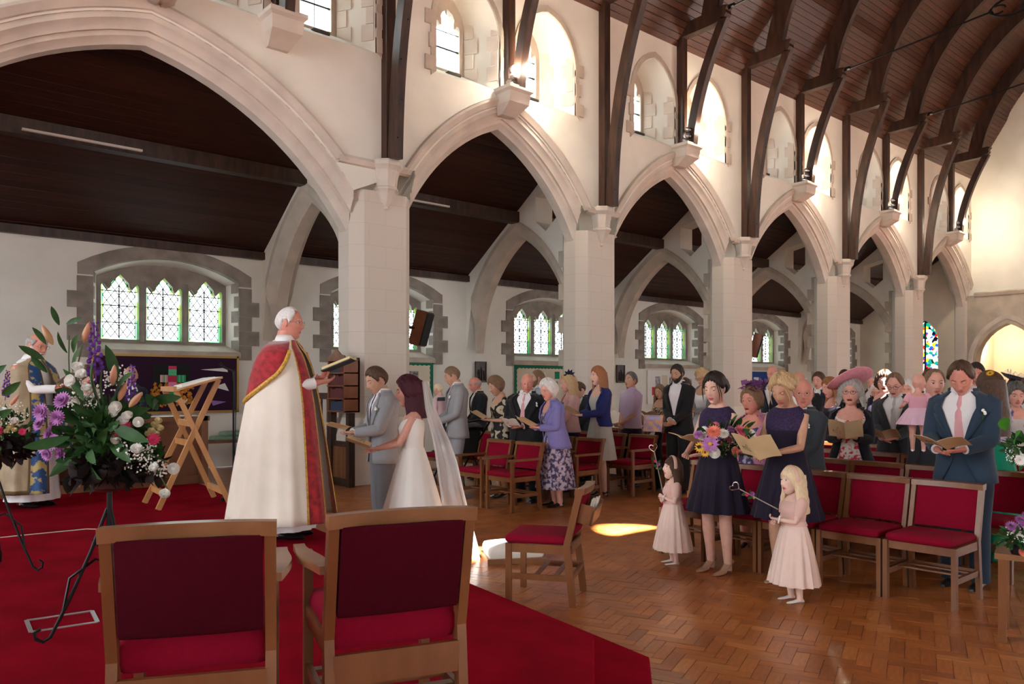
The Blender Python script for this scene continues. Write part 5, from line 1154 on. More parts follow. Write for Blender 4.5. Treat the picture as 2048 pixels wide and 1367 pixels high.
# ================================================================ flowers
M_LILYB = mat('lily_bud_pink', (.55, .16, .14), .5, c2=(.36, .38, .12), vscale=3.5, stretch=(1, 1, .35)); M_MAUVE = mat('mauve_petal', (.34, .12, .34), .6, var=.2, vscale=40); M_PURPF = mat('violet_petal', (.12, .025, .26), .6, var=.2, vscale=40)
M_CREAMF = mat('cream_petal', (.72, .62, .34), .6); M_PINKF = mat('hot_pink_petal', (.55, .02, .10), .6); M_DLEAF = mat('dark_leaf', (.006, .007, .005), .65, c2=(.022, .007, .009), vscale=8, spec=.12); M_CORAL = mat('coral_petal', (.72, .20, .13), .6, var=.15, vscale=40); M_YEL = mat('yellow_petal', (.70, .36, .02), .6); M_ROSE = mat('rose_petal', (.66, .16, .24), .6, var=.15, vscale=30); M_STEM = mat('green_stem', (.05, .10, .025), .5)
def leaf_mesh(L, Wd, m, bendz=.15):
    mb = MB(); rs = []
    for k in range(7):
        t = k/6; w = Wd*math.sin(PI*min(.98, .04+t*.94))**.8*(1 if t < .9 else .6); z = bendz*L*math.sin(PI*.5*t)-.6*bendz*L*t*t
        rs.append([(L*t, -w, z+.25*w), (L*t, 0, z), (L*t, w, z+.25*w), (L*t, 0, z-.0015)])
    mb.rings(rs); return mb.mesh('leaf', m, 60)
def daisy_mesh(R, m, n=14, layers=3, mc=None):
    mb = MB()
    for l in range(layers):
        r = R*(1-.24*l)
        for k in range(n-2*l):
            a = 2*PI*k/(n-2*l)+l*.3; c, s = math.cos(a), math.sin(a); w = .16*R; tilt = .15+.32*l
            q = lambda t, o: (c*r*t*math.cos(tilt)-s*o, s*r*t*math.cos(tilt)+c*o, r*t*math.sin(tilt)+.05*R*l)
            mb.add([q(.12, -w*.3), q(.6, -w), q(1, 0), q(.6, w), q(.12, w*.3)], [(0,1,2,3,4)])
    mb.ball((0, 0, .12*R), (.22*R, .22*R, .16*R), 8, 5, 1); return mb.mesh('blossom', [m, mc or m], 0)
def rose_mesh(R, m):
    mb = MB()
    for l, (r, n, z) in enumerate(((1, 5, 0), (.8, 5, .12), (.58, 4, .22), (.36, 3, .3))):
        for k in range(n):
            a = 2*PI*k/n+l*.6; rs = []
            for u in range(4):
                t = u/3; rs.append([(R*r*(.35+.65*math.sin(PI*.5*t))*math.cos(a+b), R*r*(.35+.65*math.sin(PI*.5*t))*math.sin(a+b), R*(-.3+z+.95*t-.15*t*t*(abs(b) > .5))) for b in (-.75, -.35, 0, .35, .75)])
            mb.rings(rs, closed=False, cap=False)
    mb.ball((0, 0, -.1*R), (.4*R, .4*R, .4*R), 8, 5); return mb.mesh('blossom', m, 60)
def bud_mesh(L, R, m):
    mb = MB(); mb.lathe([(.15*R, 0), (.6*R, .12*L), (R, .38*L), (.9*R, .62*L), (.5*R, .88*L), (.08*R, L)], 9); return mb.mesh('lily_bud', m, 60)
def spike_mesh(L, m):
    mb = MB(); rb = random.Random(8); mb.tube([(0, 0, 0), (0, 0, L)], .003, 5)
    for k in range(34):
        t = k/33; a = k*2.4; r = .022*(1-.65*t)+.004; mb.ball((r*math.cos(a), r*math.sin(a), L*(.15+.85*t)), .0125*(1-.55*t), 6, 4)
    return mb.mesh('flower_spike', m, 60)
def orient(p, dirv, roll=0.0, axis='Z', sc=1.0):
    q = Vector(dirv).normalized().to_track_quat(axis, 'Y' if axis != 'Y' else 'Z'); return Matrix.Translation(p) @ q.to_matrix().to_4x4() @ Matrix.Rotation(roll, 4, axis) @ Matrix.Scale(sc, 4)
LEAF1 = leaf_mesh(.15, .022, M_LEAF); LEAF2 = leaf_mesh(.09, .026, M_DLEAF); LEAF3 = leaf_mesh(.07, .02, M_LEAF)
MUM = daisy_mesh(.042, M_MAUVE, 18, 4); WROSE = rose_mesh(.026, M_PETALW); PINKD = daisy_mesh(.035, M_PINKF, 14, 2); STOCK = rose_mesh(.017, M_CREAMF); BUD = bud_mesh(.105, .017, M_LILYB); SPIKE = spike_mesh(.24, M_PURPF)
def gyp(parent, c, R, n, seed):
    mb = MB(); rb = random.Random(seed)
    for i in range(n):
        v = Vector((rb.gauss(0, 1), rb.gauss(0, 1), rb.gauss(0, .8))); v = v.normalized()*R*rb.random()**.4
        mb.ball(Vector(c)+v, .0048, 5, 4, 0)
        if i % 4 == 0: mb.tube([Vector(c)+Vector((0, 0, -R*.5)), Vector(c)+v], .0009, 3, 1)
    o = mb.build('gypsophila', [M_PETALW, M_STEM], parent, 0); o['kind'] = 'stuff'
RGT = Vector((ST, -CT, 0)); TOW = Vector((-CT, -ST, 0)); UPV = Vector((0, 0, 1))
def fpos(c, px, py, dd, tow=0.0): return D(px, dd, zat(py, dd)) + TOW*tow - c
def arrangement(label, cpx, cpy, dd, spec, seed):
    c = D(cpx, dd, zat(cpy, dd)); fa = empty('flower_arrangement', c, 0, label, 'flowers', 'pedestal flower arrangements'); rb = random.Random(seed)
    for kind, px, py, tow, dirs, sc in spec:
        p = fpos(c, px, py, dd, tow); dv = (RGT*dirs[0]+UPV*dirs[1]+TOW*dirs[2])
        me = {'mum': MUM, 'wrose': WROSE, 'pinkd': PINKD, 'stock': STOCK, 'bud': BUD, 'spike': SPIKE, 'leaf': LEAF1, 'dleaf': LEAF2, 'sleaf': LEAF3}[kind]
        if 'leaf' in kind: inst('leaf', me, fa, orient(p, dv, rb.uniform(-.6, .6), 'X', sc))
        else: inst({'mum': 'chrysanthemum', 'wrose': 'lisianthus', 'pinkd': 'pink_gerbera', 'stock': 'cream_stock', 'bud': 'lily_bud', 'spike': 'larkspur_spike'}[kind], me, fa, orient(p, dv, rb.uniform(0, 6), 'Z', sc))
    return fa, c
rf = random.Random(21); S_ = []
for px, py, dx, dz in ((118, 668, -.45, .9), (178, 664, .35, 1)): S_.append(('bud', px, py+22, .05, (dx, dz, .1), 1.0))
for px, py, dx, dz in ((250, 770, .2, 1), (262, 800, .5, 1), (282, 812, .8, .8)): S_.append(('bud', px, py, .12, (dx, dz, .2), .95))
for px, py, dx, dz, sc in ((120, 650, -.5, .6, .8), (112, 690, -.9, .2, .8), (150, 705, .5, .7, 1.0), (115, 720, -.9, -.1, 1.0), (160, 745, .4, .9, 1.1), (130, 705, -.6, .5, .9), (150, 650, .8, .3, .7), (120, 745, -.9, .1, .9), (236, 765, -.3, 1, 1.1), (225, 800, .2, .9, 1.2), (255, 785, .7, .5, 1.0), (300, 800, .9, .1, 1.0), (270, 840, .5, -.8, 1.2), (240, 820, .1, .9, 1.2), (180, 850, -.5, .4, 1.2), (205, 850, .1, -.9, 1.3), (230, 870, .6, -.5, 1.2), (175, 885, -.5, -.6, 1.2), (215, 835, .9, .2, 1.3), (250, 850, .8, -.3, 1.2), (190, 800, -.5, .8, 1.0), (170, 870, -.9, -.2, 1.1)): S_.append(('leaf', px, py, rf.uniform(-.02, .14), (dx*(.35 if px < 135 else 1), dz+(.35 if px < 135 else 0), rf.uniform(.0, .6)), sc*(.8 if px < 165 and py < 760 else 1.15)))
S_ += [('spike', 196, 765, .02, (.02, 1, .1), 1.2), ('spike', 268, 815, .04, (.1, 1, .1), .85)]
for px, py in ((106, 822), (125, 842), (140, 832), (98, 846), (112, 868), (128, 880), (104, 890), (138, 905), (112, 905), (128, 862), (146, 800)): S_.append(('mum', px, py, .05+rf.random()*.06, (rf.uniform(-.7, .1), rf.uniform(-.2, .4), .8), rf.uniform(.85, 1.15)))
for px, py in ((176, 737), (193, 750), (174, 762), (201, 778), (246, 826), (262, 842), (258, 815), (297, 842), (298, 896), (274, 832), (328, 932), (366, 932), (349, 983), (250, 880)): S_.append(('wrose', px, py, .06+rf.random()*.08, (rf.uniform(-.4, .5), rf.uniform(.1, .9), .7), rf.uniform(.9, 1.2)))
for px, py in ((268, 852), (250, 858), (322, 876)): S_.append(('pinkd', px, py, .08, (.3, .3, .8), 1.0))
for px, py in ((318, 850), (325, 842), (312, 862), (320, 868), (328, 856), (306, 868)): S_.append(('stock', px, py, .05, (.4, .6, .5), 1.1))
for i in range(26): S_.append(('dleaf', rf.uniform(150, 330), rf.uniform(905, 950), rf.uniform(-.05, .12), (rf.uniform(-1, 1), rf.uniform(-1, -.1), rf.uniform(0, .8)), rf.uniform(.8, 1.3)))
for i in range(46):
    a_ = rf.uniform(0, 6.28); q_ = rf.random()**.5; S_.append((rf.choice(('leaf', 'leaf', 'sleaf')), 212+70*q_*math.cos(a_), 872+62*q_*math.sin(a_), rf.uniform(-.06, .10), (rf.uniform(-1, 1), rf.uniform(-.8, .8), rf.uniform(.1, 1)), rf.uniform(.7, 1.2)))
for i in range(40): S_.append(('sleaf', rf.uniform(120, 310), rf.uniform(790, 920), rf.uniform(-.1, .06), (rf.uniform(-1, 1), rf.uniform(-.4, .8), rf.uniform(0, .8)), rf.uniform(.8, 1.5)))
fa, fc = arrangement('large pedestal arrangement of lilies, mauve chrysanthemums, white lisianthus and gypsophila', 215, 900, 3.85, S_, 3)
gyp(fa, fpos(fc, 285, 905, 3.85, .06), .095, 260, 1); gyp(fa, fpos(fc, 165, 785, 3.85, .0), .10, 170, 2); gyp(fa, fpos(fc, 225, 755, 3.85, -.03), .07, 90, 3); gyp(fa, fpos(fc, 325, 935, 3.85, .04), .05, 70, 4)
for a_, b_ in (((148, 760), (150, 672)), ((160, 760), (176, 690)), ((305, 905), (349, 983)), ((300, 900), (366, 934)), ((205, 860), (148, 760)), ((215, 880), (160, 760)), ((215, 880), (262, 790)), ((230, 880), (196, 760))):
    mb = MB(); mb.tube([fpos(fc, *a_, 3.85, .04), (fpos(fc, *a_, 3.85, .05)+fpos(fc, *b_, 3.85, .05))/2, fpos(fc, *b_, 3.85, .05)], .0035, 5); mb.build('stem', M_STEM, fa, 50)
mb = MB(); mb.lathe([(.07, -.03), (.08, .02), (.05, .05)], 12, c=fpos(fc, 215, 905, 3.85, -.03)); mb.build('foam_block', M_DLEAF, fa, 60)
def foliage(parent, c, R, n, seed, m, Ls=(.05, .11)):
    mb = MB(); rb = random.Random(seed)
    for i in range(n):
        v = Vector((rb.gauss(0, 1), rb.gauss(0, 1), rb.gauss(0, 1))).normalized(); p = Vector(c)+Vector((v.x*R[0], v.y*R[1], v.z*R[2]))*rb.random()**.5; u = (v+Vector((rb.gauss(0, .6), rb.gauss(0, .6), rb.gauss(0, .6)))).normalized(); s = u.cross(Vector((rb.gauss(0, 1), rb.gauss(0, 1), rb.gauss(0, 1)))).normalized(); k = u.cross(s); L_ = rb.uniform(*Ls); w = L_*.2
        mb.add([p, p+u*L_*.3+s*w+k*.006, p+u*L_*.7+s*w*.8, p+u*L_, p+u*L_*.7-s*w*.8, p+u*L_*.3-s*w+k*.006, p+u*L_*.5-k*.008], [(0,1,6), (1,2,6), (2,3,6), (3,4,6), (4,5,6), (5,0,6)])
    o = mb.build('foliage', m, parent, 0); o['kind'] = 'stuff'
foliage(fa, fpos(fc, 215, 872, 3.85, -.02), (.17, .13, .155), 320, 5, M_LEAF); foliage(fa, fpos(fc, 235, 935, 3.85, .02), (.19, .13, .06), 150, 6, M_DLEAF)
def pedestal(label, px, dd, ztop, foot):
    b = D(px, dd, DZ); s = empty('flower_stand', b, 0, label, 'flower stand', 'black iron flower stands')
    h = ztop-DZ; mb = MB(); mb.tube([(0, 0, .30), (0, 0, h)], .013, 8); mb.build('pole', M_IRON, s, 40)
    mb = MB(); mb.tube([(0, 0, .42), (0, 0, h-.30)], .020, 8); mb.build('sleeve_tube', M_IRON, s, 40)
    mb = MB(); mb.lathe([(.05, h-.02), (.085, h+.0), (.10, h+.06), (.095, h+.06)], 18); mb.build('bowl_holder', mat('wooden_bowl', (.05, .025, .015), .5), s, 40)
    mb = MB(); q = RGT*-1; mb.tube([Vector((0, 0, h-.30)), q*.04+Vector((0, 0, h-.30)), q*.085+Vector((0, 0, h-.26))], .007, 6); mb.build('hook', M_IRON, s, 40)
    for k in range(3):
        a = foot+2*PI*k/3; u = Vector((math.cos(a), math.sin(a), 0))
        pts = [u*.01+UPV*.62, u*.08+UPV*.42, u*.17+UPV*.2, u*.25+UPV*.03, u*.28+UPV*.012, u*.31+UPV*.03, u*.315+UPV*.06, u*.29+UPV*.075]
        mb = MB(); mb.tube(pts, .0085, 6); mb.build('leg', M_IRON, s, 50)
        mb = MB(); mb.tube([u*.20+UPV*.13, u*.17+UPV*.30, u*.06+UPV*.38, u*.01+UPV*.36], .007, 6); mb.build('scroll', M_IRON, s, 50)
fl_a = math.atan2(-RGT.y*.9+TOW.y*.5, -RGT.x*.9+TOW.x*.5)
pedestal('black iron pedestal stand under the large lily arrangement', 219, 3.9, zat(965, 3.9)-.02, fl_a)
S2 = []
for px, py in ((8, 805), (22, 822), (2, 850), (45, 842)): S2.append(('wrose', px-6, py, .05, (.2, .6, .6), 1.0))
S2 += [('spike', 14, 800, .02, (.1, 1, 0), .8), ('pinkd', 8, 860, .06, (.2, .3, .8), 1.1), ('pinkd', 52, 862, .04, (.5, .2, .8), .8), ('bud', 30, 810, .05, (.7, .8, .1), .9), ('leaf', 12, 790, .04, (.8, .5, .2), 1.2), ('leaf', -20, 760, .04, (.9, .6, .1), 1.2), ('leaf', 0, 835, .04, (.7, .3, .3), 1.2)]
for px, py in ((28, 856), (34, 850), (24, 862), (38, 860)): S2.append(('stock', px, py, .05, (.3, .6, .5), 1.1))
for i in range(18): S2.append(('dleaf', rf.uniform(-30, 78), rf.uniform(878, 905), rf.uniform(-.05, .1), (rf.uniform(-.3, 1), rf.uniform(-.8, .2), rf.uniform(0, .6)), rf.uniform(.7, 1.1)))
fa2, fc2 = arrangement('smaller arrangement of purple, pink and white flowers at the left edge', -10, 870, 5.2, S2, 5)
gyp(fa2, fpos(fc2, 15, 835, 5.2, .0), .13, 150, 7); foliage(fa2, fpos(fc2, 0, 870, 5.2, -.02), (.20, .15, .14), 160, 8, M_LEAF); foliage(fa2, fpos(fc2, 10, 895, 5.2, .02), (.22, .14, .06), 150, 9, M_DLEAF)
pedestal('black iron pedestal stand at the left edge of the carpet', -8, 5.25, zat(915, 5.25), fl_a+.5)
# right edge flowers
def mixed(label, cpx, cpy, dd, items, seed, cat='flowers', group='flowers at the right edge'):
    c = D(cpx, dd, zat(cpy, dd)); fa = empty('flower_arrangement', c, 0, label, cat, group); rb = random.Random(seed)
    for nm, me, px, py, tow, sc in items:
        p = fpos(c, px, py, dd, tow); v = (p.normalized()*.8 + TOW*.8 + UPV*.35); inst(nm, me, fa, orient(p, v, rb.uniform(0, 6), 'X' if nm == 'leaf' else 'Z', sc))
    return fa, c
WMUM = daisy_mesh(.045, M_PETALW, 20, 4); CORD = daisy_mesh(.045, M_CORAL, 20, 4); YELD = daisy_mesh(.035, M_YEL, 13, 1, M_INK); PDAH = daisy_mesh(.05, M_ROSE, 20, 4); ECH = daisy_mesh(.045, M_MAUVE, 14, 1, M_YEL); LBIG = leaf_mesh(.16, .05, mat('bright_leaf', (.07, .28, .03), .4, var=.2))
it = [('leaf', LBIG, 2018, 880, .05, 1), ('leaf', LBIG, 2040, 865, .05, 1.1), ('leaf', LBIG, 2050, 890, .02, 1.2), ('leaf', LBIG, 2012, 860, .0, .8)] + [('chrysanthemum', WMUM, 2030+rf.uniform(-12, 25), 905+rf.uniform(-14, 22), .06, 1) for i in range(7)]
fa3, c3 = mixed('white chrysanthemums with bright green leaves at the right edge', 2050, 895, 5.5, it, 9); gyp(fa3, fpos(c3, 2030, 910, 5.5, 0), .07, 80, 10)
mb = MB(); q_ = RGT*.20; mb.tube([q_+UPV*(-c3.z), q_+UPV*-.06, UPV*-.02], [.02, .016, .012], 8); mb.build('pedestal_post', M_IRON, fa3, 40); foliage(fa3, (0, 0, 0), (.13, .12, .10), 90, 15, M_LEAF)
it = [('chrysanthemum', MUM, 2030+rf.uniform(-15, 20), 1062+rf.uniform(-14, 10), .03, 1) for i in range(6)] + [('chrysanthemum', WMUM, 2035, 1090, .05, .9), ('coral_dahlia', CORD, 2036, 1118, .05, .7), ('leaf', LEAF1, 2035, 1095, .03, .7), ('leaf', LEAF1, 2022, 1085, .03, .6)]
fa4, c4 = mixed('pink and mauve posy on the side table at the right edge', 2042, 1120, 4.75, it, 12); gyp(fa4, fpos(c4, 2035, 1080, 4.75, 0), .06, 70, 13)
mb = MB(); mb.lathe([(.05, -.018), (.06, .01), (.055, .04)], 14); mb.build('bowl', M_DLEAF, fa4, 40); foliage(fa4, (0, 0, .08), (.10, .10, .07), 90, 14, M_LEAF, (.04, .08)); fa4.location.z = .555
# ================================================================ the people
C = cloth
GREYS = C('pale_grey_suiting', (.27, .27, .285)); BLACK = C('black_suiting', (.010, .010, .012)); CHAR = C('charcoal_suiting', (.028, .030, .035)); BLUES = C('petrol_blue_suiting', (.022, .042, .070)); NAVYS = C('navy_suiting', (.010, .014, .030)); MIDG = C('slate_suiting', (.038, .046, .055))
PINKT = C('pink_silk', (.62, .30, .32), .5); PLUM = C('plum_silk', (.035, .008, .025), .5); SILV = C('silver_silk', (.42, .42, .42), .45); NAVYT = C('navy_silk', (.01, .014, .04), .5)
TAN = mat('tan_leather', (.20, .075, .03), .35); NAVYD = C('aubergine_chiffon', (.0085, .0045, .019), .75, bump=.05); IVORY = mat('ivory_satin', (.80, .77, .72), .42, spec=.4, var=.02, vscale=5); BLUSH = C('blush_tulle', (.76, .58, .50)); LILAC = C('lilac_jersey', (.20, .19, .46)); BLAZ = C('royal_blue_blazer', (.012, .020, .12)); PINKJ = C('blush_pink_jacket', (.70, .42, .40)); LILSH = C('lilac_check_shirt', (.42, .33, .45)); ROSEJ = C('rose_satin_jacket', (.46, .17, .30), .5)
GIRAF = mat('giraffe_print', (.012, .010, .010), .8, c2=(.48, .40, .28), vscale=17, ramp=(.52, .56), detail=0.0); FLOR = mat('purple_floral_print', (.055, .04, .11), .8, c2=(.46, .40, .50), vscale=24, ramp=(.45, .55), detail=5); FLOR2 = mat('red_floral_print', (.52, .03, .06), .8, c2=(.72, .66, .58), vscale=26, ramp=(.44, .52), detail=3); GREEND = C('emerald_chiffon', (.0, .20, .11)); LEOP = mat('leopard_print', (.06, .03, .02), .8, c2=(.5, .38, .26), vscale=50, ramp=(.45, .55)); PAISLEY = C('grey_print', (.42, .42, .38)); NUDE = mat('nude_patent', (.42, .25, .16), .25)
VEIL = bpy.data.materials.new('white_tulle_veil'); VEIL.use_nodes = True
_n = VEIL.node_tree.nodes; _l = VEIL.node_tree.links; _b = _n['Principled BSDF']; _b.inputs['Base Color'].default_value = (.9, .9, .9, 1); _b.inputs['Roughness'].default_value = .8; _b.inputs['Alpha'].default_value = .34
def suit(j, tie=None, **k): return dict(kind='suit', jacket=j, tie=tie, **k)
BOOKS = []
# ---- the two clergy
def cope(e, m, band, trim, hood=True, hem=.14, alb=M_WHITE, damask=None):
    sb, ring, root = e['sb'], e['ring'], e['root']
    tab = [(hem, .37, .36, .40), (.35, .345, .33, .37), (.70, .31, .28, .32), (1.0, .275, .235, .27), (1.2, .25, .20, .225), (1.32, .232, .165, .185), (1.39, .212, .135, .15), (1.43, .172, .105, .125), (1.465, .118, .085, .10), (1.49, .085, .075, .085)]
    zs = [hem, .2, .3, .45, .6, .75, .9, 1.0, 1.1, 1.2, 1.27, 1.32, 1.36, 1.39, 1.41, 1.43, 1.45, 1.465, 1.48, 1.49]; n = 97; rs = []
    for z in zs:
        f = .16+.30*max(0, (1.0-z)/.9)*.5; ph = np.linspace(f, 2*PI-f, n); P = ring(z, 0, n, tab, phis=list(ph)); t = max(0, min(1, (1.30-z)/.9)); out_ = []
        for p, a in zip(P, ph):
            k = 1+t*(.030*math.sin(9*a+.6*math.sin(2*a))+.014*math.sin(21*a)); out_.append(Vector((p.x*k, p.y*k, p.z)))
        rs.append(out_)
    mb = MB(); mb.rings(rs, 0, closed=False, cap=False); q = n-1
    for i in range(len(zs)-1):
        for j in range(q):
            jj = min(j, q-1-j); mb.m[i*q+j] = 2 if jj < 1 or jj == 8 else (1 if jj < 8 else (2 if i == 0 and damask else 0))
    c = mb.build('cope', [m, band, trim], root, 70); so = c.modifiers.new('thickness', 'SOLIDIFY'); so.thickness = .008
    if hood:
        rs = []; N = 41; ph = np.linspace(PI*.30, PI*1.70, N)
        for i in range(9):
            t = i/8; row = []
            for a in ph:
                u = abs(a-PI)/(PI*.70); zb = lerp(1.02, 1.40, u**2.2); z = lerp(1.475, zb, t); row.append(ring(z, .012*sb+.010*sb*math.sin(PI*min(1, t+.2)), 1, tab, phis=[a])[0])
            rs.append(row)
        mb = MB(); mb.rings(rs, 0, closed=False, cap=False); h = mb.build('hood', band, root, 70); so = h.modifiers.new('thickness', 'SOLIDIFY'); so.thickness = .006
        mb = MB(); mb.tube(rs[-1], .016*sb, 8); mb.build('hood_fringe', trim, root, 70)
        b = rs[-1][N//2]; mb = MB(); mb.tube([b, b-UPV*.03*sb, b-UPV*.06*sb, b-UPV*.14*sb], [.006*sb, .014*sb, .011*sb, .018*sb], 8); mb.build('tassel', trim, root, 60)
    # white alb under the cope
    e['skirt']('alb', alb, 1.2, .07, .23, .04, 12, .012); e['shoes'](M_SHOE)
    e['bodice']('alb_top', alb, 1.0, 1.495, .010, 0, 0); e['collar'](alb)
    for sd in (1, -1):
        E, T = e['A'][sd][1], e['A'][sd][2]; S = e['A'][sd][0]; mb = MB(); mb.tube([S, S.lerp(E, .5), E, E.lerp(T, .5), E.lerp(T, .86)], [r*sb for r in (.05, .048, .046, .044, .042)], 14); mb.build('alb_sleeve', alb, root, 60)
CREAMC = mat('cream_wool_cope', (.74, .68, .58), .75, var=.04, vscale=6, sheen=.2); REDV = mat('red_velvet', (.32, .012, .020), .8, var=.35, vscale=22, sheen=.3); GOLDB = mat('gold_braid', (.55, .33, .05), .5, var=.3, vscale=60)
BROC = mat('gold_brocade', (.36, .27, .16), .5, c2=(.24, .17, .095), vscale=6, sheen=.3); BLUEDM = mat('blue_gold_damask', (.012, .06, .19), .55, c2=(.42, .33, .12), vscale=13, ramp=(.5, .56), detail=2.0); BRAID = mat('bronze_braid', (.10, .06, .02), .6)
e = person('grey haired priest in a white cope with red and gold hood', 572, 6.45, ytop=611, z0=DZ, a=-86, skin='red', hair=('recede', 'white', .010), look=(0, 4), outfit=dict(kind='robe', extra=lambda e: cope(e, CREAMC, REDV, GOLDB)), arms='book', armset=((.25, .04, 1.20), (.27, -.05, 1.17)), eyes='open', glasses='wire', group='clergy', wk=1.05, curl=.4)
r = e['root']; bk = empty('black_prayer_book', r.matrix_basis @ Vector((.43*e['sb'], -.02, 1.285*e['sb'])), r.rotation_euler.z, 'black bound prayer book held open by the white coped priest', 'book')
for sd in (1, -1):
    mb = MB(); Mt = Matrix.Rotation(-.38, 4, 'Y') @ Matrix.Rotation(sd*.12, 4, 'X'); mb.box((-.13, 0 if sd > 0 else -.12, 0), (.13, .12 if sd > 0 else 0, .008), 0, Mt); mb.build('cover', mat('black_cover', (.008, .008, .009), .5), bk, 0)
    mb = MB(); mb.box((-.12, 0 if sd > 0 else -.11, .009), (.12, .11 if sd > 0 else 0, .030), 0, Mt); mb.build('page_block', mat('gilt_pages', (.62, .48, .22), .5), bk, 0)
e = person('balding bearded clergyman in a gold cope with blue damask bands', 66, 8.1, ytop=661, z0=DZ, a=-72, skin='red', hair=('recede', 'grey', .012, dict(top=.055)), look=(0, 16), outfit=dict(kind='robe', extra=lambda e: cope(e, BROC, BLUEDM, BRAID, False, .16, damask=True)), arms='book', armset=((.36, .05, 1.20), (.38, -.03, 1.18)), glasses='wire', beard=('white', .012), group='clergy', wk=1.08)
held_book(e, 'small service book held by the bearded clergyman in gold', cover=mat('grey_card', (.35, .33, .30), .7))
# ---- people behind the stall
e = person('bald man in a navy suit behind the choir stall', 262, 10.6, ytop=728, z0=DZ, a=-25, skin='tan', hair=None, outfit=suit(NAVYS, NAVYT, flower=True), look=(0, 15), group='people behind the stall')
e = person('brown haired woman behind the lily flowers at the choir stall', 172, 10.4, ytop=727, z0=DZ, a=-40, sex='f', skin='pink', hair=('full', 'light', .022), outfit=dict(kind='dress', m=C('cream_blouse', (.55, .48, .40)), sleeves=1.0, hem=.3), look=(0, 20), group='people behind the stall')
# ---- bride and groom
e = person('groom in a pale grey suit with a dark plum tie, reading', 766, 7.8, ytop=727, a=62, skin='tan', hair=('short', 'brown', .016), look=(8, 24), outfit=suit(GREYS, PLUM, waistcoat=GREYS, flower=True, trousers=C('mid_grey_trousers', (.13, .125, .135)), open=.10), group='wedding couple')
held_book(e, 'order of service held low by the groom', tilt=.25, turn=.1)
def bride_extra(e):
    T, sb, root = e['TH_'], e['sb'], e['root']
    rs = []; K = 26; n = 33; npv = e['npv']
    for k in range(K+1):
        t = k/K; z = lerp(e['H']-.05, .02, t); row = []
        w = lerp(.07, .20, min(1, t*2.2)) + .18*max(0, t-.25)**1.2; cx = lerp(-.075, -.13, min(1, t*3)) - .20*max(0, t-.15)
        for a in np.linspace(PI*.52, PI*1.48, n):
            k2 = 1+.07*t*math.sin(11*a+2*t)+.04*math.sin(23*a); row.append((cx + (w*.85)*math.cos(a)*k2, w*math.sin(a)*k2, z))
        rs.append(row)
    mb = MB(); mb.rings(rs, closed=False, cap=False); mb.build('veil', VEIL, root, 70)
    mb = MB(); rb = random.Random(3)
    for q in range(12): mb.ball(T @ Vector((-.0+rb.uniform(-.03, .03), (q-6)*.009, .130+.008*math.sin(q))), .007, 6, 4)
    o = mb.build('hair_jewel', mat('crystal', (.8, .8, .85), .1, metal=.6), root, 60); o['kind'] = 'stuff'
    E, Tt = e['A'][-1][1], e['A'][-1][2]; mb = MB(); d = (Tt-E).normalized(); c = E.lerp(Tt, .93); a = d.cross(UPV).normalized(); b = d.cross(a); mb.tube([c+(a*math.cos(t)+b*math.sin(t))*.026*sb for t in np.linspace(0, 2*PI, 13)], .0025, 5); mb.build('bracelet', SILVERM, root, 50)
SILVERM = mat('silver', (.7, .7, .72), .2, metal=1.0)
e = person('bride with burgundy hair in a white gown and long veil, singing', 826, 7.05, ytop=751, a=84, sex='f', skin='pink', hair=('full', 'burgundy', .030, dict(curly=.004)), longh=dict(length=.27, a0=58, w0=.085, w1=.10, back=.105, thick=.035, wave=.05), bun=(-.10, .03, .055), look=(0, 8), outfit=dict(kind='dress', m=IVORY, top=1.39, dip=.03, hem=.0, wh=.47, fold=.035, nf=10, flare=.9, heel=.03, shoes=M_WHITE, extra=bride_extra), mouth=1, group='wedding couple', armset=((.34, .04, 1.09), (.36, -.05, 1.08)))
held_book(e, 'order of service held out by the bride', tilt=.35, w=.16, h=.22)
# ---- left block of guests
ROWS_L = (6.55, 7.66, 8.77, 9.88, 10.99, 12.10); ROWS_R = (6.08, 7.19, 8.30, 9.41, 10.52)
def snap(px, d):
    a, b = ray(px); y = b*d; rows = ROWS_L if y > 6 else ROWS_R
    if a*d > rows[-1]+.9: return d
    c = [(abs(r-.525-a*d), (r-.525)/a) for r in rows[1:]] + [(abs(rows[-1]+.6-a*d), (rows[-1]+.6)/a)]
    m = min(c); return m[1] if m[0] < .6 else d
def L(label, px, d, yt, a, **k):
    d = d if 'pale grey suit with' in label or 'toddler' in label else snap(px, d)
    bk = k.pop('book', None); e = person(label, px, d, ytop=yt, a=a, **k)
    if bk: held_book(e, bk if isinstance(bk, str) else 'booklet held by the ' + ' '.join(label.split()[:11]), **(bk if isinstance(bk, dict) else {}))
    return e
def fascin(m, n=9, R=.07, off=(-.01, .05, .11), net=None):
    def f(e):
        T = e['TH_']; rb = random.Random(n); mb = MB()
        for q in range(n):
            a = 2*PI*q/n; p = Vector(off); u = Vector((math.cos(a), .35*math.sin(a)+.2, math.sin(a))); s = Vector((-math.sin(a), 0, math.cos(a)))
            mb.add([T @ (p+u*R*t+s*w+Vector((0, .01*rb.random(), 0))) for t, w in ((.05, -.004), (.55, -.018), (1, 0), (.55, .018), (.05, .004))], [(0,1,2,3,4)])
        mb.ball(T @ Vector(off), .018, 8, 5); o = mb.build('fascinator', m, e['root'], 0); so = o.modifiers.new('thickness', 'SOLIDIFY'); so.thickness = .003
    return f
L('man in a pale grey suit with a pink tie beside the bride', 914, 10.85, 728, 76, skin='tan', hair=('short', 'light', .010), look=(0, 22), outfit=suit(GREYS, PINKT, flower=True, shoes=TAN), armset=((.24, .10, 1.02), (.26, -.08, 1.0)), group='left block guests', stance=.04)
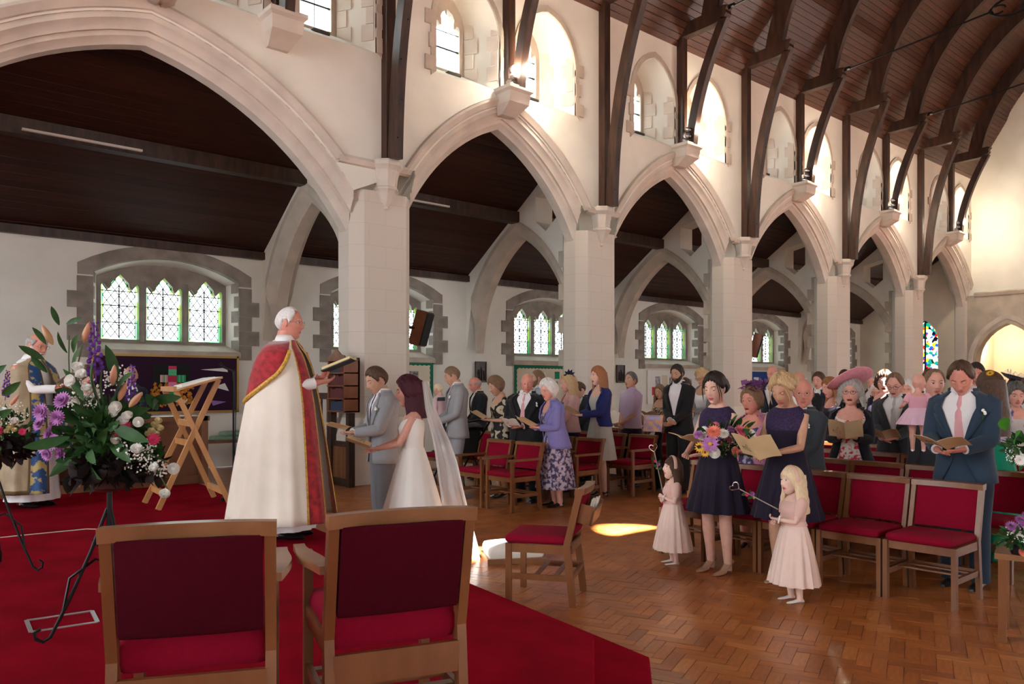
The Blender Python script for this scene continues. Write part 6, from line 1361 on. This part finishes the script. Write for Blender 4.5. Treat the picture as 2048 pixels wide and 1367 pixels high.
tod = L('fair haired toddler in a waistcoat standing behind the man in pale grey', 880, 12.6, 765, 120, z0=.50, skin='pink', hair=('short', 'pale', .006), hk=.80, wk=1.1, outfit=dict(kind='shirt', shirt=C('pink_shirt', (.66, .45, .48)), trousers=NAVYS, waistcoat=MIDG, sleeves=1.0), arms='down', group='left block guests', eyes='open')
_t = tod['root'].location; chair_at('p', _t.x+.03, _t.y, EAST, 'red chair that the fair haired toddler stands on', 'left block of chairs')
L('bald man in a black jacket behind the pale grey suit', 957, 13.3, 750, 70, skin='red', hair=('short', 'grey', .005, dict(top=.03)), outfit=suit(BLACK), look=(0, 18), arms='front', group='left block guests')
L('woman with short fair hair in a black and cream giraffe print dress', 1001, 10.95, 748, 62, armset=((.20, .06, 1.12), (.20, -.06, 1.12)), sex='f', skin='tan', hair=('full', 'light', .026), outfit=dict(kind='dress', m=GIRAF, sleeves=.35, hem=.5, top=1.45), look=(0, 24), book=True, group='left block guests')
rud = L('ruddy bald man in a black three piece suit with a pink tie', 1054, 10.6, 743, 22, skin='red', hair=('short', 'grey', .004, dict(top=.02)), wk=1.22, belly=.35, outfit=suit(BLACK, PINKT, waistcoat=BLACK, flower=True, fside=1, open=.22, cut=.3), look=(22, 14), armset=((.22, .02, 1.04), (.22, -.16, 1.06)), group='left block guests')
held_book(rud, 'white service sheet held by the ruddy man in black', tilt=.5, openang=.1, w=.10, cover=M_PAPERW)
L('white haired woman in a lilac jacket and purple floral skirt', 1112, 10.25, 756, 72, sex='f', skin='pink', hair=('full', 'white', .030, dict(curly=.006)), wk=1.18, belly=.25, lean=7, glasses='wire', outfit=dict(kind='dress', m=FLOR, hem=.26, wh=.26, fold=.05, jacket=LILAC, jhem=.82, open=.25, shoes=M_SHOE, heel=.03, sleeves=0), look=(18, 10), book=dict(w=.17, h=.23, tilt=.5), group='left block guests', armset=((.24, .04, 1.13), (.26, -.10, 1.13)))
L('bearded fair man at the back beside the notice board', 1078, 12.6, 738, 80, skin='tan', hair=('short', 'light', .010), beard=('light', .008), outfit=suit(C('pale_blue_jacket', (.4, .45, .52))), look=(0, 0), eyes='open', arms='front', group='left block guests')
L('blonde woman in a pink jacket with a navy feather fascinator', 1140, 11.7, 746, 80, sex='f', skin='pink', hair=('full', 'blonde', .028), longh=dict(length=.24, thick=.04, wave=.06), glasses='wire', outfit=dict(kind='dress', m=NAVYS, hem=.5, jacket=PINKJ, open=.3, jhem=.9, extra=fascin(NAVYT, 9, .085)), look=(0, 4), eyes='open', group='left block guests', arms='low')
L('brown haired youth with bowed head behind the blue blazer', 1168, 13.0, 757, 60, skin='pink', hair=('short', 'brown', .016), outfit=suit(CHAR), look=(0, 38), arms='front', group='left block guests')
L('auburn haired woman in a royal blue blazer and pale patterned skirt', 1200, 11.2, 731, 68, sex='f', skin='fair', hair=('full', 'red', .020), longh=dict(length=.36, thick=.04, a0=60), outfit=dict(kind='dress', m=PAISLEY, hem=.5, wh=.24, fold=.02, jacket=BLAZ, open=.5, jhem=.98), look=(0, 4), eyes='open', mouth=1, book=True, group='left block guests')
L('grey haired man in a lilac short sleeved shirt with folded hands', 1262, 11.6, 742, 62, skin='tan', hair=('short', 'dgrey', .012), outfit=dict(kind='shirt', shirt=LILSH, trousers=BLACK, sleeves=.45), look=(12, -8), eyes='open', arms='fold', group='left block guests', belly=.15)
L('small boy in a dark jacket peering over the red chairs', 1282, 13.3, 828, 35, skin='pink', hair=('fringe', 'light', .014), hk=.85, outfit=suit(NAVYS), look=(-10, 2), eyes='open', arms='down', group='left block guests')
L('woman in a leopard print dress with long fair hair', 1322, 14.4, 767, 40, sex='f', skin='tan', hair=('full', 'light', .018), longh=dict(length=.38, thick=.035), outfit=dict(kind='dress', m=LEOP, hem=.5, top=1.40), look=(0, 10), book=True, group='left block guests')
L('dark bearded man in an open collared black suit', 1358, 11.6, 726, 42, skin='tan', hair=('short', 'dark', .016), beard=('dark', .010), outfit=suit(BLACK, None, vz=1.02, open=.06), look=(0, 12), arms='front', group='left block guests')
L('brown haired guest half hidden behind the black suit', 1376, 14.6, 752, 60, skin='pink', hair=('short', 'brown', .014), outfit=suit(C('white_jacket', (.6, .6, .58))), look=(0, 20), group='left block guests')
L('blonde woman with dark glasses in a white dress and grey cardigan', 1410, 12.2, 734, 56, sex='f', skin='tan', hair=('up', 'blonde', .028, dict(curly=.005)), glasses='dark', outfit=dict(kind='dress', m=M_WHITE, hem=.45, wh=.28, jacket=C('grey_cardigan', (.25, .26, .29)), open=.6, jhem=1.0), look=(0, 20), book=True, group='left block guests')
L('small child behind a picture book among the red chairs', 1311, 11.8, 832, 60, skin='pink', hair=('fringe', 'pale', .014), hk=.85, outfit=suit(BLACK), look=(0, 25), group='left block guests')
pbk = empty('picture_book', D(1306, 11.36, zat(846, 11.36)), YAW(30), 'colourful picture book held up by the small child', 'book'); mb = MB(); Mt = Matrix.Rotation(-.25, 4, 'Y'); mb.box((-.006, -.14, -.12), (.006, .14, .12), 0, Mt); mb.build('cover', mat('picture_cover', (.25, .20, .35), .5, c2=(.65, .32, .12), vscale=14), pbk, 0); mb = MB(); mb.box((.006, -.11, .05), (.008, .11, .10), 0, Mt); mb.build('title_panel', mat('lilac_panel', (.40, .35, .52), .5), pbk, 0)
# ---- bridesmaids and flower girls
def lace(e): e['bodice']('lace_yoke', mat('dark_lace', (.022, .010, .045), .8, var=.5, vscale=60), 1.27, 1.465, .012, .015, .0); 
BM = dict(kind='dress', m=NAVYD, top=1.41, dip=.05, hem=.54, wh=.27, fold=.07, nf=15, flare=.9, heel=.075, shoes=NUDE, extra=lace)
e1 = person('dark haired bridesmaid in an aubergine dress carrying the bouquet', 1436, 6.62, H=1.665, a=50, sex='f', skin='fair', hair=('up', 'dark', .020), bun=(-.105, -.01, .078), strands=True, look=(8, 14), outfit=BM, armset=((.30, .10, 1.07), (.30, -.12, 1.05)), group='bridesmaids')
e2 = person('blonde bridesmaid in an aubergine dress reading an order of service', 1574, 6.26, H=1.675, a=46, sex='f', skin='tan', hair=('up', 'blonde', .024, dict(curly=.004)), bun=(-.10, .0, .075), strands=True, look=(4, 30), outfit=BM, armset=((.32, .06, 1.10), (.32, -.10, 1.06)), group='bridesmaids')
held_book(e2, 'large cream order of service held by the blonde bridesmaid', tilt=.75, w=.17, h=.24, openang=.7)
booklet('order of service tucked behind the bouquet of the dark haired bridesmaid', D(1378, 6.60, zat(880, 6.60)), YAW(55), tilt=.25, openang=.5, w=.15)
bq = [('coral_dahlia', CORD, 1421, 862, .10, 1.1), ('coral_dahlia', CORD, 1480, 880, .08, 1.1), ('pink_dahlia', PDAH, 1478, 862, .06, 1.0), ('pink_lily', PDAH, 1428, 851, .02, .7), ('echinacea', ECH, 1413, 885, .12, 1.3), ('yellow_sunflower', YELD, 1396, 892, .08, 1.1), ('yellow_sunflower', YELD, 1404, 902, .10, .9), ('yellow_sunflower', YELD, 1493, 858, .04, .8), ('white_rose', WROSE, 1422, 902, .12, 1.3), ('white_stock', WMUM, 1442, 866, .06, .9), ('white_stock', WMUM, 1499, 868, .03, 1.0), ('white_stock', WMUM, 1406, 860, .02, .7), ('mauve_aster', MUM, 1394, 868, .04, .8), ('mauve_aster', MUM, 1460, 858, .03, .7), ('coral_dahlia', CORD, 1466, 900, .06, .7), ('mauve_aster', MUM, 1434, 905, .06, .5)]
for i in range(22): bq.append(('leaf', LEAF3, 1445+rf.uniform(-55, 55), 878+rf.uniform(-28, 28), rf.uniform(-.05, .06), rf.uniform(.8, 1.4)))
bq = [(n_, m_, p_, q_, t_, s_*1.3) for n_, m_, p_, q_, t_, s_ in bq] + [(n_, m_, 1446+rf.uniform(-48, 52), 880+rf.uniform(-24, 24), rf.uniform(-.02, .06), rf.uniform(.8, 1.1)) for n_, m_ in (('white_rose', WROSE), ('mauve_aster', MUM), ('coral_dahlia', CORD), ('white_rose', WROSE), ('echinacea', ECH), ('pink_dahlia', PDAH), ('white_stock', WMUM), ('mauve_aster', MUM), ('plum_aster', MUM), ('white_rose', WROSE))] + [('leaf', LEAF1, 1446+rf.uniform(-45, 45), 880+rf.uniform(-25, 25), rf.uniform(-.06, .03), rf.uniform(.5, .9)) for i in range(24)]
fa5, c5 = mixed('bright mixed bouquet of coral, yellow and purple flowers held by the bridesmaid', 1446, 884, 6.28, bq, 31, 'bouquet', None); gyp(fa5, fpos(c5, 1450, 885, 6.28, 0), .10, 60, 32); foliage(fa5, fpos(c5, 1448, 880, 6.28, -.04), (.17, .10, .09), 170, 33, M_LEAF, (.04, .08))
def girl_extra(band):
    def f(e):
        T, root = e['TH_'], e['root']; mb = MB(); mb.tube([T @ Vector((.004+.012*math.cos(t), .094*math.sin(t), .012+.122*math.cos(t))) for t in np.linspace(-1.75, 1.75, 21)], [(.016, .004)]*21, 6, ref=(1, 0, 0)); mb.build('hair_band', band, root, 60)
        E, Tt = e['A'][1][1], e['A'][1][2]; mb = MB(); d = (Tt-E).normalized(); a = d.cross(UPV).normalized(); b = d.cross(a)
        for q in range(12): t = 2*PI*q/12; mb.ball(E.lerp(Tt, .88)+(a*math.cos(t)+b*math.sin(t))*.022, .007, 6, 4)
        o = mb.build('pearl_bracelet', M_PETALW, root, 60); o['kind'] = 'stuff'
        e['skirt']('waist_sash', mat('blush_ribbon', (.66, .42, .36), .5), 1.13, 1.07, .14, 0, 8, .016)
    return f
GD = dict(kind='dress', m=C('blush_lace', (.68, .44, .38)), sm=BLUSH, top=1.43, dip=.03, hem=.26, wh=.30, fold=.06, nf=17, flare=.75, sleeves=.34, puff=.35, heel=0, shoes=mat('white_satin_shoe', (.78, .74, .70), .4), extra=girl_extra(mat('peach_band', (.72, .47, .38), .6)))
g1 = person('small flower girl with dark hair in a blush tulle dress', 1346, 6.92, H=.925, a=84, sex='f', skin='pale', hair=('fringe', 'brown', .012), longh=dict(length=.27, a0=70, thick=.03), hk=.80, wk=1.22, look=(6, -8), eyes='open', outfit=GD, armset=((.20, .06, 1.20), (.19, -.02, 1.14)), group='flower girls', palms=((0, -1, 0), (0, 1, 0)), curl=1.0)
g2 = person('blonde flower girl in a pale pink tulle dress holding a heart wand', 1588, 5.72, H=.965, a=76, sex='f', skin='pale', hair=('fringe', 'pale', .016), longh=dict(length=.33, a0=62, thick=.04, wave=.04), hk=.82, wk=1.20, look=(4, 0), eyes='open', outfit=GD, armset=((.28, .02, 1.16), (.26, -.08, 1.10)), group='flower girls', curl=.9)
def wand(label, p0, p1):
    v = (p1-p0); w = empty('heart_wand', p0, 0, label, 'wand', 'flower wands'); mb = MB(); mb.tube([Vector((0, 0, 0)), v], .004, 6); mb.build('stick', mat('silver_stick', (.6, .58, .55), .3, metal=.7), w, 40)
    u = v.normalized(); s = RGT - u*RGT.dot(u); s.normalize(); pts = []
    for t in np.linspace(0, 2*PI, 25): pts.append(v + u*(.045+.0030*(13*math.cos(t)-5*math.cos(2*t)-2*math.cos(3*t)-math.cos(4*t))*.8) + s*.0030*16*math.sin(t)**3*.75)
    mb = MB(); mb.tube(pts, .0035, 5); mb.build('heart', SILVERM, w, 50)
    for k, me in enumerate((PINKD, MUM, STOCK)): inst('wand_flower', me, w, orient(v*(.80-.09*k)+s*.012*(1 if k % 2 else -1), TOW+s*.3, k, 'Z', .5))
    for k in range(4): inst('leaf', LEAF3, w, orient(v*(.82-.08*k), s*(1 if k % 2 else -1)+u*.5, 0, 'X', .6))
def hand_w(e, sd): return e['root'].matrix_basis @ (e['A'][sd][2] + (e['A'][sd][2]-e['A'][sd][1]).normalized()*.05*e['sb'])
h = hand_w(g1, -1); wand('upright heart topped flower wand held by the dark haired flower girl', D(1326, 6.95, zat(985, 6.95)), D(1309, 6.95, zat(905, 6.95)))
wand('heart topped flower wand pointed by the blonde flower girl', D(1556, 5.7, zat(1018, 5.7)), D(1480, 5.62, zat(978, 5.62)))
# ---- right block of guests
def hatdisc(m, R=.20, tilt=(.5, -.35), crown=.09, off=(0, 0, .105), trim=None):
    def f(e):
        T = e['TH_'] @ Matrix.Translation(off) @ Matrix.Rotation(tilt[0], 4, 'X') @ Matrix.Rotation(tilt[1], 4, 'Y'); mb = MB(); rs = []
        for r, z in ((.02, .05), (crown, .045), (crown*1.05, .01), (R*.7, .004), (R, .03), (R*1.01, .024), (R*.7, -.006), (crown, 0)): rs.append([T @ Vector((r*math.cos(2*PI*k/32), r*math.sin(2*PI*k/32), z+.012*math.sin(4*PI*k/32)*(r/R))) for k in range(32)])
        mb.rings(rs); mb.build('hat', m, e['root'], 60)
        if trim:
            mb = MB(); rb = random.Random(2)
            for q in range(14): a = q*.5; mb.tube([T @ Vector((crown*math.cos(a), crown*math.sin(a), .03)), T @ Vector((crown*1.5*math.cos(a+.3), crown*1.5*math.sin(a+.3), .08+.03*rb.random())), T @ Vector((crown*1.9*math.cos(a+.7), crown*1.9*math.sin(a+.7), .04))], [.006, .005, .002], 5)
            o = mb.build('hat_trim', trim, e['root'], 60); o['kind'] = 'stuff'
    return f
def netfas(m):
    def f(e):
        T = e['TH_']; rb = random.Random(6); mb = MB()
        for q in range(46):
            p = Vector((rb.uniform(-.09, .06), rb.uniform(-.07, .09), .115+rb.uniform(-.02, .03))); d1 = Vector((rb.gauss(0, 1), rb.gauss(0, 1), rb.uniform(0, 1))).normalized()*.06; d2 = Vector((rb.gauss(0, 1), rb.gauss(0, 1), rb.gauss(0, 1))).normalized()*.045
            mb.add([T @ (p+o) for o in (Vector((0, 0, 0)), d1+d2*.3, d1+d2, d2)], [(0,1,2,3)])
        o = mb.build('fascinator', m, e['root'], 40); o['kind'] = 'stuff'
    return f
def R(*a, **k): k.setdefault('group', 'right block guests'); return L(*a, **k)
R('woman in a rose satin jacket with a purple net fascinator', 1508, 7.75, 770, 52, sex='f', skin='red', hair=('full', 'light', .022), glasses='wire', wk=1.2, belly=.2, outfit=dict(kind='dress', m=FLOR, hem=.4, jacket=ROSEJ, open=.3, jhem=.88, extra=netfas(mat('purple_net', (.16, .05, .17), .8))), look=(0, 6), mouth=1, book=True)
R('bald man with glasses in a slate suit seen side-on', 1608, 7.3, 755, 62, skin='red', hair=('short', 'grey', .005, dict(top=.0)), glasses='wire', wk=1.12, outfit=suit(MIDG, PINKT, flower=True), look=(38, 4), eyes='open', arms='front')
R('bald man at the back beside the blue notice board', 1550, 12.5, 728, 60, skin='red', hair=('short', 'grey', .005, dict(top=.03)), outfit=suit(NAVYS), arms='front')
R('bald ruddy man in a black jacket looking down', 1606, 9.9, 735, 55, skin='red', hair=('short', 'white', .006, dict(top=.02)), outfit=suit(BLACK), look=(0, 30), wk=1.1)
R('young dark haired man in navy behind the bald man in black', 1640, 12.6, 742, 60, skin='pink', hair=('short', 'brown', .018), outfit=suit(NAVYS), look=(10, 8), arms='front')
R('woman with long wavy auburn hair in navy', 1668, 10.3, 752, 80, sex='f', skin='pink', hair=('full', 'red', .022), longh=dict(length=.42, thick=.045, wave=.07), outfit=dict(kind='dress', m=NAVYD, hem=.5, sleeves=1.0), look=(0, 14), book=True)
R('dark haired man at the far back by a pier', 1692, 13.5, 737, 50, skin='pink', hair=('short', 'dark', .016), outfit=suit(CHAR), arms='front')
R('white haired guest behind the pink hat', 1690, 11.3, 752, 50, sex='f', skin='pink', hair=('full', 'white', .022, dict(curly=.005)), outfit=dict(kind='dress', m=FLOR, sleeves=1.0))
R('woman in a wide pink hat and floral dress singing', 1702, 7.9, 757, 30, sex='f', skin='pink', hair=('full', 'grey', .034, dict(curly=.008)), longh=dict(length=.18, thick=.05, wave=.10, w0=.10), glasses='dark', wk=1.12, outfit=dict(kind='dress', m=FLOR2, hem=.45, jacket=C('black_velvet_jacket', (.008, .010, .016)), open=.45, jhem=.84, extra=hatdisc(mat('pink_sinamay', (.72, .30, .36), .7, var=.1, vscale=30), .21, (.42, -.30))), look=(0, 0), eyes='open', mouth=2, book=dict(tilt=.95, openang=.6, w=.16, h=.2), armset=((.30, .08, 1.16), (.30, -.08, 1.16)))
R('older grey haired man in a navy suit and tie at the back', 1746, 13.4, 746, 40, skin='pink', hair=('short', 'grey', .012), outfit=suit(NAVYS, NAVYT), look=(0, 8), arms='front')
R('small elderly woman with glasses behind the curly haired woman', 1755, 12.2, 764, 35, sex='f', skin='pink', hair=('full', 'white', .018), glasses='wire', outfit=dict(kind='dress', m=C('pale_top', (.5, .48, .45)), sleeves=1.0), mouth=1)
R('woman with curly brown hair and dark glasses in navy', 1769, 10.4, 741, 30, sex='f', skin='pink', hair=('full', 'brown', .030, dict(curly=.008)), glasses='dark', outfit=dict(kind='dress', m=NAVYD, hem=.5, sleeves=1.0), mouth=1, look=(0, 6))
R('man with glasses in a dark suit and silver tie reading', 1793, 8.7, 740, 40, skin='pink', hair=('recede', 'light', .014), glasses='dark', outfit=suit(CHAR, SILV, open=.1), look=(0, 22), mouth=1, book=True, wk=1.05, armset=((.28, .06, 1.03), (.28, -.08, 1.02)))
R('white haired woman with glasses behind the baby', 1814, 11.8, 757, 30, sex='f', skin='pink', hair=('full', 'white', .024), glasses='wire', outfit=dict(kind='dress', m=C('beige_top', (.5, .42, .34)), sleeves=1.0))
e = R('father in a dark suit carrying a baby in pink', 1866, 7.15, 734, 42, skin='pink', hair=('recede', 'light', .010), wk=1.14, belly=.15, outfit=suit(CHAR, None, flower=True, open=.22, cut=.3, shirt=C('pale_lilac_shirt', (.62, .57, .62))), look=(30, 8), eyes='open', armset=((.34, .20, 1.12), (.36, .14, 1.00)), curl=.7)
# the baby
bp_ = e['root'].matrix_basis @ Vector((.30*e['sb'], .06, 1.14*e['sb']))
def baby_extra(b):
    pass
bb = person('baby in a pink dress and white socks held by the father', 1840, 7.0, H=.66, pos=D(1836, 6.72, .985), a=205, sex='f', skin='pink', hair=None, hk=.66, wk=1.35, look=(-20, 6), outfit=dict(kind='dress', m=C('baby_pink_cotton', (.74, .36, .44)), sm=C('baby_pink_tulle', (.74, .48, .58)), top=1.42, dip=.02, hem=.68, wh=.32, fold=.08, nf=13, sleeves=.3, puff=.2, heel=0, shoes=M_WHITE), armset=((.10, .42, 1.10), (.10, -.42, 1.10)), group='right block guests', eyes='open')
R('man behind the father carrying the baby', 1862, 9.6, 735, 40, skin='red', hair=('short', 'brown', .014), outfit=suit(CHAR), arms='front')
e = R('tall man in a petrol blue suit with a pink tie reading a booklet', 1930, 6.12, 708, 46, skin='red', hair=('recede', 'brown', .016), wk=1.06, outfit=suit(BLUES, PINKT, flower=True, open=.12, vz=1.08, cut=.45), look=(6, 36), armset=((.30, .08, 1.07), (.30, -.10, 1.06)), lean=3)
held_book(e, 'cream order of service held by the tall man in petrol blue', tilt=.30, w=.17, h=.24)
R('man with dark hair behind the petrol blue suit', 1952, 9.6, 722, 30, skin='red', hair=('short', 'dark', .016), outfit=suit(CHAR), arms='front')
def flowerclip(e):
    T = e['TH_']; inst('hair_flower', YELD, e['root'], T @ orient(Vector((-.07, .05, .10)), Vector((-.5, .6, .6)), 0, 'Z', 1.0))
R('woman with long brown hair and a gold hair flower in an emerald skirt', 1988, 7.3, 740, 165, sex='f', skin='pink', hair=('full', 'brown', .022), longh=dict(length=.46, thick=.045, a0=55), outfit=dict(kind='dress', m=FLOR, sm=GREEND, hem=.06, wh=.30, fold=.06, sleeves=.3, extra=flowerclip), look=(0, 10), arms='low')
R('elderly woman with curly grey hair at the right edge', 2030, 8.9, 764, 20, sex='f', skin='pink', hair=('full', 'dgrey', .030, dict(curly=.009)), outfit=dict(kind='dress', m=C('pale_blouse', (.5, .46, .44)), sleeves=1.0), look=(0, 10))
R('woman in a navy and white feathered hat at the right edge', 2028, 11.6, 754, 25, sex='f', skin='red', hair=('full', 'dark', .02), longh=dict(length=.25), outfit=dict(kind='dress', m=NAVYD, sleeves=1.0, extra=hatdisc(C('navy_straw', (.012, .016, .05)), .19, (-.45, -.25), trim=M_PAPERW)), look=(0, 10))
R('man in a grey suit cut off by the right edge', 2054, 10.2, 752, 20, skin='tan', hair=('short', 'brown', .014), outfit=suit(GREYS, PINKT), look=(0, 5), arms='front')
finish_bodies()
